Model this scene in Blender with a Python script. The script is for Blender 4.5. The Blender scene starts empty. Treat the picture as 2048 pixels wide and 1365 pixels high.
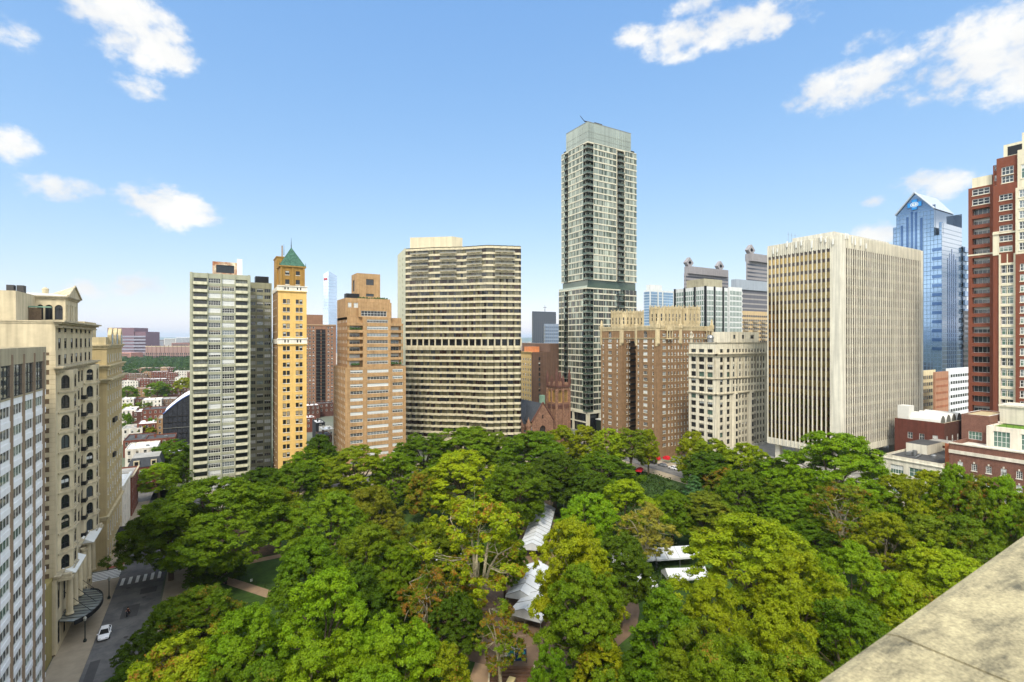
import bpy, math, random
import numpy as np
from mathutils import Vector, Matrix
random.seed(7)
R = math.radians
C = bpy.context.scene.collection
# ---------------------------------------------------------------- survey helpers
# world: X and Y follow the street grid, Z up, metres. The camera stands at (0,0,EYE).
F, CX, HY, EYE, YAW = 1004.0, 1024.0, 678.0, 56.0, R(30.7)
SA, CA = math.sin(YAW), math.cos(YAW)
def ray(px):
    r = (px - CX) / F
    return SA + r * CA, CA - r * SA
def pt(px, d):
    a, b = ray(px); return a * d, b * d
def depth_of(u, v): return u * SA + v * CA
def on_u(px, u): a, b = ray(px); return b * u / a
def on_v(px, v): a, b = ray(px); return a * v / b
def zof(py, d): return EYE - (py - HY) * d / F
# ---------------------------------------------------------------- materials
def lin(c):
    return tuple(((x/255.0)/12.92 if x/255.0 <= .04045 else ((x/255.0+.055)/1.055)**2.4) for x in c)
_m = {}
def mat(name, rgb, rough=.85, var=.18, sc=.35, metal=0., streak=.15, bump=.0, spec=.3, rgb2=None, bsc=3.):
    """matt wall / stone / roof: base colour broken up by two noises and faint rain streaks"""
    if name in _m: return _m[name]
    m = bpy.data.materials.new(name); m.use_nodes = True; n = m.node_tree.nodes; l = m.node_tree.links
    p = n['Principled BSDF']; p.inputs['Roughness'].default_value = rough; p.inputs['Metallic'].default_value = metal
    p.inputs['Specular IOR Level'].default_value = spec
    c = lin(rgb)
    g = n.new('ShaderNodeNewGeometry')
    t1 = n.new('ShaderNodeTexNoise'); t1.inputs['Scale'].default_value = sc; t1.inputs['Detail'].default_value = 8
    t1.inputs['Roughness'].default_value = .65; l.new(g.outputs['Position'], t1.inputs['Vector'])
    mp = n.new('ShaderNodeMapping'); mp.inputs['Scale'].default_value = (1.3, 1.3, .06); l.new(g.outputs['Position'], mp.inputs['Vector'])
    t2 = n.new('ShaderNodeTexNoise'); t2.inputs['Scale'].default_value = 1.; t2.inputs['Detail'].default_value = 5; l.new(mp.outputs[0], t2.inputs['Vector'])
    a = n.new('ShaderNodeMapRange'); a.inputs[1].default_value = .3; a.inputs[2].default_value = .7
    a.inputs[3].default_value = 1 - var; a.inputs[4].default_value = 1 + var; l.new(t1.outputs[0], a.inputs[0])
    b = n.new('ShaderNodeMapRange'); b.inputs[1].default_value = .35; b.inputs[2].default_value = .7
    b.inputs[3].default_value = 1 + streak*.4; b.inputs[4].default_value = 1 - streak; l.new(t2.outputs[0], b.inputs[0])
    mu = n.new('ShaderNodeMath'); mu.operation = 'MULTIPLY'; l.new(a.outputs[0], mu.inputs[0]); l.new(b.outputs[0], mu.inputs[1])
    v = n.new('ShaderNodeVectorMath'); v.operation = 'SCALE'
    if rgb2:
        mx = n.new('ShaderNodeMix'); mx.data_type = 'RGBA'; mx.inputs[6].default_value = c + (1,); mx.inputs[7].default_value = lin(rgb2) + (1,)
        t3 = n.new('ShaderNodeTexNoise'); t3.inputs['Scale'].default_value = bsc; t3.inputs['Detail'].default_value = 6; t3.inputs['Roughness'].default_value = .7
        l.new(g.outputs['Position'], t3.inputs['Vector'])
        r = n.new('ShaderNodeMapRange'); r.inputs[1].default_value = .42; r.inputs[2].default_value = .62; l.new(t3.outputs[0], r.inputs[0])
        l.new(r.outputs[0], mx.inputs[0]); l.new(mx.outputs[2], v.inputs[0])
    else: v.inputs[0].default_value = c
    l.new(mu.outputs[0], v.inputs['Scale']); l.new(v.outputs[0], p.inputs['Base Color'])
    if bump:
        bp = n.new('ShaderNodeBump'); bp.inputs['Strength'].default_value = bump; bp.inputs['Distance'].default_value = .05
        t4 = n.new('ShaderNodeTexNoise'); t4.inputs['Scale'].default_value = bsc*3; t4.inputs['Detail'].default_value = 8; l.new(g.outputs['Position'], t4.inputs['Vector'])
        l.new(t4.outputs[0], bp.inputs['Height']); l.new(bp.outputs[0], p.inputs['Normal'])
    _m[name] = m; return m
def gmat(name, rgb, rough=.05, metal=0., spec=.5, wob=.02, var=.25):
    """window glass: dark interior colour under a reflecting pane, each pane a little different"""
    if name in _m: return _m[name]
    m = bpy.data.materials.new(name); m.use_nodes = True; n = m.node_tree.nodes; l = m.node_tree.links
    p = n['Principled BSDF']; p.inputs['Roughness'].default_value = rough; p.inputs['Metallic'].default_value = metal
    p.inputs['Specular IOR Level'].default_value = spec; p.inputs['IOR'].default_value = 1.55
    g = n.new('ShaderNodeNewGeometry')
    a = n.new('ShaderNodeMapRange'); a.inputs[3].default_value = 1 - var; a.inputs[4].default_value = 1 + var
    l.new(g.outputs['Random Per Island'], a.inputs[0])
    v = n.new('ShaderNodeVectorMath'); v.operation = 'SCALE'; v.inputs[0].default_value = lin(rgb); l.new(a.outputs[0], v.inputs['Scale'])
    l.new(v.outputs[0], p.inputs['Base Color'])
    bp = n.new('ShaderNodeBump'); bp.inputs['Strength'].default_value = wob*5; bp.inputs['Distance'].default_value = .1
    t = n.new('ShaderNodeTexNoise'); t.inputs['Scale'].default_value = .35; t.inputs['Detail'].default_value = 2; l.new(g.outputs['Position'], t.inputs['Vector'])
    l.new(t.outputs[0], bp.inputs['Height']); l.new(bp.outputs[0], p.inputs['Normal'])
    _m[name] = m; return m
G_DARK = gmat('glass_dark', (34, 36, 38)); G_MID = gmat('glass_mid', (66, 72, 74)); G_GREEN = gmat('glass_green', (84, 108, 96))
G_BLUE = gmat('glass_blue', (120, 150, 175), .04, .55); BLIND = gmat('blind_white', (188, 190, 186), .5, 0, .3, 0)
BLIND_T = gmat('blind_tan', (150, 140, 120), .5, 0, .3, 0); G_BRONZE = gmat('glass_bronze', (168, 150, 108), .06, .8, .5, .02, .06)
G_BRONZED = gmat('glass_bronze_dark', (52, 38, 30), .06, .3)
G_OLIVE = gmat('glass_olive', (84, 80, 60), .05); G_OLIVE2 = gmat('glass_olive_pale', (104, 100, 76), .05); G_GREY = gmat('glass_grey', (120, 128, 130), .06, .3)
M_WHITEF = mat('frame_white', (215, 215, 208), .6, .06, streak=.03)
M_DARKF = mat('frame_dark', (48, 46, 42), .5, .05, streak=.0)
M_GREYF = mat('frame_grey', (120, 120, 112), .6, .05, streak=.02)
M_ROOFD = mat('roof_tar', (70, 70, 70), .9, .25, .2); M_ROOFW = mat('roof_white', (218, 218, 214), .7, .12, .3)
M_ROOFG = mat('roof_grey', (150, 148, 142), .85, .2, .2); M_METAL = mat('metal_grey', (140, 142, 142), .4, .1, metal=.6)
M_BLACK = mat('black_iron', (24, 25, 26), .5, .05, streak=0)
STD = [(G_DARK, 0, 0), (G_DARK, 0, 0), (G_MID, 0, 0), (G_DARK, .45, BLIND), (G_DARK, .25, BLIND), (G_MID, .7, BLIND_T), (G_DARK, .6, BLIND)]
DARKS = [(G_DARK, 0, 0), (G_DARK, 0, 0), (G_DARK, 0, 0), (G_MID, 0, 0), (G_DARK, .4, BLIND), (G_DARK, .3, BLIND_T)]
LIGHTS = [(G_DARK, .85, BLIND), (G_MID, .6, BLIND), (G_DARK, .3, BLIND), (G_DARK, 0, 0), (G_GREY, 0, 0), (G_DARK, .97, BLIND), (G_GREY, .4, BLIND)]
# ---------------------------------------------------------------- mesh buffer
class MB:
    def __init__(s): s.v = []; s.f = []; s.m = []
    def poly(s, pts, m):
        i = len(s.v); s.v.extend(pts); s.f.append(tuple(range(i, i+len(pts)))); s.m.append(m)
    def box(s, x0, x1, y0, y1, z0, z1, m, top=None, skip=''):
        if x0 > x1: x0, x1 = x1, x0
        if y0 > y1: y0, y1 = y1, y0
        i = len(s.v)
        s.v += [(x0,y0,z0),(x1,y0,z0),(x1,y1,z0),(x0,y1,z0),(x0,y0,z1),(x1,y0,z1),(x1,y1,z1),(x0,y1,z1)]
        for k, q in (('b',(3,2,1,0)),('t',(4,5,6,7)),('s',(0,1,5,4)),('e',(1,2,6,5)),('n',(2,3,7,6)),('w',(3,0,4,7))):
            if k in skip: continue
            s.f.append(tuple(i+a for a in q)); s.m.append(top if (k == 't' and top) else m)
    def obox(s, P, D, N, s0, s1, n0, n1, z0, z1, m):
        """box in facade space: s along the wall, n outwards"""
        q = [(P[0]+D[0]*a+N[0]*b, P[1]+D[1]*a+N[1]*b, z) for z in (z0, z1) for a, b in ((s0,n1),(s1,n1),(s1,n0),(s0,n0))]
        i = len(s.v); s.v += q
        for f in ((3,2,1,0),(4,5,6,7),(0,1,5,4),(1,2,6,5),(2,3,7,6),(3,0,4,7)):
            s.f.append(tuple(i+a for a in f)); s.m.append(m)
    def prism(s, pts, z0, z1, m, top=None):
        """vertical extrusion of a counter-clockwise outline"""
        n = len(pts)
        for k in range(n):
            a, b = pts[k], pts[(k+1) % n]
            s.poly([(a[0],a[1],z0),(b[0],b[1],z0),(b[0],b[1],z1),(a[0],a[1],z1)], m)
        s.poly([(p[0],p[1],z1) for p in pts], top or m); s.poly([(p[0],p[1],z0) for p in reversed(pts)], m)
    def tube(s, a, b, r0, r1, m, k=8, cap=True):
        a = Vector(a); b = Vector(b); d = (b-a).normalized()
        x = d.orthogonal().normalized(); y = d.cross(x)
        i = len(s.v)
        for c, r in ((a, r0), (b, r1)):
            for j in range(k):
                t = 2*math.pi*j/k; s.v.append(tuple(c + x*math.cos(t)*r + y*math.sin(t)*r))
        for j in range(k):
            s.f.append((i+j, i+(j+1) % k, i+k+(j+1) % k, i+k+j)); s.m.append(m)
        if cap:
            s.f.append(tuple(i+j for j in reversed(range(k)))); s.m.append(m)
            s.f.append(tuple(i+k+j for j in range(k))); s.m.append(m)
    def lathe(s, c, prof, m, k=12):
        i = len(s.v)
        for r, z in prof:
            for j in range(k):
                t = 2*math.pi*j/k; s.v.append((c[0]+r*math.cos(t), c[1]+r*math.sin(t), c[2]+z))
        for q in range(len(prof)-1):
            for j in range(k):
                s.f.append((i+q*k+j, i+q*k+(j+1) % k, i+(q+1)*k+(j+1) % k, i+(q+1)*k+j)); s.m.append(m)
    def build(s, name, parent=None, org=(0, 0, 0)):
        me = bpy.data.meshes.new(name)
        if org != (0, 0, 0): vv = [(a-org[0], b-org[1], c-org[2]) for a, b, c in s.v]
        else: vv = s.v
        me.from_pydata(vv, [], s.f)
        ms = []; ids = []
        for m in s.m:
            if m not in ms: ms.append(m)
            ids.append(ms.index(m))
        for m in ms: me.materials.append(m)
        me.polygons.foreach_set('material_index', ids); me.update()
        o = bpy.data.objects.new(name, me); C.objects.link(o)
        if parent: o.parent = parent
        return o
def tag(o, label=None, cat=None, group=None, kind=None):
    if label: o['label'] = label
    if cat: o['category'] = cat
    if group: o['group'] = group
    if kind: o['kind'] = kind
    return o
def empty(name, loc, rz=0):
    o = bpy.data.objects.new(name, None); C.objects.link(o); o.location = loc; o.rotation_euler = (0, 0, rz); o.empty_display_size = .5
    return o
def perp(N): return (-N[1], N[0])
# ---------------------------------------------------------------- windows
_wc = {}
def wdata(w, h, st, k):
    """window mesh buffer: x along the wall, y inwards, origin at bottom centre"""
    key = (round(w, 2), round(h, 2), st['id'], k)
    if key in _wc: return _wc[key]
    mb = MB(); fr = st['frame']; fw = st.get('fw', .09); d = st.get('rec', .25); nx, nz = st.get('n', (2, 2)); arch = st.get('arch', False)
    g, bf, bm = st['var'][k]
    a = w/2
    def top(x): return h if not arch else (h - a) + math.sqrt(max(0, a*a - x*x))
    if arch:
        S = 8; xs = [-a*math.cos(math.pi*i/S) for i in range(S+1)]
        mb.poly([(-a, d, 0), (a, d, 0)] + [(x, d, top(x)) for x in reversed(xs)], g)
        for i in range(S):
            x0, x1 = xs[i], xs[i+1]; kk = (a-fw)/a
            o0 = (x0, top(x0)); o1 = (x1, top(x1)); i0 = (x0*kk, (h-a)+(o0[1]-h+a)*kk); i1 = (x1*kk, (h-a)+(o1[1]-h+a)*kk)
            mb.poly([(i0[0], d-.08, i0[1]), (i1[0], d-.08, i1[1]), (o1[0], d-.08, o1[1]), (o0[0], d-.08, o0[1])], fr)
        hh = h - a
    else:
        mb.poly([(-a, d, 0), (a, d, 0), (a, d, h), (-a, d, h)], g); hh = h
        mb.box(-a, a, d-.08, d-.004, h-fw, h, fr, skip='n')
    if bf and bm:
        mb.poly([(-a+fw, d-.012, hh*(1-bf)), (a-fw, d-.012, hh*(1-bf)), (a-fw, d-.012, hh-fw), (-a+fw, d-.012, hh-fw)], bm)
    mb.box(-a, -a+fw, d-.08, d-.004, 0, hh - (0 if arch else fw), fr, skip='n'); mb.box(a-fw, a, d-.08, d-.004, 0, hh-(0 if arch else fw), fr, skip='n')
    mb.box(-a+fw, a-fw, d-.08, d-.004, 0, fw, fr, skip='n')
    for i in range(1, nx):
        x = -a + w*i/nx; mb.box(x-fw*.35, x+fw*.35, d-.065, d-.004, fw, top(x)-fw*.9, fr, skip='n')
    for j in range(1, nz):
        z = hh*j/nz; mb.box(-a+fw, a-fw, d-.055, d-.004, z-fw*.35, z+fw*.35, fr, skip='n')
    if st.get('sill'):
        mb.box(-a-.12, a+.12, -.14, d-.09, -.2, -.003, st['sill'])
    if st.get('rail'):
        mb.box(-a-.1, a+.1, -.45, -.38, .0, .9, M_BLACK)
    _wc[key] = (mb, None); return _wc[key]
_wm = {}
def wmesh(w, h, st, k):
    key = (round(w, 2), round(h, 2), st['id'], k)
    if key not in _wm:
        o = wdata(w, h, st, k)[0].build('window'); _wm[key] = o.data; bpy.data.objects.remove(o)
    return _wm[key]
def style(id, frame=None, var=None, **k):
    d = dict(id=id, frame=frame or M_WHITEF, var=var or STD); d.update(k); return d
class Bld:
    def __init__(s, name, label, cat, loc, group=None, maxw=100):
        s.loc = (loc[0], loc[1], 0); s.root = empty(name, s.loc); tag(s.root, label, cat, group); s.W = []; s.maxw = maxw
        s.rng = random.Random(label)
    def part(s, name, mb, kind=None, label=None):
        o = mb.build(name, s.root, s.loc)
        if kind: o['kind'] = kind
        if label: o['label'] = label
        return o
    def win(s, P, D, N, s0, s1, z0, z1, st):
        sc = (s0+s1)/2
        s.W.append((P[0]+D[0]*sc, P[1]+D[1]*sc, z0, D, N, s1-s0, z1-z0, st, s.rng.randrange(len(st['var']))))
    def facade(s, mb, P, N, width, z0, z1, cols, rows, m, st, mask=None, rev=None):
        """wall with real openings. P: left foot seen from outside. cols/rows: (from, to) spans. st: style or f(i,j)"""
        D = perp(N)
        def q(a, b, c, d, n0=0, n1=0, mm=m):
            mb.poly([(P[0]+D[0]*a+N[0]*n0, P[1]+D[1]*a+N[1]*n0, c), (P[0]+D[0]*b+N[0]*n0, P[1]+D[1]*b+N[1]*n0, c),
                     (P[0]+D[0]*b+N[0]*n1, P[1]+D[1]*b+N[1]*n1, d), (P[0]+D[0]*a+N[0]*n1, P[1]+D[1]*a+N[1]*n1, d)], mm)
        rows = sorted(rows); cols = sorted(cols); z = z0
        for j, (a, b) in enumerate(rows):
            if a > z + 1e-4: q(0, width, z, a)
            x = 0
            for i, (c, d) in enumerate(cols):
                if mask and not mask(i, j): continue
                if c > x + 1e-4: q(x, c, a, b)
                x = d
                t = st(i, j) if callable(st) else st
                r = t.get('rec', .25); mm = rev or m
                q(c, d, a, a, 0, -r, mm); 
                for ss in (c, d):
                    hb = b if not t.get('arch') else b-(d-c)/2
                    mb.poly([(P[0]+D[0]*ss, P[1]+D[1]*ss, a), (P[0]+D[0]*ss-N[0]*r, P[1]+D[1]*ss-N[1]*r, a),
                             (P[0]+D[0]*ss-N[0]*r, P[1]+D[1]*ss-N[1]*r, hb), (P[0]+D[0]*ss, P[1]+D[1]*ss, hb)], mm)
                if t.get('arch'):
                    rr = (d-c)/2; S = 8; cc = (c+d)/2
                    for k in range(S):
                        x0 = cc-rr*math.cos(math.pi*k/S); x1 = cc-rr*math.cos(math.pi*(k+1)/S)
                        h0 = b-rr+rr*math.sin(math.pi*k/S); h1 = b-rr+rr*math.sin(math.pi*(k+1)/S)
                        f = lambda ss, n: (P[0]+D[0]*ss+N[0]*n, P[1]+D[1]*ss+N[1]*n)
                        mb.poly([f(x0, 0)+(h0,), f(x1, 0)+(h1,), f(x1, 0)+(b,), f(x0, 0)+(b,)], m)
                        mb.poly([f(x0, 0)+(h0,), f(x1, 0)+(h1,), f(x1, -r)+(h1,), f(x0, -r)+(h0,)], mm)
                else: q(c, d, b, b, -r, 0, mm)
                s.win(P, D, N, c, d, a, b, t)
            if width > x + 1e-4: q(x, width, a, b)
            z = b
        if z1 > z + 1e-4: q(0, width, z, z1)
    def shell(s, mb, u0, u1, v0, v1, z0, z1, m, sides='nesw', roof=None, ph=.9, t=.35, cap=None):
        """plain faces of a block on the given sides, and a roof inside a parapet"""
        for k, a, b in (('s',(u0,v0),(u1,v0)),('e',(u1,v0),(u1,v1)),('n',(u1,v1),(u0,v1)),('w',(u0,v1),(u0,v0))):
            if k in sides: mb.poly([(a[0],a[1],z0),(b[0],b[1],z0),(b[0],b[1],z1),(a[0],a[1],z1)], m)
        if roof:
            cap = cap or m; zi = z1-ph
            o = [(u0,v0),(u1,v0),(u1,v1),(u0,v1)]; i = [(u0+t,v0+t),(u1-t,v0+t),(u1-t,v1-t),(u0+t,v1-t)]
            for k in range(4):
                a, b, c, d = o[k], o[(k+1) % 4], i[(k+1) % 4], i[k]
                mb.poly([a+(z1,), b+(z1,), c+(z1,), d+(z1,)], cap); mb.poly([d+(z1,), c+(z1,), c+(zi,), d+(zi,)], m)
            mb.poly([p+(zi,) for p in i], roof)
    def done(s):
        def sc(w):
            d = max(5, depth_of(w[0], w[1])); L = math.hypot(w[0], w[1]) or 1
            c = abs(w[4][0]*w[0] + w[4][1]*w[1])/L
            px = (CX + F*(w[0]*CA - w[1]*SA)/d)
            return w[5]*w[6]*c*1e6/d/d*(1 if -5 < px < 2055 and (w[2]-EYE)/d*F > -700 else .001)
        W = sorted(s.W, key=sc, reverse=True)
        for w in W[:s.maxw]:
            o = bpy.data.objects.new('window', wmesh(w[5], w[6], w[7], w[8])); C.objects.link(o); o.parent = s.root
            D, N = w[3], w[4]
            o.matrix_local = Matrix(((D[0], -N[0], 0, w[0]-s.loc[0]), (D[1], -N[1], 0, w[1]-s.loc[1]), (0, 0, 1, w[2]), (0, 0, 0, 1)))
        if W[s.maxw:]:
            mb = MB()
            for w in W[s.maxw:]:
                sm = wdata(w[5], w[6], w[7], w[8])[0]; D, N = w[3], w[4]; i = len(mb.v)
                mb.v += [(w[0]+D[0]*x-N[0]*y, w[1]+D[1]*x-N[1]*y, w[2]+z) for x, y, z in sm.v]
                mb.f += [tuple(i+a for a in f) for f in sm.f]; mb.m += sm.m
            s.part('window', mb, kind='stuff')
def spans(n, w, total, first=None, pitch=None):
    """n equal spans of width w spread over total"""
    if pitch is None: pitch = total/n; first = (pitch-w)/2
    return [(first+i*pitch, first+i*pitch+w) for i in range(n)]
def floors(z0, pitch, n, h, off=.9): return [(z0+i*pitch+off, z0+i*pitch+off+h) for i in range(n)]
S_, W_, E_, N_ = (0, -1), (-1, 0), (1, 0), (0, 1)     # outward normals
def cornice(mb, P, N, width, z, m, out=.8, h=1., ends=True, dent=None):
    """stepped cornice along a wall, top at z"""
    D = perp(N)
    for k, (o, a, b) in enumerate(((out, -.3*h, 0), (out*.7, -.6*h, -.3*h), (out*.4, -h, -.6*h))):
        mb.obox(P, D, N, -o if ends else 0, width+(o if ends else 0), -.05, o, z+a, z+b, m)
    if dent:
        x = 0
        while x < width: mb.obox(P, D, N, x, x+dent*.5, -.02, out*.62, z-h*1.25, z-h, m); x += dent
def roofbox(mb, u, v, z, a, b, h, m=None): mb.box(u-a/2, u+a/2, v-b/2, v+b/2, z, z+h, m or M_METAL)
# ================================================================ near street, left side
SL = -24.0   # wall line of the street on the left
def b_white_hotel():
    b = Bld('hotel_building', 'white gridded modern hotel block with tan pilasters and dark glazed top floors', 'building', (-45, 90))
    W = mat('painted_white', (240, 240, 240), .6, .04, streak=.06); T = mat('tan_panel', (168, 157, 130), .8, .1, streak=.2)
    BR = mat('brown_pilaster', (142, 124, 104), .8, .1)
    v1 = 110.6; v0 = 66.0; u1 = SL; z1 = 54.7; zt = 47.7
    mb = MB()
    P = (u1, v0); L = v1-v0
    # bays counted back from the far end
    cols = []; s = L-1.1
    while s > 4: cols.append((s-4.05, s-.55)); s -= 5.0
    cols = sorted(cols)
    rows = floors(zt-2.93*16, 2.93, 16, 1.62, .55)
    lowst = style('hot', M_WHITEF, [(G_GREEN,0,0),(G_DARK,0,0),(G_GREEN,.0,0),(G_DARK,.97,G_MID),(G_MID,0,0)], n=(3,1), rec=.085, fw=.08)
    smst = style('hots', M_WHITEF, DARKS, n=(1,3), rec=.085, fw=.07)
    c2 = cols + [(L-.85, L-.25)]
    b.facade(mb, P, E_, L, .0, zt, c2, rows, W, lambda i, j: smst if i == len(c2)-1 else lowst)
    b.shell(mb, -60, u1-.02, v0, v1, 0, zt, W, 'ns')
    b.part('wall', mb)
    # spandrel bands step forward of the window strip
    for i in range(17):
        m2 = MB(); z = zt-2.93*i-.9
        m2.obox(P, N_, E_, 0, L+.3, .005, .06, z-.02, z+.86, W)
        b.part('spandrel', m2)
    tb = MB()
    b.shell(tb, -60, u1-.003, v0, v1+.1, zt, z1, T, 'n')
    b.facade(tb, (u1+.15, v0), E_, L+.1, zt, z1, [(a-.35, c+.35) for a, c in cols], [(zt+.25, z1-2.3)], T,
             style('hott', M_DARKF, [(G_MID,0,0),(G_DARK,0,0),(G_GREY,0,0)], n=(3,3), rec=.15, fw=.08))
    b.shell(tb, -60, u1+.14, v0, v1+.1, zt+1, z1, T, '', M_ROOFG, .7)
    b.part('attic_storey', tb)
    for a, c in cols:
        p = MB(); p.obox(P, N_, E_, c+.12, c+.42, .0, .3, 0, z1-.9, BR); b.part('pilaster', p)
    b.done()
b_white_hotel()

CR = (196, 182, 150)
M_CREAM = mat('limestone_cream', CR, .85, .14, streak=.22)
M_CREAMD = mat('limestone_trim', (178, 166, 138), .85, .2, streak=.3)
M_BBRK = mat('brown_brick', (112, 94, 74), .9, .22, 1.2, rgb2=(90, 76, 60), bsc=6)
def b_beaux():
    b = Bld('apartment_building', 'cream stone Beaux-Arts apartment house with bowed bays, arched windows and gabled penthouse', 'building', (-45, 132))
    u1 = SL; v0, v1 = 117.0, 148.0; P = (u1, v0); L = 31.0; ZC = 59.2; Z2 = 50.9
    rect = style('bx', M_DARKF, DARKS, n=(2,2), rec=.16, sill=M_CREAMD); arch = style('bxa', M_DARKF, DARKS, n=(2,2), rec=.2, arch=True, sill=M_CREAMD)
    tall = style('bxt', M_DARKF, [(G_DARK,0,0),(G_DARK,.35,BLIND_T)], n=(2,3), rec=.16)
    mb = MB()
    fl = [48.2-3.62*i for i in range(10)]           # storey window centres
    # attic between the two cornices
    ax = [(1.9,3.8),(6.1,8.0),(11.1,13.0),(15.0,16.9),(19.0,20.9),(23.3,25.2),(27.3,29.2)]
    def fs(i, j): return rect
    b.facade(mb, P, E_, L, Z2, ZC, ax, [(51.3,53.1),(54.2,56.1),(57.2,58.0)], M_CREAM, fs)
    # central part, lower storeys
    cen = [(10.5,12.2),(13.2,14.9),(15.2,16.9),(17.2,18.9),(20.0,21.7)]
    b.facade(mb, P, E_, L, 14.2, Z2, cen, [(z-1.15,z+1.15) for z in fl[::-1]][1:], M_CREAM, tall)
    b.facade(mb, P, E_, L, 0, 14.2, [(1.6,3.2),(5.6,7.2),(11,13),(14.6,17.2),(19,21),(24.4,26),(28,29.6)], [(1.2,5.4),(7.4,12.2)], M_CREAM, tall)
    # side wall facing the camera: brown brick, cream stone on top, quoined corner
    b.facade(mb, (-62, v0), S_, 38, 0, 53.6, [(23.2,24.8),(28.8,31.2)], [(49.2,51.6)], M_BBRK, style('bxs', M_DARKF, DARKS, n=(2,1), rec=.3))
    mb.poly([(-62,v0,53.6),(u1,v0,53.6),(u1,v0,ZC),(-62,v0,ZC)], M_CREAM)
    b.shell(mb, -62, u1, v0, v1, 0, ZC, M_CREAM, 'nw', M_ROOFG, .3, .5)
    b.part('wall', mb)
    q = MB(); z = .4; k = 0
    while z < 53.3:
        w = 1.5 if k % 2 else .8; q.box(u1-w, u1+.06, v0-.07, v0+w*.8, z, z+.82, M_CREAM); z += .85; k += 1
    b.part('quoins', q)
    # two bowed bays
    for (s0, s1) in ((1.6, 9.8), (22.4, 30.2)):
        m = MB(); w = s1-s0; ins = 2.2; out = 1.7
        pts = [(s0, 0), (s0+ins, out), (s1-ins, out), (s1, 0)]
        for k in range(3):
            a, c = pts[k], pts[k+1]
            A = (u1+a[1], v0+a[0]); B_ = (u1+c[1], v0+c[0]); d = Vector((B_[0]-A[0], B_[1]-A[1])); l = d.length; d /= l
            Nn = (d.y, -d.x)
            cs = [(l/2-.78, l/2+.78)] if k != 1 else [(l/2-.95, l/2+.95)]
            b.facade(m, A, Nn, l, 14.2, Z2-.6, cs, [(zz-1.2, zz+1.25) for zz in fl[::-1]], M_CREAM, arch)
            for zz in fl:   # string course under each storey
                m.obox(A, perp(Nn), Nn, 0, l, .0, .22, zz-2.05, zz-1.75, M_CREAMD)
        tp = [(u1+p[1], v0+p[0]) for p in pts]
        m.poly([p+(Z2-.6,) for p in tp], M_CREAMD); m.poly([p+(14.2,) for p in tp[::-1]], M_CREAMD)
        for i in range(2): m.obox(P, N_, E_, s0-.3-i*.2, s1+.3+i*.2, .0, out+.25+i*.2, 13.2-i*.5, 13.7-i*.5, M_CREAMD)
        b.part('bay', m)
    for zz in fl[1:]:   # iron balconies beside the centre
        for s in (10.3, 19.7):
            m = MB(); m.obox(P, N_, E_, s, s+2.1, .0, .8, zz-1.45, zz-1.3, M_CREAMD)
            m.obox(P, N_, E_, s, s+2.1, .72, .8, zz-1.3, zz-.45, M_BLACK); m.obox(P, N_, E_, s, s+.07, .0, .72, zz-1.3, zz-.45, M_BLACK)
            b.part('balcony', m)
    for z, o, dn in ((ZC, 1.5, 1.2), (Z2+.2, 1.3, 1.), (14.4, .9, None)):
        c = MB(); cornice(c, P, E_, L, z, M_CREAMD, o, 1. if dn else .8, dent=dn)
        if z == ZC: cornice(c, (-62, v0), S_, 38, ZC+.002, M_CREAM, .25, .5, False)
        b.part('cornice', c)
    # big engaged columns over the entrance with sloping white hoods
    for s in (4.5, 8.4, 12.3, 16.2, 20.4, 25.0):
        m = MB(); m.lathe((u1+1.1, v0+s, 5.2), [(.62,0),(.62,.3),(.5,.4),(.5,3.4),(.42,7.2),(.6,7.5),(.66,7.9)], M_CREAM, 14); b.part('column', m)
    for s0, s1 in ((2.4, 10.6), (18.2, 26.6)):
        m = MB(); m.obox(P, N_, E_, s0, s1, .0, 2.0, 13.1, 13.4, M_CREAMD)
        a = (u1+.4, v0+s0, 14.6); c_ = (u1+.4, v0+s1, 14.6); d = (u1+2.4, v0+s1+.3, 13.45); e = (u1+2.4, v0+s0-.3, 13.45)
        m.poly([e, d, c_, a], M_WHITEF); m.poly([a, c_, (u1+.4, v0+s1, 13.4), (u1+.4, v0+s0, 13.4)], M_WHITEF)
        m.poly([e, a, (u1+.4, v0+s0, 13.45)], M_WHITEF); m.poly([d, (u1+.4, v0+s1, 13.45), c_], M_WHITEF)
        b.part('hood', m)
    # glass marquee on iron ribs
    g = gmat('marquee_glass', (120, 122, 112), .25, .2, .5, .02)
    m = MB(); n = 12; rim = []
    for i in range(n+1):
        t = i/n; s = 2.2+14.*t; r = 2.2+2.9*math.sin(math.pi*t)**.6; rim.append((u1+r, v0+s))
    for i in range(n):
        a, c_ = rim[i], rim[i+1]
        m.poly([(u1+.02, a[1], 5.1), (a[0], a[1], 4.5), (c_[0], c_[1], 4.5), (u1+.02, c_[1], 5.1)], g)
        m.tube((u1, a[1], 5.15), (a[0], a[1], 4.55), .06, .05, M_BLACK, 5)
        d = Vector((c_[0]-a[0], c_[1]-a[1])).normalized()
        m.obox(a, (d.x, d.y), (d.y, -d.x), -.05, (Vector(c_)-Vector(a)).length+.05, -.04, .06, 3.9, 4.7, M_BLACK)
    for s in (5, 9, 13): m.tube((u1+.1, v0+s, 9.4), (u1+4.2, v0+s, 4.6), .05, .05, M_BLACK, 5)
    b.part('marquee', m)
    # penthouse
    p = MB(); a0, a1 = 129.2, 139.6; zp = 64.0
    pa = style('bxp', M_DARKF, [(G_DARK,0,0)], n=(2,1), rec=.25, arch=True)
    b.facade(p, (-48, a0), S_, 23, ZC-.3, zp, [(18.85,19.75),(20.0,21.1),(21.4,22.6)], [(ZC+.5, ZC+3.4)], M_CREAM, pa)
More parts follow.
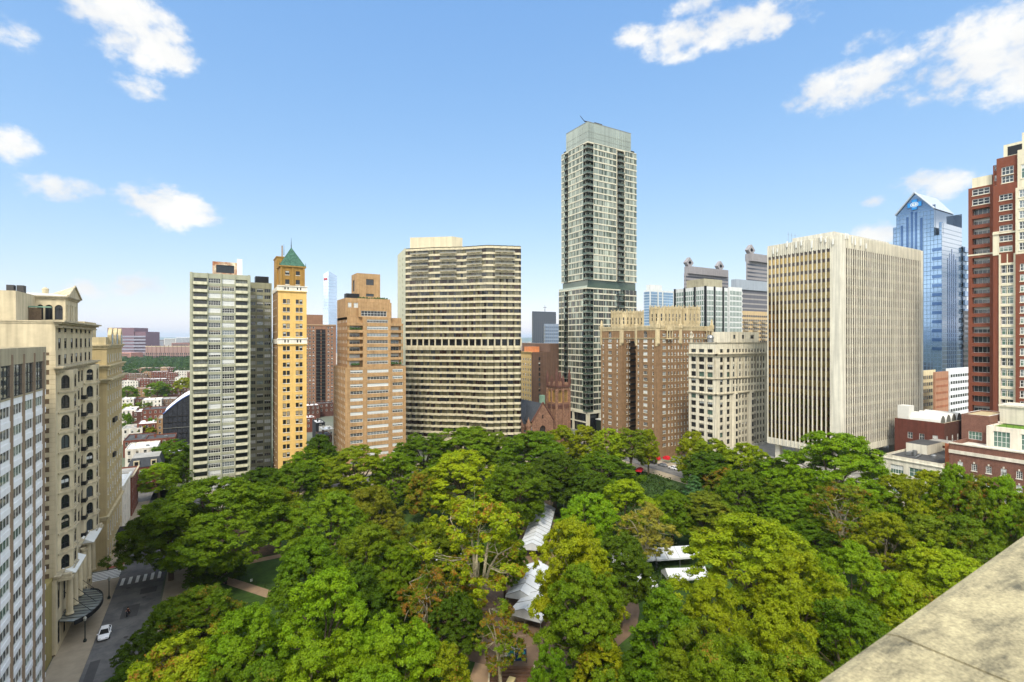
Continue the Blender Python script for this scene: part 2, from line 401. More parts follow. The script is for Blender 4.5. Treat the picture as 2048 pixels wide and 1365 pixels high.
    b.facade(p, (-25, a0), E_, a1-a0, ZC-.3, zp, [(.8,1.6),(3.6,4.4),(5.2,6.0),(8.2,9.0)], [(ZC+.4, ZC+3.6)], M_CREAM, pa)
    b.shell(p, -48, -25, a0, a1, ZC-.3, zp, M_CREAM, 'nw')
    p.box(-62, -29.4, v0+1.2, a0-.02, ZC-.3, zp+.3, M_CREAM, M_ROOFG)
    cornice(p, (-25, a0), E_, a1-a0, zp+.3, M_CREAMD, .5, .6); cornice(p, (-48, a0), S_, 23, zp+.302, M_CREAMD, .5, .6, False)
    b.part('penthouse', p)
    r = MB(); am = (a0+a1)/2; e = .5; zr = zp+2.7
    A, B1, T_ = (-24.6, a0-e, zp+.32), (-24.6, a1+e, zp+.32), (-24.6, am, zr)
    A2, B2, T2 = (-48, a0-e, zp+.32), (-48, a1+e, zp+.32), (-36, am, zp+1.15)
    T3 = (-28, am, zp+1.15); RG = mat('roof_pale', (188, 188, 182), .8, .12, .5)
    r.poly([A, B1, T_], M_CREAM); r.poly([A, T_, T3], M_CREAMD); r.poly([B1, T3, T_], M_CREAMD); r.poly([A, T3, T2, A2], RG); r.poly([B1, B2, T2, T3], RG); r.poly([B2, A2, T2], RG)
    for (p0, p1) in ((A, T_), (B1, T_)): r.tube((p0[0]+.1, p0[1], p0[2]+.05), (p1[0]+.1, p1[1], p1[2]+.05), .2, .2, M_CREAMD, 6)
    b.part('roof', r)
    for u, v in ((-31.2, 123), (-29.9, 123.2)):
        k = MB(); roofbox(k, u, v, 64.3, .95, 1.4, 1.3, mat('cooling_tower', (70, 68, 66), .7)); b.part('cooling_unit', k)
    k = MB(); k.lathe((-29, 134, 65.0), [(.5,0),(.55,1.0),(.15,1.3)], M_CREAMD, 10); b.part('roof_vent', k)
    k = MB(); k.box(-29.3, -26.2, 124.6, 125.2, ZC+2.6, ZC+2.85, mat('verdigris', (120, 150, 130), .8)); k.box(-29.3, -27.6, 124.8, 125.1, ZC-.3, ZC+2.5, M_BBRK); b.part('terrace_screen', k)
    b.done()
b_beaux()

def b_low_yellow():
    b = Bld('courtyard_wall', 'low yellow stone annex wall in the gap between white hotel and cream apartment house', 'wall', (-30, 114))
    Y = mat('yellow_stone', (150, 136, 84), .9, .12); m = MB()
    m.box(-40, SL-.4, 110.9, 116.7, 0, 13.6, Y); m.box(-40.3, SL-.25, 110.85, 116.75, 13.6, 14.1, Y)
    b.part('wall', m); b.done()
b_low_yellow()

def b_beige():
    b = Bld('hotel_building', 'beige brick hotel with blank side wall, three cornices and crown of arched gables', 'building', (-45, 166))
    K = mat('beige_brick', (176, 158, 116), .9, .1, streak=.18); K2 = mat('beige_trim', (186, 172, 136), .85, .15, streak=.3)
    u1, v0, v1 = -22.4, 155.0, 178.5; L = v1-v0; P = (u1, v0); mb = MB()
    st = style('bg', M_WHITEF, DARKS, n=(1,2), rec=.1, sill=K2)
    cols = [(1.6,2.6),(5.0,6.0),(8.4,9.4),(11.8,12.8),(15.2,16.2),(18.6,19.6),(21.3,22.2)]
    b.facade(mb, P, E_, L, 0, 54.6, cols, floors(13.6, 3.22, 13, 1.7, .8)[:10] + [(47,48.8),(50.2,52.2)] + [(1.4,4.6),(6.6,10.4)], K, st)
    mb.poly([(-60,v0,0),(u1,v0,0),(u1,v0,54.6),(-60,v0,54.6)], K)
    b.shell(mb, -60, u1, v0, v1, 0, 54.6, K, 'nw', M_ROOFG, .2, .3); b.part('wall', mb)
    for z, o in ((54.6,.6),(49.6,.9),(46.3,1.3),(12.9,.5)):
        c = MB(); cornice(c, P, E_, L, z, K2, o, 1., dent=1.2 if o > .8 else None); cornice(c, (-60, v0), S_, 37.6, z+.003, K2, o, 1., False); b.part('cornice', c)
    p = MB(); p.box(u1-.5, u1-.15, v0, v1, 54.6, 56.4, K2); p.box(-60, u1-.15, v0+.15, v0+.5, 54.6, 56.4, K2)
    b.part('parapet', p)
    h = MB(); b.facade(h, (-46, v0+2.6), S_, 19, 54.6, 60.2, [(12.5,14.6)], [(56,58.6)], K2, style('bgw', M_WHITEF, DARKS, n=(3,3), rec=.2))
    b.facade(h, (-27, v0+2.6), E_, 14, 54.6, 60.2, [(2,4),(8,10)], [(56,58.6)], K2, style('bgw', M_WHITEF, DARKS, n=(3,3), rec=.2))
    b.shell(h, -46, -27, v0+2.6, v0+16.6, 54.6, 60.2, K2, 'nw', M_ROOFG, .3, .3); h.box(-45, -43, v0+4, v0+6, 60.2, 62.4, K2); b.part('penthouse', h)
    g = MB()
    for s in (3.2, 10.4, 17.6):
        pts = [(s, 54.0), (s+3.6, 54.0), (s+3.6, 56.9), (s+1.8, 58.8), (s, 56.9)]
        g.poly([(u1+.45, v0+a, z) for a, z in pts], K2); g.poly([(u1-.3, v0+a, z) for a, z in pts[::-1]], K2)
        for i in range(5):
            a, c_ = pts[i], pts[(i+1) % 5]; g.poly([(u1+.45, v0+a[0], a[1]), (u1-.3, v0+a[0], a[1]), (u1-.3, v0+c_[0], c_[1]), (u1+.45, v0+c_[0], c_[1])], K2)
        g.box(u1+.452, u1+.47, v0+s+1.0, v0+s+2.6, 54.6, 57.1, G_DARK)
    b.part('arched_gable', g)
    for z in (34.5, 25.6):
        k = MB(); k.obox(P, N_, E_, 8, 12.6 if z > 30 else 10.6, .02, .5, z, z+1.1, M_BLACK); b.part('fire_balcony', k)
    a = MB(); a.obox(P, N_, E_, 14, 19.5, .02, 2.6, 3.4, 4.1, mat('awning_dark', (38, 36, 34), .9)); a.obox(P, N_, E_, 14.2, 19.3, .02, .1, .3, 3.4, G_DARK); b.part('entrance_awning', a)
    b.done()
b_beige()

def simple_row(name, label, u0, u1, v0, v1, h, wall, roof, faces, pitch=3.2, n=None, st=None, group=None, cw=1.1, cat='house', extra=None, sp=2.6, cor=None, maxw=100):
    """small town house: windows on the given faces, flat roof in a parapet, cornice, chimney"""
    b = Bld(name, label, cat, ((u0+u1)/2, (v0+v1)/2), group, maxw=maxw); mb = MB(); n = n or max(1, int(h/pitch)); st = st or style('row', M_WHITEF, DARKS, n=(1,2), rec=.18)
    fz = floors(h-n*pitch-.1, pitch, n, 1.7, .75) if h-n*pitch > -.5 else floors(0, h/n, n, 1.5, .7)
    fz = [(a, min(c, h-.5)) for a, c in fz if a > .1]
    for k, P, N, L in (('s',(u0,v0),S_,u1-u0),('w',(u0,v1),W_,v1-v0),('e',(u1,v0),E_,v1-v0)):
        if k in faces:
            nn = max(1, int(L/sp)); b.facade(mb, P, N, L, 0, h, spans(nn, min(cw, L/nn*.6), L), fz, wall, st)
            if cor: c = MB(); cornice(c, P, N, L, h+.05, cor, .45, .6, False); b.part('cornice', c)
    b.shell(mb, u0, u1, v0, v1, 0, h, wall, ''.join(k for k in 'nesw' if k not in faces), roof, .45, .25)
    b.part('wall', mb)
    k = MB(); uc = u0+(u1-u0)*b.rng.uniform(.15,.4); vc = v0+(v1-v0)*b.rng.uniform(.4,.8)
    k.box(uc, uc+.9, vc, vc+.6, h-.4, h+1.3, wall); k.box(uc-.08, uc+.98, vc-.08, vc+.68, h+1.3, h+1.45, M_ROOFD); b.part('chimney', k)
    k = MB(); uc = u0+(u1-u0)*.6; vc = v0+(v1-v0)*.35; k.box(uc, uc+1.2, vc, vc+1.2, h-.45, h+.3, M_METAL); b.part('roof_hatch', k)
    b.done(); return b
M_RED = mat('brick_red', (112, 66, 52), .9, .2, .8, rgb2=(98, 58, 46), bsc=5)
M_REDD = mat('brick_dark', (88, 58, 48), .9, .2, .8); M_TANB = mat('brick_tan', (150, 118, 84), .9, .15, .6)
M_STUC = mat('stucco_white', (206, 200, 188), .85, .1, streak=.25); M_BRNS = mat('brownstone', (110, 88, 72), .9, .2)
M_SLATE = mat('slate', (62, 66, 72), .8, .2, 1.)
simple_row('row_building', 'white painted four storey row building next to the beige hotel', -40, -22.6, 178.9, 197, 14.2, M_STUC, M_ROOFW, 'es', cat='building', cor=M_WHITEF)
simple_row('row_building', 'red brick row building with stone bay, beyond the white row building', -40, -22.2, 197.4, 212, 12.8, M_RED, M_ROOFG, 'es', cat='building', cor=M_CREAMD)
def b_mansard():
    b = simple_row('mansard_house', 'red brick corner house with black mansard roof at the end of the street', -27, -16.5, 228, 240, 8.8, M_RED, M_ROOFD, 'swe')
    m = MB(); u0, u1, v0, v1, z = -27.2, -16.3, 227.8, 240.2, 8.9; i = 1.3
    o = [(u0,v0),(u1,v0),(u1,v1),(u0,v1)]; t = [(u0+i,v0+i),(u1-i,v0+i),(u1-i,v1-i),(u0+i,v1-i)]
    for k in range(4): m.poly([o[k]+(z,), o[(k+1) % 4]+(z,), t[(k+1) % 4]+(z+3.2,), t[k]+(z+3.2,)], M_SLATE)
    m.poly([p+(z+3.2,) for p in t], M_ROOFG); b.part('roof', m)
    for u in (-24.4, -19.2):
        d = MB(); d.box(u-.9, u+.9, 227.9, 229.4, z+.4, z+2.3, M_CREAMD); d.box(u-.55, u+.55, 227.86, 227.9, z+.6, z+2.0, G_DARK); b.part('dormer', d)
b_mansard()

# ================================================================ far side of the square, left group
M_CONC = mat('concrete_greenish', (158, 159, 137), .85, .08, streak=.16)
def b_dorchester():
    b = Bld('apartment_tower', 'tall pale green concrete apartment slab with stacked balconies on both edges', 'building', (2.2, 228))
    u0, u1, v0, v1, H_ = -7.5, 12.0, 215.0, 242.0, 80.0; P = (u0, v0); L = 19.5; fh = 2.72; n = 29
    mb = MB(); pn = MB()
    z0 = H_-1.6-n*fh
    stw = style('dw', M_WHITEF, STD+DARKS+LIGHTS, n=(5,2), rec=.18, fw=.1)
    std = style('dd', M_DARKF, [(G_DARK,0,0),(G_DARK,.9,G_MID),(G_DARK,0,0),(G_DARK,.8,BLIND)], n=(4,1), rec=1.5, fw=.06)
    rows = floors(z0, fh, n, 1.72, .82)
    def st(i, j): return stw if i in (1, 2) else std
    b.facade(mb, P, S_, L, 0, H_, [(1.25,5.3),(5.75,9.65),(10.1,14.1),(14.55,18.4)], rows, M_CONC, st)
    b.shell(mb, u0, u1, v0, v1, 0, H_, M_CONC, 'new', M_ROOFG, .6, .3)
    for s in (0, 5.42, 9.75, 14.2, 18.5): mb.obox(P, (1,0), S_, s, s+(.9 if s in (0, 18.5) else .26), .0, .3, 0, H_+.15, M_CONC)
    b.part('wall', mb)
    for j in range(n):
        for s0, s1 in ((1.0, 5.36), (14.5, 18.46)):
            m = MB(); z = z0+j*fh; m.obox(P, (1,0), S_, s0, s1, .02, .95, z+.0, z+.14, M_CONC)
            m.obox(P, (1,0), S_, s0, s1, .85, .95, z+.14, z+1.1, mat('balcony_panel', (196, 192, 164), .8, .06, streak=.2))
            b.part('balcony', m)
    c = MB(); b.facade(c, (-.5, 220), S_, 8.6, H_-.5, H_+5.2, [(1.2,7.2)], [(H_+1., H_+4.)], mat('mural_orange', (152, 98, 66), .8, .3, .5, rgb2=(206, 196, 170), bsc=.35), style('dp', M_DARKF, [(G_DARK,0,0)], n=(4,1), rec=.4))
    b.shell(c, -.5, 8.1, 220, 232, H_-.5, H_+5.2, M_CONC, 'new', M_ROOFG, .2); c.box(7.6, 9.4, 219, 221, H_-.5, H_+6.6, M_WHITEF); b.part('roof_house', c)
    # rear wing, set back
    w = MB(); a0, a1, w0 = 12.2, 20.8, 232.0
    sg = style('dg', M_CONC, DARKS+LIGHTS, n=(3,1), rec=.25, fw=.1)
    b.facade(w, (a0, w0), S_, a1-a0, 0, 79.2, [(.5,2.6),(3.0,5.4),(5.8,8.2)], floors(79.2-2.1-28*fh, fh, 28, 1.6, .8), mat('concrete_wing', (140, 140, 116), .85, .1, streak=.2), sg)
    b.shell(w, a0, a1, w0, 252, 0, 79.2, M_CONC, 'ne', M_ROOFD, .5); w.box(15, 20, 236, 242, 79, 82.3, M_BLACK); b.part('rear_wing', w)
    b.done()
b_dorchester()

def b_yellow():
    Y = mat('yellow_brick', (214, 176, 104), .88, .1, .6, streak=.12); YB = mat('ochre_brick', (150, 116, 56), .88, .14, streak=.2); WT = mat('terracotta_white', (222, 216, 200), .7, .1, streak=.25)
    b = Bld('apartment_tower', 'slender yellow brick tower with green pyramid roof and white bands', 'building', (26.3, 222))
    u0, u1, v0, v1 = 21.2, 31.5, 212.0, 232.0; P = (u0, v0); L = 10.3; mb = MB()
    st = style('yw', M_DARKF, [(G_DARK,0,0),(G_DARK,.4,BLIND),(G_DARK,0,0),(G_DARK,.8,BLIND_T)], n=(1,2), rec=.25, sill=WT)
    cols = [(1.7,2.85),(3.05,4.2),(6.3,7.45),(7.65,8.8)]
    b.facade(mb, P, S_, L, 0, 54.0, cols, floors(54-3.17*16-.3, 3.17, 16, 1.7, .9), Y, st)
    b.facade(mb, P, S_, L, 55.9, 74.6, cols, floors(56.4, 3.17, 5, 1.7, .6), Y, st)
    b.facade(mb, (u0, v1), W_, 20, 0, 76.3, [(3,4),(8,9),(13,14)], floors(4, 3.17, 22, 1.5, .9), mat('side_brick', (146, 118, 84), .9, .15, streak=.2), st)
    b.shell(mb, u0, u1, v0, v1, 0, 76.3, Y, 'ne'); mb.poly([(u0,v0,74.9),(u1,v0,74.9),(u1,v1,74.9),(u0,v1,74.9)], M_ROOFG)
    b.part('wall', mb)
    for z0, z1 in ((54.0, 55.9), (74.6, 76.3)):
        m = MB(); b.facade(m, (u0-.2, v0-.2), S_, L+.4, z0, z1, [(2.4,2.9),(3.5,4.0),(6.9,7.4),(8.0,8.5)], [(z0+.5, z1-.3)], WT, style('yb', M_DARKF, [(G_DARK,0,0)], n=(1,1), rec=.15))
        m.obox((u0-.2, v0-.2), (1,0), S_, -.2, L+.6, -.1, .25, z1-.02, z1+.35, WT); m.obox((u0-.2, v0-.2), (1,0), S_, 0, L+.4, -.1, .2, z0-.3, z0+.02, Y)
        m.box(u0-.2, u1+.2, v0-.19, v1, z0, z1-.01, WT, skip='s'); b.part('white_band', m)
    t = MB(); a0, a1, b0, b1, zt = 22.2, 31.0, 213.4, 226, 84.2
    b.facade(t, (a0, b0), S_, a1-a0, 76.3, zt, [(1.7,3.2),(5.5,7.0)], [(77.3,79.2),(81.,82.6)], YB, st)
    b.shell(t, a0, a1, b0, b1, 76.3, zt, YB, 'new'); t.poly([(a0,b0,zt),(a1,b0,zt),(a1,b1,zt),(a0,b1,zt)], M_ROOFD)
    for s in (0, 4.1, 8.1): t.obox((a0, b0), (1,0), S_, s, s+.7, .0, .35, 76.4, zt+.4, YB)
    b.part('upper_storeys', t)
    k = MB(); k.box(21.6, 27, 221, 231.5, 76.2, 88.6, YB); k.box(21.4, 27.2, 220.8, 231.7, 88.6, 89.1, YB); k.box(23.4, 23.8, 220.9, 221.3, 89, 93.5, YB); b.part('stair_tower', k)
    r = MB(); G = mat('verdigris_tile', (34, 74, 60), .7, .4, 1.5, rgb2=(66, 104, 84), bsc=1.6)
    c = (26.6, 217.8); e = 4.7; z = zt+.4
    o = [(c[0]-e,c[1]-e),(c[0]+e,c[1]-e),(c[0]+e,c[1]+e),(c[0]-e,c[1]+e)]
    for i in range(4): r.poly([o[i]+(z,), o[(i+1) % 4]+(z,), c+(92.6,)], G)
    r.poly([p+(z,) for p in o[::-1]], YB); r.box(c[0]-4.9, c[0]+4.9, c[1]-4.9, c[1]+4.9, z-.5, z-.02, YB)
    ro = r; b.part('roof', ro)
    s = MB(); s.tube(c+(92,), c+(96.5,), .18, .03, M_BLACK, 6); s.tube((c[0]-2.8, c[1]-1, 89), (c[0]-2.8, c[1]-1, 93.5), .12, .03, M_BLACK, 5)
    for q in o: s.tube(q+(z,), q+(z+1.4,), .15, .04, G, 5)
    b.part('finial', s)
    b.done()
b_yellow()

def b_brown():
    M = mat('brown_brick_far', (134, 100, 78), .9, .12, streak=.1); T = mat('tan_trim', (170, 140, 108), .85)
    b = Bld('apartment_tower', 'distant brown brick tower with a central column of black fire escapes', 'building', (74, 430), maxw=100)
    v0 = 422.; u0 = on_v(600, v0); u1 = on_v(672, v0); P = (u0, v0); L = u1-u0; mb = MB()
    st = style('bw', M_WHITEF, DARKS, n=(1,2), rec=.2)
    def U(px): return on_v(px, v0)-u0
    b.facade(mb, P, S_, L, 0, 67.2, [(U(p)-.7, U(p)+.7) for p in (606,614,620,627,657,664)], floors(67.2-2.8*23-1.2, 2.8, 23, 1.6, .8), M, st)
    b.shell(mb, u0, u1, v0, v0+22, 0, 67.2, M, 'new', M_ROOFD, .8)
    c0, c1 = on_v(608, v0+3), on_v(646, v0+3)
    b.shell(mb, c0, c1, v0+4, v0+18, 66, 75.2, M, 'nesw', M_ROOFG, .6); mb.obox(P, (1,0), S_, 0, L, .0, .4, 66.6, 67.4, T); b.part('wall', mb)
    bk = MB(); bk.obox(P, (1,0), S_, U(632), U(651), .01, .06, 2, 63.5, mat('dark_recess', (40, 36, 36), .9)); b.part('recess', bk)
    for i in range(21):
        m = MB(); z = 62-2.8*i; m.obox(P, (1,0), S_, U(632.5), U(650.5), .1, 1.3, z-2, z-1.85, M_GREYF); m.obox(P, (1,0), S_, U(632.5), U(650.5), 1.22, 1.3, z-1.85, z-1.0, M_BLACK); m.obox(P, (1,0), S_, U(641), U(642.5), .1, 1.3, z-1.8, z+.7, M); b.part('fire_escape', m)
    b.done()
b_brown()

def b_buff():
    K = mat('buff_brick', (172, 140, 100), .9, .12, .5, streak=.25, rgb2=(158, 126, 88), bsc=.6); Kd = mat('buff_brick_side', (150, 116, 78), .9, .12, .5)
    b = Bld('apartment_tower', 'orange buff brick apartment tower with stepped setbacks and planted terraces', 'building', (60, 227))
    u0, u1, v0, v1 = 47.0, 73.0, 215.0, 239.0; P = (u0, v0); L = 26.; fh = 2.95
    st = style('fw', M_WHITEF, LIGHTS, n=(4,2), rec=.2, fw=.1); st2 = style('fw2', M_WHITEF, LIGHTS, n=(7,2), rec=.2, fw=.1); s1 = style('fw1', M_WHITEF, DARKS, n=(1,2), rec=.2)
    mb = MB(); cols = [(2.0,7.2),(9.1,18.2),(20.0,24.6)]
    def stl(i, j): return st2 if i == 1 else st
    b.facade(mb, P, S_, L, 0, 44.0, cols, floors(44-fh*14-.6, fh, 14, 1.35, 1.0), K, stl)
    b.facade(mb, (u0, v1), W_, 24, 0, 44.0, spans(8, 1.2, 24), floors(44-fh*14-.6, fh, 14, 1.4, 1.0), K, s1)
    b.shell(mb, u0, u1, v0, v1, 0, 44, K, 'ne', M_ROOFG, .6)
    m0, m1 = u0+1.4, u1-1.0; z1 = 65.2
    # mid block: centre wall and recessed corner balconies
    b.facade(mb, (u0+7.6, v0+.6), S_, 11.6, 43.4, z1, [(1.5,10.6)], floors(44.2, fh, 7, 1.35, 1.0), K, st2)
    b.facade(mb, (m0, v0+2.9), S_, 6.3, 43.4, z1-1, [(.8,5.2)], floors(44.2, fh, 6, 1.8, .5), K, style('fwb', M_WHITEF, LIGHTS, n=(3,2), rec=.15))
    b.facade(mb, (u0+19.1, v0+2.9), S_, 5.9, 43.4, z1-1, [(.8,4.6)], floors(44.2, fh, 6, 1.8, .5), K, style('fwb', M_WHITEF, LIGHTS, n=(3,2), rec=.15))
    b.facade(mb, (m0, v1-1), W_, 20, 43.4, z1, spans(7, 1.2, 20), floors(44.2, fh, 7, 1.4, 1.0), Kd, s1)
    b.shell(mb, m0, m1, v0+2.9, v1-1, 43.4, z1, K, 'ne'); mb.box(m0, m1, v0+2.9, v1-1, z1-1, z1, K, M_ROOFG)
    mb.box(u0+7.6, u0+19.2, v0+.62, v0+2.95, z1-.3, z1+.02, K, M_ROOFG); mb.box(u0+7.4, u0+7.6, v0+.6, v0+2.9, 43.4, z1, K); mb.box(u0+19.2, u0+19.4, v0+.6, v0+2.9, 43.4, z1, K)
    b.part('wall', mb)
    for i in range(7):
        for s0, s1_ in ((1.4, 7.4), (19.4, 25.0)):
            m = MB(); z = 44.05+fh*i; m.box(u0+s0, u0+s1_, v0+.5, v0+2.9, z-.2, z+.02, K); m.box(u0+s0, u0+s1_, v0+.5, v0+.65, z, z+.95, K)
            if i == 0: continue
            m.box(u0+(s0+.1 if s0 < 5 else s1_-.4), u0+(s0+.4 if s0 < 5 else s1_-.1), v0+.52, v0+.8, z-2, z, K); b.part('balcony', m)
    t = MB(); a0, a1 = u0+1.0, u0+20.2
    b.facade(t, (a0+5, v0+2.0), S_, 14.2, z1, 71.8, [(1.,12.)], [(z1+.5, z1+2.8)], K, style('fp', M_WHITEF, LIGHTS, n=(8,2), rec=.2, fw=.12))
    b.shell(t, a0+5, a1, v0+2.0, v1-3, z1, 69.0, K, 'new', M_ROOFG, .4)
    b.facade(t, (a0, v0+4.0), S_, 19.2, z1, 73.4, [(1,2.4),(3.4,5.2),(7.,9.),(11,13),(15,17.5)], [(69.3,71.4)], K, style('fp2', M_WHITEF, LIGHTS, n=(2,2), rec=.2))
    b.shell(t, a0, a1, v0+4.0, v1-3, z1, 73.4, K, 'new', M_ROOFG, .5); t.box(a0+.5, a0+6, v0+5, v0+9, 73, 75.4, M_BLACK); b.part('upper_storeys', t)
    p = MB(); q0, q1 = u0+6.4, u0+16.6
    b.facade(p, (q0, v0+7), S_, q1-q0, 73, 84.6, [(4.,7.4),(3.8,7.6)][:1], [(74.6,75.8),(79.6,82.2)], K, style('fpp', M_DARKF, DARKS, n=(4,2), rec=.3))
    b.facade(p, (q0, v0+17), W_, 10, 73, 84.6, [(2,5.6)], [(77,82)], K, style('fpl', M_DARKF, [(G_MID,0,0)], n=(2,3), rec=.3))
    b.shell(p, q0, q1, v0+7, v0+17, 73, 84.6, K, 'ne', M_ROOFG, .4); b.part('tank_house', p)
    sh = mat('terrace_plants', (50, 74, 30), .9, .4, 2.)
    for (s0, s1_, v, z) in ((2, 6, .9, 44.9), (20, 24.6, .9, 44.9), (8.5, 18, 2.6, 69.0), (2, 7, 1.0, 59.9), (6, 19, 4.6, 73.3)):
        m = MB(); rr = random.Random(s0*7+z)
        for i in range(int((s1_-s0)*5)):
            x = u0+rr.uniform(s0, s1_); y = v0+v+rr.uniform(-.3,.3); a = rr.uniform(.15,.45)
            m.lathe((x, y, z-.2), [(0,0),(a,.25),(a*.8,.6*a/.3),(0,.9*a/.3)], sh, 5)
        b.part('planting', m)
    b.done()
b_buff()

def b_curved():
    CRM = mat('precast_cream', (194, 184, 156), .75, .07, streak=.14); 
    b = Bld('hotel_tower', 'wide zigzag-fronted cream and dark glass hotel tower with dozens of banded storeys', 'building', (90, 230))
    line = [pt(811, 252), pt(870, 248), pt(925, 246.5), pt(976, 242), pt(1042, 245)]
    # zigzag outline
    def outline(off, tooth):
        out = []
        for k in range(4):
            a = Vector(line[k]); c = Vector(line[k+1]); L = (c-a).length; n = max(1, round(L/3.35)); d = (c-a)/L; N = Vector((d.y, -d.x))
            for i in range(n):
                out.append(a+d*(L*i/n)+N*off); out.append(a+d*(L*(i+.72)/n)+N*(off+tooth))
        out.append(Vector(line[4])+N*off); return out
    back = [pt(1042, 268), pt(830, 282), pt(795, 275)]
    ZT, ZB = 100.8, 12.0; fh = 2.93
    rng = random.Random(5)
    def band(mb, z0, z1, off, tooth, m, cap=True):
        o = outline(off, tooth); i_ = outline(off-.9, tooth)
        for a, c in zip(o, o[1:]): mb.poly([(a.x,a.y,z0),(c.x,c.y,z0),(c.x,c.y,z1),(a.x,a.y,z1)], m)
        if cap:
            for (a, c, e, f) in zip(o, o[1:], i_[1:], i_):
                mb.poly([(a.x,a.y,z1),(c.x,c.y,z1),(e.x,e.y,z1),(f.x,f.y,z1)], m); mb.poly([(f.x,f.y,z0),(e.x,e.y,z0),(c.x,c.y,z0),(a.x,a.y,z0)], m)
    def glassband(mb, z0, z1, tooth, gl, balc=False):
        o = outline(-.45, tooth)
        k = 0; run = 0; off = 0
        for a, c in zip(o, o[1:]):
            g = rng.choice(gl)
            d = (c-a); L = d.length; d = d/L; N = (d.y, -d.x)
            mb.poly([(a.x,a.y,z0),(c.x,c.y,z0),(c.x,c.y,z1),(a.x,a.y,z1)], g)
            nm = 2 if L > 1.6 else 1
            for q in range(nm+1):
                s = L*q/nm; mb.obox((a.x,a.y), (d.x,d.y), N, s-.05, s+.05, 0, .1, z0, z1, M_DARKF)
            if L > 1.6 and rng.random() < .35:
                mb.poly([(a.x+N[0]*.02+d.x*.1, a.y+N[1]*.02+d.y*.1, z0+.05), (a.x+N[0]*.02+d.x*L*.48, a.y+N[1]*.02+d.y*L*.48, z0+.05), (a.x+N[0]*.02+d.x*L*.48, a.y+N[1]*.02+d.y*L*.48, z1-.05), (a.x+N[0]*.02+d.x*.1, a.y+N[1]*.02+d.y*.1, z1-.05)], mat('curtain_olive', (104, 100, 76), .6, .1))
    levels = []
    z = ZT; n_up = 15
    for i in range(n_up): levels.append(z-1.0); z -= fh
    zm = z-1.0                                    # tall mechanical storey
    lev2 = []; z = zm-4.4
    for i in range(15): lev2.append(z-1.0); z -= fh
    gl = [G_DARK, G_OLIVE, G_OLIVE, G_OLIVE2, G_BRONZED]
    for i, zt in enumerate(levels+lev2):
        up = i < 5
        m = MB(); glassband(m, zt-(fh-1.05), zt+.02, .35 if i < n_up else .9, gl); b.part('window_band', m)
        s = MB(); t = .45 if i < n_up else 1.0
        band(s, zt, zt+1.05, 0., t, CRM); b.part('spandrel', s)
        if up:
            for k in range(4):
                a = Vector(line[k]); c = Vector(line[k+1]); d = (c-a).normalized(); N = Vector((d.y,-d.x)); L = (c-a).length
                m = MB(); m.obox((a.x,a.y), (d.x,d.y), (N.x,N.y), L*.2, L*.8, .3, 1.5, zt-fh+.95, zt-fh+1.1, CRM); m.obox((a.x,a.y), (d.x,d.y), (N.x,N.y), L*.2, L*.8, 1.42, 1.5, zt-fh+1.1, zt-fh+1.7, M_GREYF); b.part('balcony', m)
    zb = lev2[-1]-(fh-1.05)
    s = MB(); band(s, zb-1.6, zb, .0, 1.0, CRM); b.part('spandrel', s)
    s = MB(); band(s, zm+.0, zm+1.0, .25, .45, CRM); b.part('spandrel', s)
    s = MB(); band(s, zm-4.4, zm-3.2, .25, .9, CRM); b.part('spandrel', s)
    m = MB(); o = outline(-1.5, .3)
    for a, c in zip(o, o[1:]): m.poly([(a.x,a.y,zm-3.3),(c.x,c.y,zm-3.3),(c.x,c.y,zm+.1),(a.x,a.y,zm+.1)], G_DARK)
    b.part('window_band', m)
    for a in outline(-.1, .4)[::2]:
        m = MB(); m.box(a.x-.28, a.x+.28, a.y-.28, a.y+.28, zm-3.3, zm+.1, CRM); b.part('pier', m)
    for a in outline(-.6, .4)[::2]:
        m = MB(); m.box(a.x-.35, a.x+.35, a.y-.35, a.y+.35, 0, zb-1.5, CRM); b.part('column', m)
    m = MB(); o = outline(-3, .2)
    for a, c in zip(o, o[1:]): m.poly([(a.x,a.y,0),(c.x,c.y,0),(c.x,c.y,zb),(a.x,a.y,zb)], G_DARK)
    b.part('lobby_glass', m)
    # end wall, back walls and roof
    w = MB(); A = Vector(line[0]); Bk = Vector(back[2]); d = (A-Bk); L = d.length; d /= L; N = (d.y, -d.x)
    b.facade(w, (Bk.x, Bk.y), N, L, 0, ZT+1, [(L*.3,L*.3+1.2),(L*.62,L*.62+1.2)], floors(8, fh, 31, 1.4, .8), mat('precast_end', (192, 190, 164), .8, .06), style('cw', M_DARKF, DARKS, n=(1,1), rec=.2), mask=lambda i, j: i == 1 or j > 24)
    pts = [line[4]] + back
    for a, c in zip(pts, pts[1:]): w.poly([(a[0],a[1],0),(c[0],c[1],0),(c[0],c[1],ZT+1),(a[0],a[1],ZT+1)], CRM)
    o = outline(-.4, .45); w.poly([(p.x,p.y,ZT+.5) for p in o] + [(p[0],p[1],ZT+.5) for p in back], M_ROOFG)
    i2 = outline(-.02, .45)
    b.part('wall', w)
    k = MB(); q = [pt(820, 257), pt(850, 256), pt(905, 254), pt(925, 258), pt(925, 272), pt(820, 276)]; k.prism(q, ZT, ZT+7.0, CRM, M_ROOFG); b.part('roof_house', k)
    b.done()
b_curved()
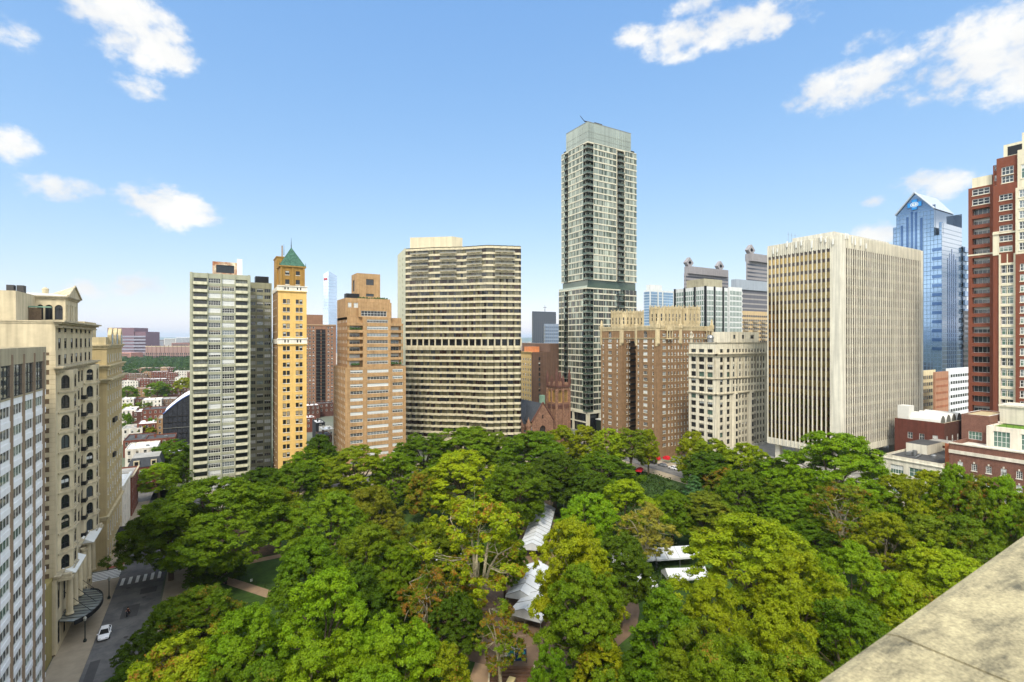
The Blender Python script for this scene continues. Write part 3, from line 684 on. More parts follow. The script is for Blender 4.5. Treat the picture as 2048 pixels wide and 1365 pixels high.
# ================================================================ far side of the square, middle and right
UR = 177.0
M_STONE = mat('red_sandstone', (116, 86, 70), .92, .3, .8, rgb2=(146, 112, 88), bsc=1.5)
M_STONED = mat('dark_sandstone', (96, 66, 56), .92, .2, 1.)
def b_church():
    b = Bld('church', 'red sandstone Gothic church with pinnacled square tower and slate roof', 'church', (150, 222))
    cu, cv = pt(1113, 265); w = 8.4   # tower corner
    t = MB(); u0, u1, v0, v1 = cu, cu+w, cv, cv+w; Y = mat('belfry_ochre', (176, 142, 82), .9, .15)
    lv = style('bell', Y, [(mat('louvre', (70, 58, 40), .8), 0, 0)], n=(3, 9), rec=.5, fw=.16, arch=True)
    aw = style('chw', M_STONED, [(G_DARK,0,0)], n=(2,2), rec=.5, arch=True)
    for P, N in (((u0,v0),S_), ((u0,v1),W_)):
        b.facade(t, P, N, w, 0, 32.6, [(1.2,3.7),(4.7,7.2)], [(22.2,28.8)], M_STONE, lv, rev=Y)
        t.obox(P, perp(N), N, -.2, w+.2, .0, .35, 20.2, 21.2, M_STONED); t.obox(P, perp(N), N, -.3, w+.3, .0, .5, 30.2, 31.2, M_STONED)
        for i in range(8): t.obox(P, perp(N), N, .3+i*1.0, .85+i*1.0, .0, .3, 18.8, 20.2, M_STONED)
        for s in (-.5, w/2-.35, w-.5): t.obox(P, perp(N), N, s, s+(1. if s != w/2-.35 else .7), .0, .55, 0, 29.6, M_STONE)
    b.shell(t, u0, u1, v0, v1, 0, 32.6, M_STONE, 'ne', M_ROOFG, 1.0, .5); b.part('tower', t)
    for (x, y, h) in ((u0,v0,9),(u1,v0,7.5),(u0,v1,6.6),(u1,v1,6.5),(u0+w/2,v0,4.2),(u0,v0+w/2,4.2)):
        p = MB(); p.box(x-.6, x+.6, y-.6, y+.6, 30.8, 32.6+h*.45, M_STONED)
        for q in range(4):
            aa = [(x-.65,y-.65),(x+.65,y-.65),(x+.65,y+.65),(x-.65,y+.65)]; p.poly([aa[q]+(32.6+h*.45,), aa[(q+1) % 4]+(32.6+h*.45,), (x,y,32.6+h)], M_STONED)
        b.part('pinnacle', p)
    # gabled transept beside the tower, nave running away
    g = MB(); vg = cv+2.0; a0, a1 = on_v(1064, vg), on_v(1102, vg)+1.5; am = (a0+a1)/2
    b.facade(g, (a0, vg), S_, a1-a0, 0, 13, [((a1-a0)/2-1.9, (a1-a0)/2+1.9)], [(3.5,10.6)], M_STONE, style('rose', M_STONED, [(G_DARK,0,0)], n=(3,2), rec=.6, arch=True))
    g.poly([(a0,vg,13),(a1,vg,13),(am,vg,22.2)], M_STONE); g.box(am-.35, am+.35, vg-.03, vg+.1, 14.2, 16.2, G_DARK)
    for A in ((a0-.3,13),(a1+.3,13)): g.tube((A[0], vg-.1, A[1]), (am, vg-.1, 22.7), .42, .36, M_STONED, 6)
    b.part('gable_front', g)
    r = MB(); r.poly([(a0,vg,13),(am,vg,22.2),(am,vg+24,22.2),(a0,vg+24,13)], M_SLATE); r.poly([(a1,vg,13),(a1,vg+24,13),(am,vg+24,22.2),(am,vg,22.2)], M_SLATE)
    n0 = a0-24; r.poly([(n0,vg+6,11),(a0+4,vg+6,11),(a0+4,vg+14,21.5),(n0,vg+14,21.5)], M_SLATE); r.poly([(n0,vg+22,11),(n0,vg+14,21.5),(a0+4,vg+14,21.5),(a0+4,vg+22,11)], M_SLATE); b.part('roof', r)
    n = MB(); n.box(n0, a0+1, vg+6, vg+22, 0, 11, M_STONE); n.poly([(n0,vg+22,11),(n0,vg+6,11),(n0,vg+14,21.5)], M_STONE); n.box(n0+8, a0-.5, vg+1, vg+6, 0, 8, M_STONE, M_SLATE); b.part('nave', n)
    for x in (a0-6, a0-1.5):
        p = MB(); p.lathe((x, vg+1, 0), [(1.4,0),(1.4,10.5),(1.7,10.8),(0,15.5)], M_STONE, 8); b.part('turret', p)
    p = MB(); p.box(cu-3.5, cu-1.2, cv+9, cv+11, 20, 25.4, mat('verdigris', (120,150,130), .8)); b.part('copper_vent', p)
    b.done()
b_church()

def b_side_brown():
    b = Bld('office_block', 'brown brick block with yellow front windows behind the church tower', 'building', (210, 300))
    K = mat('brown_blank', (100, 78, 64), .9, .12, .3, streak=.2); Y = mat('yellow_front', (190, 162, 108), .9, .1)
    cu, cv = pt(1063, 318); mb = MB(); v1 = cv+34
    b.facade(mb, (cu, v1), W_, 34, 0, 47.5, spans(12, 1.4, 34), floors(1.5, 3.3, 13, 1.7, .9), Y, style('sb', M_WHITEF, DARKS, n=(2,2), rec=.2))
    u1 = on_v(1100, cv)
    b.facade(mb, (cu, cv), S_, u1-cu, 0, 47.5, [(5.4,6.8)], floors(1.5, 3.3, 13, 2.2, .9), K, style('sbs', M_DARKF, DARKS, n=(1,2), rec=.2))
    b.shell(mb, cu, u1, cv, v1, 0, 47.5, K, 'ne', M_ROOFW, .7); u2 = on_v(1119, cv)
    mb.box(u1-.05, u2, cv-.4, v1, 0, 53, K, M_ROOFG); mb.box(cu+4, cu+12, cv+9, cv+15, 47, 50.8, mat('orange_box', (190,120,76), .9)); cornice(mb, (cu, v1), W_, 34, 47.7, Y, .8, 1.)
    b.part('wall', mb); b.done()
b_side_brown()

def b_laurel():
    LB = mat('light_band', (196, 190, 168), .6, .04, streak=.05); gla = gmat('tower_glass', (140, 148, 134), .06, .35, .5, .012, .3); glb = gmat('tower_glass_dark', (66, 80, 66), .05, .25, .5, .012, .3)
    glc = gmat('tower_glass_low', (58, 66, 54), .05, .2, .5, .012, .3); SC = gmat('crown_glass', (134, 142, 130), .15, .3, .5, .01, .12)
    b = Bld('glass_tower', 'tallest skyscraper, green glass with cream floor bands and dark balcony columns', 'skyscraper', (212, 248))
    u0, u1, v0, v1 = 192., 232., 235., 261.; fh = 3.74
    core = MB(); core.box(u0+1.6, u1-.3, v0+1.6, v1-.3, 9, 176, mat('core_dark', (26, 30, 28), .5, .05)); b.part('core', core)
    rng = random.Random(3)
    # bays per face in metres from the left, seen from outside
    wf = [(0, 3.4), (7.2, 22.0)]          # west face: narrow bay | balcony slot | wide bay | corner balconies
    sf = [(4.6, 22.6), (30.2, 40.)]       # south face: corner balconies | wide bay | slot | right bay
    zlow = [12.2+3.72*i for i in range(20)]; zup = [91.5+fh*i for i in range(22)]
    def panels(mb, P, N, s0, s1, z0, z1, low, r=.0):
        D = perp(N); n = max(2, round((s1-s0)/1.25)); w = (s1-s0)/n
        for i in range(n):
            g = (rng.choice([glc, glc, G_DARK, gla]) if low else rng.choice([gla, gla, glb]))
            a = s0+i*w; q = [(P[0]+D[0]*x-N[0]*r, P[1]+D[1]*x-N[1]*r) for x in (a, a+w)]
            mb.poly([q[0]+(z0,), q[1]+(z0,), q[1]+(z1,), q[0]+(z1,)], g)
            mb.obox(P, D, N, a-.06, a+.06, -r, -r+.14, z0, z1, LB if i % 3 == 0 else M_GREYF)
    Pw, Ps = (u0, v1), (u0, v0)
    for low, zz in ((True, zlow), (False, zup)):
        for j, z in enumerate(zz):
            m = MB(); bd = MB(); top = (j == len(zz)-1)
            for P, N, segs in ((Pw, W_, wf), (Ps, S_, sf)):
                for s0, s1 in segs:
                    o = .9 if (low and N is W_) else 0
                    panels(m, P, N, s0, s1, z+.75, z+(3.72 if low else fh), low)
                    bd.obox(P, perp(N), N, s0-.15, s1+.1, -.3, .22, z, z+.78, LB)
                # recessed glass in the slots
                for s0, s1 in (((3.4, 7.2), (22.0, 26.)) if N is W_ else ((0, 4.6), (22.6, 30.2))):
                    panels(m, P, N, s0, s1, z+.2, z+3.7, True, 1.55)
            b.part('window_band', m); b.part('floor_band', bd)
            for P, N, s0, s1 in ((Pw, W_, 3.8, 6.6), (Ps, S_, 24.2, 29.)):
                k = MB(); k.obox(P, perp(N), N, s0, s1, -1.5, 1.0, z-.1, z+.16, M_GREYF); k.obox(P, perp(N), N, s0+.05, s1-.05, .92, .97, z+.16, z+1.2, glb); b.part('balcony', k)
            k = MB(); k.box(u0-.9, u0+3.8, v0-.9, v0+3.2, z-.1, z+.18, M_GREYF); k.box(u0-.9, u0+3.8, v0-.9, v0-.84, z+.18, z+1.25, glb); k.box(u0-.9, u0-.84, v0-.84, v0+3.2, z+.18, z+1.25, glb); b.part('balcony', k)
    for s in (23.2, 29.6):
        m = MB(); m.obox(Ps, (1,0), S_, s-.3, s+.1, -.2, .3, 92, 174, LB); b.part('vertical_fin', m)
    # recessed glass storey between the two shafts
    m = MB(); m.box(u0+.9, u1-.02, v0+.9, v1-.02, 86.6, 91.4, glb); b.part('sky_lobby', m)
    m = MB(); m.box(u0-.3, u0+26, v0-.3, v1+2.6, 86.0, 86.7, LB); m.box(u0-.3, u0+10, v1, v1+2.6, 12, 86, glc)
    for z in zlow: m.box(u0-.36, u0+10.1, v1+.01, v1+2.66, z, z+.78, LB)
    m.box(u0-.2, u0-.14, v0, v1+2.6, 86.7, 87.9, gla); b.part('lower_shoulder', m)
    # crown screen
    c = MB(); c0, c1, d0, d1 = u0+1.4, u1-3.5, v0+1.4, v1-3.
    for P, N, L in (((c0,d1),W_,d1-d0), ((c0,d0),S_,c1-c0), ((c1,d0),E_,d1-d0), ((c1,d1),N_,c1-c0)):
        n = round(L/1.6)
        for i in range(n):
            a, e = L*i/n, L*(i+1)/n; D = perp(N); c.obox(P, D, N, a, e-.14, -.12, 0, 174.2, 186.6, SC)
        for z in (177.4, 180.8): c.obox(P, perp(N), N, 0, L, -.02, .06, z, z+.12, M_GREYF)
        c.obox(P, perp(N), N, -.02, L+.02, -.3, .1, 186.6, 186.9, M_GREYF)
    b.part('crown_screen', c)
    r = MB(); r.box(u0, u1, v0, v1, 173.4, 174.2, LB, M_ROOFG); r.box(c0+.5, c1-.5, d0+.5, d1-.5, 174.2, 182, M_ROOFG); b.part('roof', r)
    q = MB(); cx, cy = u0+9, v0+8; q.tube((cx-5,cy,190),(cx+9,cy-2,189),.35,.3,M_BLACK,6); q.tube((cx,cy,182),(cx,cy,190),.7,.6,M_BLACK,8); q.box(cx+1,cx+7,cy-2.8,cy-.8,187.8,189.6,M_DARKF); q.tube((cx-5,cy,190),(cx-9,cy-1,192),.2,.15,M_BLACK,5); b.part('cleaning_crane', q)
    # entrance portal
    p = MB(); PW = LB
    for s in (0, 12, 25.2): p.obox(Pw, perp(W_), W_, s, s+.9, -.6, .6, 0, 12.1, PW)
    for s in (0.6, 9, 18, 30, 39): p.obox(Ps, (1,0), S_, s, s+.9, -.6, .5, 0, 12.1, PW)
    p.box(u0-.6, u1, v0-.6, v1, 11, 12.15, PW); p.box(u0+1.2, u1-.5, v0+1.2, v1-.5, 0, 11, G_DARK); p.box(u0-.1, u0+.3, v0, v1, 5.4, 6.1, PW); b.part('portal', p)
    p = MB(); p.box(u0+6, u0+24, v0-7, v0-1, 0, 7.4, glc); p.box(u0+5.6, u0+24.4, v0-7.3, v0-.7, 7.4, 7.9, M_WHITEF); b.part('pavilion', p)
    b.done()
b_laurel()

def b_plaza():
    K = mat('plaza_brick', (138, 110, 80), .9, .12, .5, rgb2=(124, 98, 70), bsc=.8); T = mat('plaza_stone', (186, 170, 134), .88, .2, .8, streak=.3)
    b = Bld('apartment_house', 'brown brick twin winged Gothic apartment block with pale crenellated crown', 'building', (195, 186))
    st = style('pw', M_WHITEF, LIGHTS, n=(1,2), rec=.2, sill=T); s3 = style('pw3', M_WHITEF, LIGHTS, n=(3,2), rec=.2, sill=T); sa = style('pwa', M_WHITEF, DARKS, n=(2,3), rec=.35, arch=True)
    fh = 3.05; ZB = 61.6; rows = floors(ZB-5.2-fh*17, fh, 17, 1.6, .8); mb = MB(); tr = MB()
    def wing(v0, v1, uE, label):
        P = (UR, v1); L = v1-v0
        c = [(L*.12-.45, L*.12+.45), (L*.45-1.3, L*.45+1.3), (L*.8-.45, L*.8+.45)]
        b.facade(mb, P, W_, L, 0, ZB-5.2, c, rows, K, lambda i, j: s3 if i == 1 else st)
        b.facade(mb, P, W_, L, ZB-5.2, ZB-1.6, [(L*.45-1.1, L*.45+1.1)], [(ZB-5., ZB-1.9)], K, sa)
        cornice(tr, P, W_, L, ZB-5.2, T, .35, .6); 
        for z in (ZB-5.6-fh, ):
            for q in c: tr.obox(P, perp(W_), W_, q[0], q[1], .0, .12, z-.55, z+.1, M_WHITEF)
        cornice(tr, P, W_, L, ZB+.6, T, .4, 2.2)
        for s in (0, L-.9): tr.obox(P, perp(W_), W_, s, s+.9, .0, .5, ZB-9, ZB+1.2, T)
    wing(165.9, 179.7, 215, 'a'); wing(189.8, 205.4, 208, 'b')
    # south faces
    def south(u0, u1, v, cols):
        P = (u0, v); L = u1-u0
        b.facade(mb, P, S_, L, 0, ZB-1.6, cols, rows+[(ZB-4.6, ZB-3.1)], K, lambda i, j: s3 if (i == 0 and L > 30) else st)
        cornice(tr, P, S_, L, ZB-5.2, T, .35, .6, False); cornice(tr, P, S_, L, ZB+.62, T, .4, 2.2, False)
    south(UR, 215, 165.9, [(3.4,5.6)]+[(7.2+2.15*i, 8.1+2.15*i) for i in range(14)])
    south(UR, 197, 189.8, [(3.4,4.3),(5.,5.9),(11,11.9),(14,14.9),(17.5,18.4)])
    b.facade(mb, (197, 189.8), W_, 10.1, 0, ZB-1.6, [(2,3),(6,7)], rows, K, st)
    for u0, u1, v0, v1 in ((UR,215,165.9,179.7),(UR,208,189.8,205.4),(197,215,179.7,189.8)):
        b.shell(mb, u0+.01, u1, v0+.01, v1-.01, 0, ZB-1.6, K, 'ne' if u0 == UR else 'e'); mb.poly([(u0,v0,ZB-1.6),(u1,v0,ZB-1.6),(u1,v1,ZB-1.6),(u0,v1,ZB-1.6)], M_ROOFG)
    b.part('wall', mb); b.part('stone_trim', tr)
    for u0, u1, v0, v1, z in ((182.5,198,168.5,177.5,70.6),(180.5,196,192,203,69.6),(198,210,167.4,178,71.0)):
        m = MB(); L = u1-u0; Lv = v1-v0; ch = 1.7
        pts = [(u0+ch,v0),(u1-ch,v0),(u1,v0+ch),(u1,v1-ch),(u1-ch,v1),(u0+ch,v1),(u0,v1-ch),(u0,v0+ch)]
        m.prism(pts, ZB-1.6, z, T, M_ROOFG)
        for k in range(8):
            a, c = Vector(pts[k]), Vector(pts[(k+1) % 8]); d = (c-a); l = d.length; d /= l; N = (d.y,-d.x); x = 0
            while x < l-.3:
                m.obox((a.x,a.y), (d.x,d.y), N, x, x+.55, -.3, .22, z-.5, z+.8, T); x += 1.2
            n = max(1, int(l/2.4))
            for i in range(n):
                s = l*(i+.5)/n; m.obox((a.x,a.y), (d.x,d.y), N, s-.32, s+.32, -.01, .02, z-6, z-2.6, G_DARK); m.obox((a.x,a.y), (d.x,d.y), N, s-.85, s-.6, -.01, .35, z-7.4, z+1.6, T); m.obox((a.x,a.y), (d.x,d.y), N, s-.32, s+.32, -.01, .08, z-4.5, z-4.2, T)
        b.part('crown', m)
    for (u, v) in ((UR,165.9),(UR,179.7),(UR,189.8),(UR,205.4),(192,165.9),(215,165.9)):
        m = MB(); m.lathe((u+.4, v, ZB-9), [(.0,0),(.9,1.2),(.9,8),(1.15,8.4),(1.15,10.2),(.7,10.4),(.4,12.6),(0,13.4)], T, 8); b.part('turret', m)
    for (u, v) in ((184, 165.4), (212, 165.4)):
        m = MB(); m.box(u-2, u+2, v-.9, v+.4, ZB-5.8, ZB-5.2, T); 
        for s in (-1.9, -.2, 1.5): m.box(u+s, u+s+.4, v-.8, v-.4, ZB-5.2, ZB-1.8, T)
        m.box(u-2, u+2, v-.9, v+.4, ZB-1.8, ZB+.2, T); b.part('loggia', m)
    m = MB()
    for z in [r[0]-.3 for r in rows]: m.box(UR+4.6, UR+8.8, 188.4, 189.7, z, z+.12, M_BLACK); m.box(UR+4.6, UR+8.8, 188.4, 188.46, z+.12, z+1., M_BLACK)
    b.part('fire_escape', m)
    b.done()
b_plaza()

def b_classical():
    K = mat('white_stone', (206, 198, 176), .85, .12, .6, streak=.3); T = mat('white_stone_trim', (188, 178, 154), .85, .2, .8, streak=.35)
    b = Bld('office_block', 'cream classical office block with paired windows, heavy cornices and rooftop house', 'building', (192, 141))
    u0, u1, v0, v1 = UR, 212., 134.3, 148.; Z = 54.4; mb = MB(); tr = MB(); fh = 3.12
    s2 = style('kw', M_DARKF, DARKS+[(G_GREEN,0,0)], n=(3,1), rec=.4, fw=.12); s1 = style('kw1', M_DARKF, DARKS, n=(1,2), rec=.3)
    rows = floors(Z-5.6-fh*15, fh, 15, 2.05, .6) + [(Z-4.2, Z-2.7)]
    b.facade(mb, (u0, v1), W_, v1-v0, 0, Z, [(1.2,3.7),(5.2,7.9),(9.4,12.1)], rows, K, s2)
    sc = [(2.6,4.6),(7,9)]+[(11+2.1*i, 12.1+2.1*i) for i in range(11)]
    b.facade(mb, (u0, v0), S_, u1-u0, 0, Z, sc, rows, K, lambda i, j: s2 if i < 2 else s1)
    b.shell(mb, u0, u1, v0, v1, 0, Z, K, 'ne', M_ROOFG, .9, .5); b.part('wall', mb)
    for P, N, L in (((u0,v1),W_,v1-v0), ((u0,v0),S_,u1-u0)):
        cornice(tr, P, N, L, Z-4.6, T, .9, .9, dent=.9); cornice(tr, P, N, L, Z-5.5-fh*3, T, .4, .5); cornice(tr, P, N, L, Z-5.5-fh*5, T, .6, .7); cornice(tr, P, N, L, Z+.1, T, .35, .5)
        s = 4.5
        while s < L: tr.obox(P, perp(N), N, s-.25, s+.25, .0, .25, Z-5.5-fh*3, Z-5.4, T); s += 4.4
    b.part('stone_trim', tr)
    for s in (10.5, 21.5):
        m = MB(); a, w, o = s, 3.2, 1.0; A = (u0+a, v0)
        m.prism([(A[0],v0+.1),(A[0]+.8,v0-o),(A[0]+w-.8,v0-o),(A[0]+w,v0+.1)][::1], 2, Z-5.6-fh*5, K)
        for r in rows[:10]: m.box(A[0]+1, A[0]+w-1, v0-o-.02, v0-o, r[0], r[1], G_DARK)
        b.part('bay', m)
    h = MB(); b.facade(h, (190, 137), S_, 20, Z-.9, Z+4.6, [(2,3.6),(8,9.6),(14,16.5)], [(Z+1.6, Z+3.3)], K, s1); b.shell(h, 190, 210, 137, 146, Z-.9, Z+4.6, K, 'new', M_ROOFD, .4); b.part('roof_house', h)
    t = MB(); t.lathe((183.5, 142, Z-.9), [(1.3,0),(1.3,2.2),(1.5,3),(1.2,3.8),(0,4.2)], M_METAL, 12); b.part('roof_tank', t)
    f = MB(); f.lathe((UR+.6, 147.2, Z), [(.6,0),(.5,1.2),(.8,2),(.4,3.2),(.6,4),(0,5.2)], T, 8); b.part('corner_urn', f)
    b.done()
b_classical()

def b_office():
    K = mat('office_concrete', (206, 201, 184), .8, .1, .25, streak=.26); PN = gmat('mirror_spandrel', (140, 120, 78), .08, 1., .5, .008, .04); PD = gmat('bronze_spandrel', (128, 118, 96), .2, .4, .5, .01, .05)
    b = Bld('office_tower', 'broad concrete office tower wrapped in closely spaced vertical white fins', 'office tower', (215, 103))
    u0, u1, v0, v1 = 183., 246.7, 89.8, 115.8; Z = 91.5; zt = 87.4; zb = 16.0; fh = 3.45
    w = MB(); Pw = (u0, v1); Lw = v1-v0; Ls = u1-u0
    n = 15; bw = (Lw-3.2)/n; nfl = 20
    for j in range(nfl):
        z = zt-fh*(j+1)
        for i in range(n):
            a = .0+i*bw
            for (z0, z1, g) in ((z+2.15, z+fh, G_BRONZED), (z, z+2.15, PN)):
                w.poly([(u0+.14, v1-a, z0), (u0+.14, v1-a-bw, z0), (u0+.14, v1-a-bw, z1), (u0+.14, v1-a, z1)], g)
    b.part('glazing', w)
    s = MB(); m = 38; bs = (Ls-5.2)/m
    for j in range(nfl):
        z = zt-fh*(j+1)
        for i in range(m):
            a = 3.4+i*bs
            for (z0, z1, g) in ((z+1.2, z+fh, G_BRONZED), (z, z+1.2, PD)):
                s.poly([(u0+a, v0+.05, z0), (u0+a+bs, v0+.05, z0), (u0+a+bs, v0+.05, z1), (u0+a, v0+.05, z1)], g)
    b.part('glazing', s)
    f0 = MB(); f0.obox((0,0), (0,-1), (-1,0), -.17, .17, -.2, .22, zb+2.3, zt+3.4, K); o = f0.build('fin')
    me = o.data; bpy.data.objects.remove(o)
    g0 = MB(); g0.obox((0,0), (1,0), (0,-1), -.24, .24, -.06, .16, zb+2.3, zt+3.4, K); o = g0.build('fin'); me2 = o.data; bpy.data.objects.remove(o)
    for i in range(n+1):
        o = bpy.data.objects.new('fin', me); C.objects.link(o); o.parent = b.root; o.location = (u0-b.loc[0], v1-.2-i*bw-b.loc[1], 0)
    for i in range(m+1):
        o = bpy.data.objects.new('fin', me2); C.objects.link(o); o.parent = b.root; o.location = (u0+3.4+i*bs-b.loc[0], v0-b.loc[1], 0)
    c = MB(); c.box(u0-.02, u0+2.9, v0-.3, v0+2.8, zb, Z, K); c.box(u1-2.4, u1, v0-.1, v0+2, zb, Z-.02, K); b.part('corner_pier', c)
    t = MB(); b.shell(t, u0, u1, v0, v1, zt, Z, K, 'nesw', M_ROOFG, 1.2, .5)
    for i in range(30): t.obox(Pw, (0,-1), W_, .2+i*bw/2*1.0, .5+i*bw/2, .0, .25, zt-.3, Z+.1, K) if .5+i*bw/2 < Lw else None
    for i in range(76): t.obox((u0,v0), (1,0), S_, 3.2+i*bs/2, 3.4+i*bs/2, .0, .25, zt-.2, Z+.1, K)
    b.part('parapet', t)
    l = MB(); l.box(u0+.3, u1-.3, v0+.5, v1-.3, zb-.2, zb+2.6, K); b.shell(l, u0, u1, v0, v1, zb, zb+2.4, K, 'nesw'); l.box(u0+.35, u1-.3, v0+.4, v1-.3, zb+2.2, zt, K, skip='bt')
    for i in range(n+1): l.obox(Pw, (0,-1), W_, .2+i*bw-.2, .2+i*bw+.2, .0, .3, zb+.1, zb+2.3, K)
    for i in range(m+1): l.obox((u0,v0), (1,0), S_, 3.1+i*bs, 3.7+i*bs, .0, .25, zb+.1, zb+2.3, K)
    b.part('lower_band', l)
    for u in (u0+2.5, u0+16, u0+30, u0+44, u0+58):
        for v in (v0+2.5, v0+12, v1-3):
            k = MB(); k.box(u-.9, u+.9, v-.9, v+.9, 0, zb-.1, K); b.part('column', k)
    k = MB(); b.shell(k, u0+8, u1-14, v0+6, v1-5, Z-1.2, Z+3.0, K, 'nesw', M_ROOFG, .3); b.part('roof_house', k)
    rr = random.Random(2)
    for P, D, N, L in ((Pw, (0,-1), W_, Lw), ((u0,v0), (1,0), S_, 18)):
        s_ = 2.4
        while s_ < L:
            k = MB(); h = rr.uniform(1.4, 2.6); zz = Z-rr.uniform(.8, 3.4); k.obox(P, D, N, s_, s_+.45, .26, .6, zz, zz+h, M_WHITEF); k.obox(P, D, N, s_+.15, s_+.3, .0, .3, zz+.4, zz+.6, M_METAL); b.part('antenna', k); s_ += rr.uniform(1.4, 4.6)
    for x in (0, 2.2, 4.6):
        k = MB(); k.tube((u0+7+x, v1-4, Z+.0), (u0+7+x, v1-4, Z+5.6), .07, .04, M_METAL, 5); k.tube((u0+6.3+x, v1-4, Z+4.6), (u0+7.7+x, v1-4, Z+4.6), .05, .05, M_METAL, 5); b.part('mast', k)
    b.done()
b_office()

def b_podium():
    K = mat('podium_white', (196, 192, 178), .85, .1, .5, streak=.3)
    b = Bld('parking_garage', 'white parking podium with narrow vertical slots under the office tower', 'building', (205, 105))
    u0, u1, v0, v1, Z = UR+.5, 260., 76.5, 131., 11.5; mb = MB()
    st = style('pk', M_DARKF, [(G_DARK,0,0)], n=(1,1), rec=.7, fw=.03)
    b.facade(mb, (u0, v1), W_, v1-v0, 0, Z, spans(16, .75, v1-v0), [(1.2,4.4),(5.4,10.0)], K, st)
    b.facade(mb, (u0, v0), S_, u1-u0, 0, Z, spans(24, .75, u1-u0), [(5.4,10.0)], K, st)
    b.shell(mb, u0, u1, v0, v1, 0, Z, K, 'ne', mat('deck', (130,128,122), .9, .15), 1.0, .4)
    b.part('wall', mb)
    c = MB(); c.box(u0-2.6, u0-.02, 96, 112, 4.0, 4.5, K); b.part('entrance_canopy', c); b.done()
b_podium()

# ---------------------------------------------------------------- right hand group
def b_stone_low():
    K = mat('ivory_stone', (208, 202, 184), .8, .08, streak=.2)
    b = Bld('clubhouse', 'low ivory stone building with black flat roof and tall green paned windows', 'building', (189, 68))
    u0, u1, v0, v1, Z = UR, 203., 59.8, 74.4, 20.6; mb = MB()
    st = style('cl', M_WHITEF, [(G_GREEN,0,0),(G_GREEN,.5,BLIND)], n=(5,2), rec=.25, fw=.12)
    b.facade(mb, (u0, v1), W_, v1-v0, 0, Z, [(1.8,5.2),(6.6,12.4)], [(4,7),(9.4,12.4),(15.3,18.0)], K, st)
    b.shell(mb, u0, u1, v0, v1, 0, Z, K, 'nes', M_ROOFD, .6, .4, M_CREAMD); cornice(mb, (u0, v1), W_, v1-v0, Z-.9, K, .35, .5); b.part('wall', mb)
    k = MB(); k.box(190, 201, 68, 73.6, Z-.6, Z+2.3, K, M_ROOFD); b.part('roof_house', k)
    k = MB(); k.box(184, 188.5, 70, 71.2, Z-.5, Z+.5, M_METAL); k.tube((185.5,69.6,Z-.5),(185.5,69.6,Z+1.1),.5,.5,M_METAL,10); k.tube((182,68,Z-.4),(187,68.6,Z-.2),.22,.22,M_METAL,8); b.part('air_unit', k)
    k = MB(); k.lathe((187.5,65.5,Z-.6), [(.8,0),(.8,.6),(.5,.9),(0,1.0)], M_METAL, 12); b.part('roof_vent', k)
    k = MB(); n = 10
    pts = [(u0+.01, 77)] + [(u0-4.2*math.sin(math.pi*i/n), 77-(2.4*(1-math.cos(math.pi*i/n)))) for i in range(1, n)] + [(u0+.01, 72.2)]
    k.prism(pts[::-1], 9.4, 10.2, K); k.prism([(x+.3 if x < u0 else x, y) for x, y in pts][::-1], 0, 9.4, K); b.part('curved_porch', k)
    b.done()
b_stone_low()

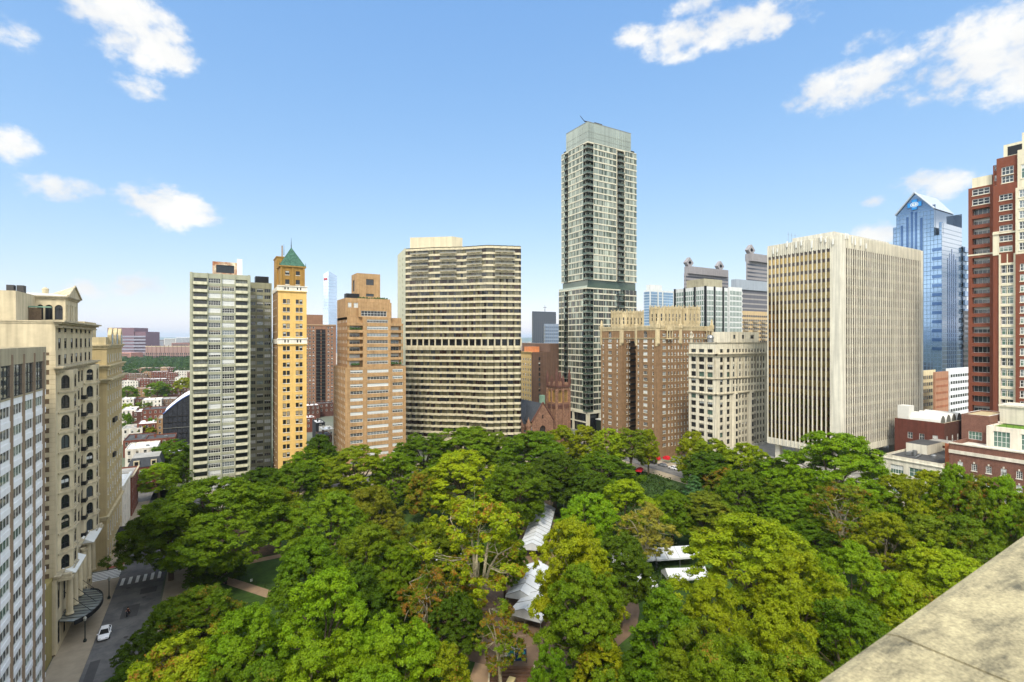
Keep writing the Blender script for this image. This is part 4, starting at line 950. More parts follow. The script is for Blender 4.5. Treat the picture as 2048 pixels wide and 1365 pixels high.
def b_brick_low():
    K = mat('brick_rose', (120, 84, 70), .9, .16, .8, rgb2=(104, 72, 60), bsc=4, streak=.15); WT = mat('belt_white', (206, 198, 180), .8, .1, streak=.2)
    b = Bld('mansion_block', 'rose brick block with keystoned sash windows and white belt course below its roof terrace', 'building', (190, 50))
    u0, u1, v0, v1, Z = UR, 206., 26., 58.4, 27.0; mb = MB(); L = v1-v0
    st = style('bk', M_WHITEF, [(G_DARK,.4,BLIND),(G_DARK,0,0),(G_DARK,.25,BLIND),(G_DARK,.97,BLIND)], n=(3,4), rec=.2, sill=WT)
    cols = [(1.9+2.95*i, 3.05+2.95*i) for i in range(10)]
    b.facade(mb, (u0, v1), W_, L, 0, Z, cols, [(2,4.6),(6,8.2),(9.6,11.6),(13.1,15.1),(16.6,18.5),(20.2,22.1)], K, st)
    for c in cols:
        for z in (11.6, 15.1, 18.5, 22.1): mb.obox((u0,v1), (0,-1), W_, (c[0]+c[1])/2-.16, (c[0]+c[1])/2+.16, .0, .09, z+.02, z+.5, WT)
    mb.obox((u0,v1), (0,-1), W_, 0, L, .0, .32, 24.2, 25.1, WT); mb.obox((u0,v1), (0,-1), W_, -.1, L, -.4, .2, Z-.2, Z+.12, WT)
    b.shell(mb, u0, u1, v0, v1, 0, Z, K, 'nes', mat('terrace_tiles', (206,200,188), .8, .08, 1.), 1.1, .35, K)
    mb.box(u0+1.5, u0+9, v1, v1+1.4, 0, Z-.6, mat('brick_orange', (160, 92, 62), .9, .12), M_ROOFG)
    b.part('wall', mb)
    c = MB(); Z0 = Z-1.1; b.facade(c, (189.5, 59.6), W_, 6.2, Z0, 34.0, [(1.6,4.6)], [(Z0+.9, Z0+3.2)], K, style('ck', M_WHITEF, [(G_GREEN,0,0)], n=(4,2), rec=.2))
    b.shell(c, 189.5, 204, 53.4, 59.6, Z0, 34, K, 'nes', mat('roof_tan', (176,160,124), .9, .15), .35, .3, M_WHITEF); c.box(196, 197, 53.0, 53.38, 30.5, 32.0, M_WHITEF); b.part('brick_penthouse', c)
    p = MB(); b.facade(p, (186.5, 53.2), W_, 22, Z0, 31.6, [(1.4,4.9),(7.0,10.5),(12.6,16.1)], [(Z0+.15, 30.4)], WT, style('ph', M_WHITEF, [(G_GREEN,0,0),(G_MID,0,0)], n=(4,3), rec=.3, fw=.12))
    b.shell(p, 186.5, 203, 31.2, 53.2, Z0, 31.6, WT, 'nes', mat('roof_lawn', (84, 118, 30), .95, .25, 2., streak=0), .25, .9, WT)
    for v in np.arange(31.6, 53.2, 1.35): p.tube((186.9, v, 31.6), (186.9, v, 32.6), .03, .03, M_BLACK, 4)
    p.tube((186.9, 31.4, 32.6), (186.9, 53, 32.6), .035, .035, M_BLACK, 4); b.part('terrace_penthouse', p)
    x = MB(); x.box(196, 205, 26.2, 53, 31.6, 36.5, WT); x.box(195.6, 205, 26, 53.2, 36.5, 37.0, WT); b.part('upper_terrace', x)
    b.done()
    return Z0
ZT_ = b_brick_low()
def b_vault():
    b = Bld('brick_building', 'dark red brick building with white vaulted skylights, behind the ivory clubhouse', 'building', (222, 80))
    u0, u1, v0, v1, Z = 213., 240., 71.5, 86., 27.3; mb = MB(); K = mat('brick_deep', (98, 56, 45), .9, .15, .7)
    st = style('vb', M_WHITEF, [(G_DARK,.5,BLIND),(G_MID,0,0)], n=(2,2), rec=.2)
    b.facade(mb, (u0, v1), W_, 14.5, 0, Z, [(4.,5.5),(7.4,8.9),(11.2,12.7)], [(16.2,18.4),(20.6,22.8)], K, st); b.facade(mb, (u0, v0), S_, 27, 0, Z, spans(6, 1.3, 27), [(16.2,18.4),(20.6,22.8)], M_REDD, st)
    b.shell(mb, u0, u1, v0, v1, 0, Z, K, 'ne', M_ROOFD, .5, .35, M_CREAMD); b.part('wall', mb)
    for i in range(4):
        m = MB(); v = 73.2; x0 = u0+2+i*4.6; S = 8
        for k in range(S):
            a, c = math.pi*k/S, math.pi*(k+1)/S; f = lambda t: (x0+1.9-1.9*math.cos(t), Z-.5+2.6*math.sin(t))
            p, q = f(a), f(c); m.poly([(p[0],v,p[1]),(q[0],v,q[1]),(q[0],v+10,q[1]),(p[0],v+10,p[1])], M_WHITEF)
        for vv in (v, v+10): m.poly([(x0+1.9-1.9*math.cos(math.pi*k/S), vv, Z-.5+2.6*math.sin(math.pi*k/S)) for k in range(S+1)], M_GREYF)
        b.part('skylight', m)
    m = MB(); m.box(u0+.8, u0+5, 82, 85.4, Z-.4, Z+4.6, M_WHITEF); b.part('stair_house', m)
    m = MB(); m.box(204.2, 212.9, 66., 74, 0, 21.8, K, M_ROOFG); m.box(204, 212.9, 65.8, 66.1, 21.2, 22.3, M_CREAMD); m.box(203.95, 204.2, 65.8, 74, 21.2, 22.3, M_CREAMD); b.part('lower_wing', m)
    b.done()
b_vault()

def b_ten():
    K = mat('tower_red_brick', (118, 68, 50), .9, .08, .4, streak=.1); L_ = mat('tower_limestone', (212, 204, 178), .8, .06, streak=.12)
    b = Bld('apartment_tower', 'red brick and limestone high-rise stepping up beyond the edge of the picture', 'building', (235, 55))
    U = 222.0; st3 = style('t3', M_WHITEF, [(G_MID,0,0),(G_DARK,0,0),(G_GREY,0,0),(G_GREEN,.3,BLIND)], n=(3,2), rec=.25, fw=.16, sill=L_)
    stb = style('tb', M_WHITEF, [(G_MID,.0,0),(G_DARK,0,0),(G_MID,.4,BLIND)], n=(4,1), rec=1.7, fw=.1); st1 = style('t1', M_WHITEF, LIGHTS, n=(1,2), rec=.25, fw=.12)
    Pv = lambda px, uu=U: on_u(px, uu)
    def z(py, px, uu=U): a, c = ray(px); return zof(py, uu/a)
    fh = 3.33
    # balcony bay
    A = (U, 68.0); mb = MB()
    w1 = 68-Pv(1990); z1 = z(378, 1938)
    z0 = z1-fh*26
    b.facade(mb, A, W_, w1, 0, z1, [(1.0, w1-1.3)], floors(z1-fh*26-.3, fh, 26, 2.1, .9), K, lambda i, j: st3 if j > 23 else stb)
    b.shell(mb, U, 250, Pv(1990), 68, 0, z1, K, 'ne', M_ROOFG, .5, .3, L_)
    mb.obox(A, (0,-1), W_, 0, w1, .0, .12, z(513,1940), z(513,1940)+.5, L_)
    # narrow bay and main pier, set progressively forward
    B_ = (U-1.0, Pv(2003, U-1)); Bv1 = Pv(1986, U-1)
    z2 = z(345, 1975); b.facade(mb, (U-1, Bv1), W_, Bv1-B_[1], 0, z2, [(.35, Bv1-B_[1]-.35)], floors(z1-fh*26-.3, fh, 28, 1.9, .9), K, st1); b.shell(mb, U-1, 250, B_[1], Bv1, 0, z2, K, 'ne', M_ROOFG, .4, .3, L_)
    b.part('wall', mb)
    m2 = MB(); W2 = U-2.2; a1 = Pv(1986, W2); a0 = Pv(2036, W2); z3 = z(372, 1990, W2); zl = z(478, 1985, W2); zq = z(512, 1985, W2)
    Lw = a1-a0
    b.facade(m2, (W2, a1), W_, Lw, 0, zq, [(2.0, Lw-1.0)], [q for q in floors(z1-fh*26-.6, fh, 22, 2.6, .5) if q[1] < zq-.2], K, st3)
    b.facade(m2, (W2, a1), W_, Lw, zq, z3, [(1.5, Lw-1.3)], [r for r in floors(z1-fh*26-.6, fh, 30, 1.9, .8) if r[0] > zq+.3 and r[1] < z3-.5], K, st3)
    b.shell(m2, W2, 250, a0, a1, 0, z3, K, 'ne', M_ROOFG, .4, .3, L_); b.part('main_pier', m2)
    s = MB(); P = (W2, a1); 
    for x0, x1 in ((1.5, 1.95), (Lw-.95, Lw-.5), ((1.95+Lw-.95)/2-.12, (1.95+Lw-.95)/2+.12)):
        s.obox(P, (0,-1), W_, x0, x1, .0, .35 if x1-x0 > .3 else .12, 0, zq+.1, L_)
    for k in range(19): s.obox(P, (0,-1), W_, 1.6, Lw-.6, .0, .3, z1-fh*26-.6+fh*k-.28, z1-fh*26-.6+fh*k+.42, L_)
    s.obox(P, (0,-1), W_, 0, 1.5, .0, .2, zq, z(465,1985,W2), L_); s.obox(P, (0,-1), W_, 0, Lw, .02, .5, z(468,1985,W2)-.5, z(468,1985,W2), L_); s.obox(P, (0,-1), W_, Lw-.55, Lw, .0, .2, zq, z(468,1985,W2), L_)
    b.part('limestone_bay', s)
    u = MB(); u1_ = U-1.6; c1 = Pv(1993, u1_); c0 = Pv(2034, u1_); z4 = z(318, 1995, u1_)
    b.facade(u, (u1_, c1), W_, c1-c0, z3-.6, z4, [(1.2, c1-c0-.8)], [(z3+.4, z3+2.6), (z3+3., z3+5.6)], K, st3); b.shell(u, u1_, 250, c0, c1, z3-.6, z4, K, 'ne', M_ROOFG, .4, .3, L_)
    v = (U-.4, Pv(1999, U-.4)); z5 = z(292, 2007); c2 = Pv(2007, U-.4)
    u.box(U-.4, 246, 50, c2, z4-1, z5, L_, M_ROOFG); u.box(U-.45, U-.3, c2-4.4, c2-1, z4+.5, z4+3.4, M_BLACK); u.box(U+1, 246, 50, c2-4, z5, z5+3, L_, M_ROOFG)
    u.box(U+.3, 246, 62, 68-.9, z1-.3, z(357,1945), L_, M_ROOFG); b.facade(u, (U+.28, Pv(1975)+3.1), W_, 3.0, z1-.3, z(357,1950), [(.3,2.7)], [(z1+.3, z1+1.9)], L_, st1)
    b.part('upper_setbacks', u)
    r = MB(); W3 = U-3.6; d1 = Pv(2031, W3); d0 = 40.
    zr = z(437, 2040, W3); b.facade(r, (W3, d1), W_, d1-d0, 0, zq-.5, [(1.0,3.2),(5,7.2),(9,11.2)], [q for q in floors(z1-fh*26-.6, fh, 22, 2.2, .7) if q[1] < zq-.7], K, st3)
    b.facade(r, (W3, d1), W_, d1-d0, zq-.5, z(375,2040,W3), [(.8,3.2),(5,7.2),(9,11.2)], [q for q in floors(z1-fh*26-.6, fh, 34, 2.4, .5) if q[0] > zq+.2 and q[1] < z(375,2040,W3)-.4], L_, st3)
    b.shell(r, W3, 250, d0, d1, 0, z(375,2040,W3), L_, 'ns', M_ROOFG, .4)
    e1 = Pv(2035, U-2.4); b.facade(r, (U-2.4, e1), W_, 10, z(375,2040,W3)-1, z(300,2040,U-2.4), [(.8,3.2),(5,7.2)], [(z(358,2040,U-2.4), z(330,2040,U-2.4))], L_, st3); b.shell(r, U-2.4, 250, e1-10, e1, z(375,2040,W3)-1, z(300,2040,U-2.4), L_, 'ns', M_ROOFG, .4)
    b.part('limestone_wing', r)
    b.done()
b_ten()

def b_blue():
    g1 = gmat('blue_mirror', (112, 136, 162), .05, .8, .5, .01, .1); g2 = gmat('blue_deep', (54, 84, 124), .05, .6, .5, .01, .1); g3 = gmat('slate_mirror', (88, 104, 124), .07, .6, .5, .01, .12)
    GR = mat('mullion_blue', (92, 116, 140), .5, .05, streak=0)
    b = Bld('glass_tower', 'blue mirrored skyscraper with pointed gable bearing a round emblem on a blue cross', 'skyscraper', (580, 215))
    U = 556.; d = 466.; vL = on_u(1785, U); vR = on_u(1884, U); 
    def zz(py, px): a, c = ray(px); return zof(py, U/a)
    def V(px): return on_u(px, U)
    def grid(mb, v1, v0, z0, z1, m, u=U, n=None, fl=3.9):
        mb.poly([(u,v1,z0),(u,v0,z0),(u,v0,z1),(u,v1,z1)], m)
        z = z0
        while z < z1: mb.box(u-.12, u, v0, v1, z, z+.35, GR); z += fl
        k = max(1, round((v1-v0)/2.6))
        for i in range(k+1):
            v = v0+(v1-v0)*i/k; mb.box(u-.15, u, v-.12, v+.12, z0, z1, GR)
    m = MB(); zs = zz(455, 1788); ze = zz(432, 1795); za = zz(387, 1830)
    grid(m, V(1785), V(1793), 0, zs, g1, U+1.5); m.poly([(U+1.5,V(1785),0),(U+1.5,V(1785),zs),(U+40,V(1785),zs),(U+40,V(1785),0)], g1)
    gl, gr = V(1793), V(1868)
    grid(m, gl, gr, 0, ze, g1)
    m.poly([(U,gl,ze),(U,gr,ze),(U,V(1830),za)], g1)
    for k in range(1, 9):
        t = k/9; z = ze+(za-ze)*t; a = gl+(V(1830)-gl)*t; c = gr+(V(1830)-gr)*t; m.box(U-.12, U, c, a, z, z+.3, GR)
    b.part('gable_face', m)
    r = MB(); R1 = (U-1, V(1830), za+.6); R2 = (U+42, V(1830)-2, za+.4); e1 = (U-1, gl+.8, ze+.5); e1b = (U+42, gl+.8, ze+.5); e2 = (U-1, gr-.8, ze+.5); e2b = (U+42, gr-.8, ze+.5)
    RM = mat('gable_roof', (176, 184, 192), .4, .05, metal=.3); r.poly([e1, R1, R2, e1b], RM); r.poly([R1, e2, e2b, R2], RM); r.poly([e1b, R2, e2b], g3)
    for a_, b_ in ((e1,R1),(e2,R1)): r.tube(a_, b_, .8, .8, RM, 6)
    b.part('roof', r)
    s = MB(); v3 = V(1884); zh = zz(470, 1880)
    grid(s, V(1868), v3+9, 0, zz(408, 1868), g3, U+3); grid(s, gr, v3, 0, zh, g1, U-.5)
    s.poly([(U-.5,v3,0),(U+44,v3,0),(U+44,v3,zz(443,1900)),(U-.5,v3,zz(443,1900))], g3); s.poly([(U-.5,gr,zh),(U-.5,v3,zh),(U+44,v3,zh),(U+44,gr,zh)], g3)
    grid(s, V(1876), v3, zh, zz(443, 1885), g1, U+2.5); s.poly([(U,gr,0),(U+44,gr,0),(U+44,gr,ze),(U,gr,ze)], g3)
    for i in range(5): s.box(U+12+i*4.4, U+13.6+i*4.4, v3-.25, v3, 20, zz(492+abs(i-2)*10, 1900), g2)
    s.poly([(U+44,v3,0),(U+44,gl,0),(U+44,gl,ze),(U+44,v3,ze)], g3)
    s.box(U+44, U+52, v3-1, gl-8, 0, zz(480, 1915), g3)
    z = 10
    while z < zz(443, 1900)-4: s.box(U, U+44, v3-.12, v3, z, z+.3, GR); z += 3.9
    b.part('side_face', s)
    for px, t in ((1804,452),(1815,435),(1824,424),(1832,424),(1843,436)):
        k = MB(); v = V(px); k.box(U-.3, U-.05, v-.85, v+.85, zz(640, px), zz(t, px), g2); b.part('glazed_slot', k)
    for i in range(12):
        k = MB(); zc = zz(500+i*18, 1870); k.box(U-1.0, U-.55, V(1884)-.2, V(1865), zc-1.4, zc+1.4, g2); b.part('corner_strip', k)
    for i in range(12):
        k = MB(); zc = zz(486+i*19, 1925); k.box(U+44, U+55, v3-2.4, v3+5, zc-2.3, zc+2.3, g1); b.part('corner_bay', k)
    # emblem: blue cross, white disc, blue figure
    cb = mat('sign_blue', (20, 128, 196), .4, .03, streak=0); cd = mat('sign_deep', (14, 88, 160), .4, .03, streak=0)
    zc = zz(410, 1829.5); vc = V(1829.5); e = MB(); a = 1.9
    e.box(U-.9, U-.3, vc-5.2, vc+5.2, zc-a, zc+a, cb); e.box(U-.905, U-.3, vc-a, vc+a, zc-4.4, zc+4.4, cb)
    e.box(U-.88, U-.31, vc-5.5, vc+5.5, zc-a-.3, zc+a+.3, cd); e.box(U-.89, U-.31, vc-a-.3, vc+a+.3, zc-4.7, zc+4.7, cd)
    o = b.part('emblem', e)
    f = MB()
    def disc(rv, rz, x, mm, ov=0, oz=0, k=20): f.poly([(x, vc+ov+rv*math.cos(2*math.pi*i/k), zc+oz+rz*math.sin(2*math.pi*i/k)) for i in range(k)], mm)
    disc(3.1, 2.3, U-.93, M_WHITEF); disc(2.6, 1.9, U-.95, cb); disc(2.0, 1.35, U-.97, M_WHITEF); disc(.45, .45, U-.99, cb, 0, .75)
    f.box(U-1.0, U-.985, vc-.2, vc+.2, zc-1.0, zc+.4, cb); f.box(U-1.0, U-.985, vc-1.1, vc+1.1, zc+.0, zc+.3, cb)
    q = f.build('emblem_disc', o); q.data.transform(Matrix.Translation((-b.loc[0], -b.loc[1], 0)))
    b.done()
b_blue()
# ================================================================ skyline behind
def far(name, label, pxl, pxc, pxr, d, ytop, wall, glass, fh=3.8, gr=.5, cat='building', vert=0, base=0, roof=None, deep=22, bandname='window_band', extra=None, mode='band', mull=M_GREYF):
    cu, cv = pt(pxc, d); v1 = on_u(pxl, cu) if pxl < pxc else cv+deep; u1 = on_v(pxr, cv) if pxr > pxc else cu+deep
    T = zof(ytop, d); b = Bld(name, label, cat, ((cu+u1)/2, (cv+v1)/2)); m = MB()
    b.shell(m, cu, u1, cv, v1, base, T, wall, 'nesw', roof or M_ROOFG, .8, .4); b.part('wall', m)
    P1, L1, P2, L2 = (cu, v1), v1-cv, (cu, cv), u1-cu
    if mode == 'band':
        n = int((T-base-3)/fh)
        for j in range(n):
            z = T-2-fh*(j+1)+fh*(1-gr)*.5; k = MB()
            if pxl < pxc: k.obox(P1, (0,-1), W_, .6, L1-.6, .0, .08, z, z+fh*gr, glass)
            k.obox(P2, (1,0), S_, .6, L2-.6, .0, .08, z, z+fh*gr, glass)
            if vert:
                for P, D, N, L in (((P1, (0,-1), W_, L1),) if pxl < pxc else ()) + ((P2, (1,0), S_, L2),):
                    q = max(2, round(L/vert))
                    for i in range(q+1): k.obox(P, D, N, L*i/q-.18, L*i/q+.18, .0, .2, z, z+fh*gr, mull)
            b.part(bandname, k)
    if extra: extra(b, cu, u1, cv, v1, T, P1, L1, P2, L2)
    b.done(); return b
WG = mat('grid_white', (206, 208, 204), .7, .05); CG = mat('granite_grey', (142, 138, 138), .8, .08); CGD = gmat('ribbon_dark', (70, 72, 78), .1)
def ex_grid(b, cu, u1, cv, v1, T, P1, L1, P2, L2):
    k = MB()
    for P, D, N, L in ((P1,(0,-1),W_,L1),(P2,(1,0),S_,L2)):
        n = max(2, round(L/9))
        for i in range(n+1): k.obox(P, D, N, L*i/n-.7, L*i/n+.7, .02, .45, 30, T+.3, M_BLACK)
    b.part('dark_fins', k); k = MB(); k.box(cu+5, cu+24, cv+5, cv+20, T-.5, T+6, mat('khaki_box', (158,152,128), .85)); b.part('roof_house', k)
far('office_tower', 'glass tower in white grid with black vertical fins behind the crenellated brick block', 1350, 1411, 1479, 335, 573, WG, G_GREEN, 3.6, .74, vert=1.5, mull=WG, extra=ex_grid)
def ex_diamond(d2):
    def f(b, cu, u1, cv, v1, T, P1, L1, P2, L2):
        k = MB(); k.box(cu+3, u1-3, cv+4, v1-4, T-.6, T+7, CG)
        n = int((u1-cu-6)/4)
        for i in range(n): k.box(cu+3+i*4, cu+5+i*4, cv+3.8, cv+4, T+1.5, T+5.5, CGD)
        b.part('attic', k)
        for x in d2:
            s = MB(); c = (cu+(u1-cu)*x, cv+3.4, T+11.5); r = 5.8
            o = [(c[0]-r, c[2]), (c[0], c[2]-r), (c[0]+r, c[2]), (c[0], c[2]+r)]; i_ = [(c[0]-r*.42, c[2]), (c[0], c[2]-r*.42), (c[0]+r*.42, c[2]), (c[0], c[2]+r*.42)]
            for y, fl in ((c[1]-1, 1), (c[1]+3, -1)):
                for a in range(4):
                    e = (a+1) % 4; s.poly([(o[a][0],y,o[a][1]), (o[e][0],y,o[e][1]), (i_[e][0],y,i_[e][1]), (i_[a][0],y,i_[a][1])], CG)
            for a in range(4):
                e = (a+1) % 4
                s.poly([(o[a][0],c[1]-1,o[a][1]), (o[e][0],c[1]-1,o[e][1]), (o[e][0],c[1]+3,o[e][1]), (o[a][0],c[1]+3,o[a][1])], CG); s.poly([(i_[a][0],c[1]-1,i_[a][1]), (i_[e][0],c[1]-1,i_[e][1]), (i_[e][0],c[1]+3,i_[e][1]), (i_[a][0],c[1]+3,i_[a][1])], CGD)
            s.box(c[0]-1.4, c[0]+1.4, c[1]-.5, c[1]+2.5, T+1, T+7, CG); b.part('diamond_ornament', s)
    return f
far('office_tower', 'grey granite tower with two diamond ornaments above the white grid tower', 1368, 1371, 1457, 520, 546, CG, CGD, 3.9, .42, extra=ex_diamond((.14, .86)))
far('office_tower', 'grey granite tower with one diamond ornament beside the concrete office tower', 1492, 1494, 1572, 500, 521, CG, CGD, 3.9, .42, extra=ex_diamond((.17,)))
def ex_blue(b, cu, u1, cv, v1, T, P1, L1, P2, L2):
    k = MB(); k.box(cu+2, cu+L2*.55, cv+2, v1-2, T, T+7, WG); b.part('roof_house', k)
    k = MB()
    for i in (0, .33, .52, 1): k.obox(P2, (1,0), S_, L2*i-.9, L2*i+.9, .05, .5, 0, T+.2, WG)
    b.part('white_fins', k)
far('glass_tower', 'pale blue glass tower with white corners beside the tall green skyscraper', 1288, 1300, 1347, 640, 580, WG, G_BLUE, 3.6, .86, vert=3, extra=ex_blue)
far('apartment_block', 'narrow white framed tower between black fins and ribbed grey block', 1456, 1459, 1484, 318, 574, WG, G_GREEN, 3.4, .7, vert=1.4, mull=WG)
def ex_rib(b, cu, u1, cv, v1, T, P1, L1, P2, L2):
    k = MB(); k.box(cu+3, u1-20, cv+4, v1-3, T-.5, T+8, mat('steel_louver', (150,158,166), .5, .05)); b.part('roof_house', k)
far('office_block', 'dark grey ribbed office block behind the orange apartment building', 1462, 1466, 1560, 430, 577, mat('dark_grey_wall', (98, 98, 104), .7, .06), mat('pale_ribs', (150, 146, 142), .7, .05), 4.2, .3, extra=ex_rib)
def ex_tan(b, cu, u1, cv, v1, T, P1, L1, P2, L2):
    for j in range(9):
        z = T-5-3*(j+1)
        for s in (2, 12.5, 22): k = MB(); k.obox(P2, (1,0), S_, s, s+5, .06, 1.4, z, z+1.0, mat('balcony_grey', (150,140,120), .8)); b.part('balcony', k)
far('apartment_block', 'orange tan apartment building with rows of balconies, low behind the classical block', 1481, 1483, 1560, 350, 622, mat('orange_tan', (188, 164, 124), .85, .08), G_DARK, 3., .42, vert=2.6, mull=mat('orange_tan', (206,160,100)), extra=ex_tan)
far('office_tower', 'dark charcoal tower with antenna in the gap beside the tall green skyscraper', 1064, 1066, 1112, 760, 623, mat('charcoal', (62, 68, 76), .6, .06), gmat('charcoal_glass', (60,66,76), .1), 4, .6, vert=4,
    extra=lambda b, cu, u1, cv, v1, T, P1, L1, P2, L2: (lambda k: (k.tube(((cu+u1)/2+6, cv+8, T), ((cu+u1)/2+6, cv+8, T+11), .5, .15, M_BLACK, 6), k.tube(((cu+u1)/2+3, cv+8, T+7), ((cu+u1)/2+9, cv+8, T+7), .3, .3, M_BLACK, 5), b.part('antenna', k)))(MB()))
far('office_tower', 'bluish grey glass block in front of the dark charcoal tower', 1088, 1090, 1124, 560, 648, mat('blue_grey', (128, 140, 156), .6, .05), gmat('bluish', (110,126,146), .08, .3), 3.8, .6, vert=3)
# far right, low gap behind the concrete tower
far('apartment_block', 'ornate yellow cream block visible in the gap beside the concrete office tower', 1836, 1838, 1871, 262, 742, mat('cream_block', (214, 200, 160), .85, .1, streak=.2), G_DARK, 3.6, .5, vert=2.2, mull=mat('cream_block', (214,200,160)))
far('apartment_block', 'plain salmon brick block between cream block and white block', 1866, 1871, 1897, 255, 745, mat('salmon_brick', (166, 122, 94), .9, .1), mat('salmon_dark', (150, 96, 68), .9), 3.5, .3)
far('apartment_block', 'bright white block with dark windows left of the red brick high-rise', 1892, 1900, 1960, 268, 738, mat('bright_white', (226, 228, 228), .7, .04), G_DARK, 3.7, .42, vert=3.2, mull=mat('bright_white', (226,228,228)))
far('office_block', 'dark narrow tower seen between blue skyscraper and red brick high-rise', 1926, 1928, 1960, 380, 622, mat('dark_bronze', (74, 72, 74), .6), G_DARK, 3.8, .5)
# glass tower far left of centre
def b_fmc():
    g = gmat('pale_mirror', (172, 188, 206), .08, .6, .5, .006, .08); d = 1300
    b = Bld('glass_tower', 'lone slim pale blue glass skyscraper far beyond the brown tower', 'skyscraper', pt(660, d))
    a = Vector(pt(647, d)); c = Vector(pt(657, d-14)); e = Vector(pt(674, d+8)); f = Vector(pt(664, d+30))
    m = MB(); za, zc, ze = zof(549, d), zof(544, d), zof(551, d)
    pts = [(a, za), (c, zc), (e, ze), (f, ze)]
    for k in range(4):
        p, q = pts[k], pts[(k+1) % 4]; m.poly([(p[0].x,p[0].y,0),(q[0].x,q[0].y,0),(q[0].x,q[0].y,q[1]),(p[0].x,p[0].y,p[1])], g)
    m.poly([(p[0].x,p[0].y,p[1]) for p in pts], g); b.part('glass_shaft', m)
    l = MB(); MU = mat('mullion_pale', (150, 162, 176), .6, .02, streak=0)
    for p, q in ((a, c), (c, e)):
        D = (q-p).normalized(); L = (q-p).length; N = (D.y, -D.x); z = 10
        while z < za-3: l.obox((p.x,p.y), (D.x,D.y), N, 0, L, .0, .25, z, z+.9, MU); z += 8.2
    b.part('floor_lines', l)
    cu = bpy.data.curves.new('sign', 'FONT'); cu.body = 'FMC'; cu.size = 9.5; cu.extrude = .4; cu.align_x = 'CENTER'
    o = bpy.data.objects.new('sign', cu); C.objects.link(o); R_ = mat('sign_red', (206, 52, 48), .5, .02, streak=0); cu.materials.append(R_)
    D = (c-a).normalized(); N = Vector((D.y, -D.x)); mid = (a+c)/2+N*.8
    o.matrix_world = Matrix(((D.x, 0, N.x, mid.x), (D.y, 0, N.y, mid.y), (0, 1, 0, zof(562, d)), (0, 0, 0, 1)))
    dg = bpy.context.evaluated_depsgraph_get(); me = bpy.data.meshes.new_from_object(o.evaluated_get(dg)); s = bpy.data.objects.new('sign', me); C.objects.link(s)
    mw = o.matrix_world.copy(); bpy.data.objects.remove(o); s.parent = b.root; s.matrix_local = Matrix.Translation((-b.loc[0], -b.loc[1], 0)) @ mw
    k = MB(); p, q = pt(675, 1250), pt(689, 1250); D = (Vector(q)-Vector(p)).normalized(); k.obox(p, (D.x,D.y), (D.y,-D.x), 0, (Vector(q)-Vector(p)).length, -20, 0, 0, zof(619, 1250), g)
    b.done(); o = k.build('glass_tower'); tag(o, 'lower pale glass block at the foot of the lone slim skyscraper', 'building')
b_fmc()
# university side, far left
def oriented(px0, px1, d, z0, z1, depth, m, mb=None, top=None):
    mb = mb or MB(); p, q = Vector(pt(px0, d)), Vector(pt(px1, d)); D = (q-p).normalized(); N = (D.y, -D.x)
    mb.obox(p, (D.x,D.y), N, 0, (q-p).length, -depth, 0, z0, z1, m); return mb, p, (D.x, D.y), N, (q-p).length
def b_hospital():
    M = mat('maroon_panel', (112, 84, 92), .7, .08); b = Bld('hospital_building', 'wide maroon and grey ribbon-windowed block on the far horizon', 'building', pt(250, 1550)); d = 1550
    m, p, D, N, L = oriented(215, 268, d, 0, zof(656, d), 60, M); oriented(268, 292, d+3, 0, zof(664, d), 60, M, m); b.part('wall', m)
    for i in range(9):
        z = zof(672+i*6.4, d); k = MB(); p2 = Vector(p); k.obox(p2, D, N, 3, L+36, .3, .8, z-5, z, mat('ribbon_grey', (138, 136, 148), .5, .04)); b.part('window_band', k)
    b.done()
b_hospital()
def b_stadium():
    M = mat('stadium_brick', (146, 118, 108), .85, .08); b = Bld('stadium', 'long brick stadium wall with two tiers of arches beyond the railway trees', 'stadium', pt(335, 1290)); d = 1290
    m, p, D, N, L = oriented(291, 384, d, 0, zof(694, d), 40, M); m.obox(p, D, N, 0, L, 0, .8, zof(694,d), zof(692.6,d), M_CREAM); b.part('wall', m)
    n = 22
    for i in range(n):
        k = MB(); s = L*(i+.5)/n; w = 2.4; z0, z1 = 2., 11.; S = 6
        for (w, z0, z1) in ((2.0, 2., 11.), (1.2, 15., 19.)):
            pts = [(s-w, z0), (s+w, z0)] + [(s+w*math.cos(math.pi*t/S), z1+w*math.sin(math.pi*t/S)) for t in range(S+1)]
            k.poly([(p.x+D[0]*a+N[0]*.1, p.y+D[1]*a+N[1]*.1, z) for a, z in pts], G_DARK)
        b.part('arch', k)
        if i % 2: k = MB(); k.obox(p, D, N, L*i/n-.5, L*i/n+.5, .0, 1.2, 0, zof(690, d), M); b.part('buttress', k)
    b.done()
b_stadium()
rr = random.Random(11)
for i, (a, c, y, d, col, tx) in enumerate([(292,312,683,1900,(176,172,172),'pale long block left of the brick hall'),(305,330,680,2100,(150,140,140),'grey block with flat top behind the stadium'),(328,352,677.5,2000,(196,194,190),'white stepped block in the middle behind the stadium'),
        (343,378,686,1500,(140,104,96),'brick hall directly behind the stadium wall'),(352,384,675,2300,(184,186,190),'pale blue block farthest behind the stadium'),(222,262,706,1250,(170,120,104),'low red roofed building under the maroon block'),(262,292,706,1300,(136,118,116),'low grey building between maroon block and stadium')]):
    M = mat('campus_wall_%d' % i, col, .85, .08); b = Bld('campus_building', tx, 'building', pt((a+c)/2, d)); m, p, D, N, L = oriented(a, c, d, 0, zof(y, d), 40, M); b.part('wall', m)
    k = MB(); z = 8
    while z < zof(y, d)-4: k.obox(p, D, N, 3, L-3, .1, .4, z, z+1.8, G_MID); z += 4.4
    b.part('window_band', k); b.done()

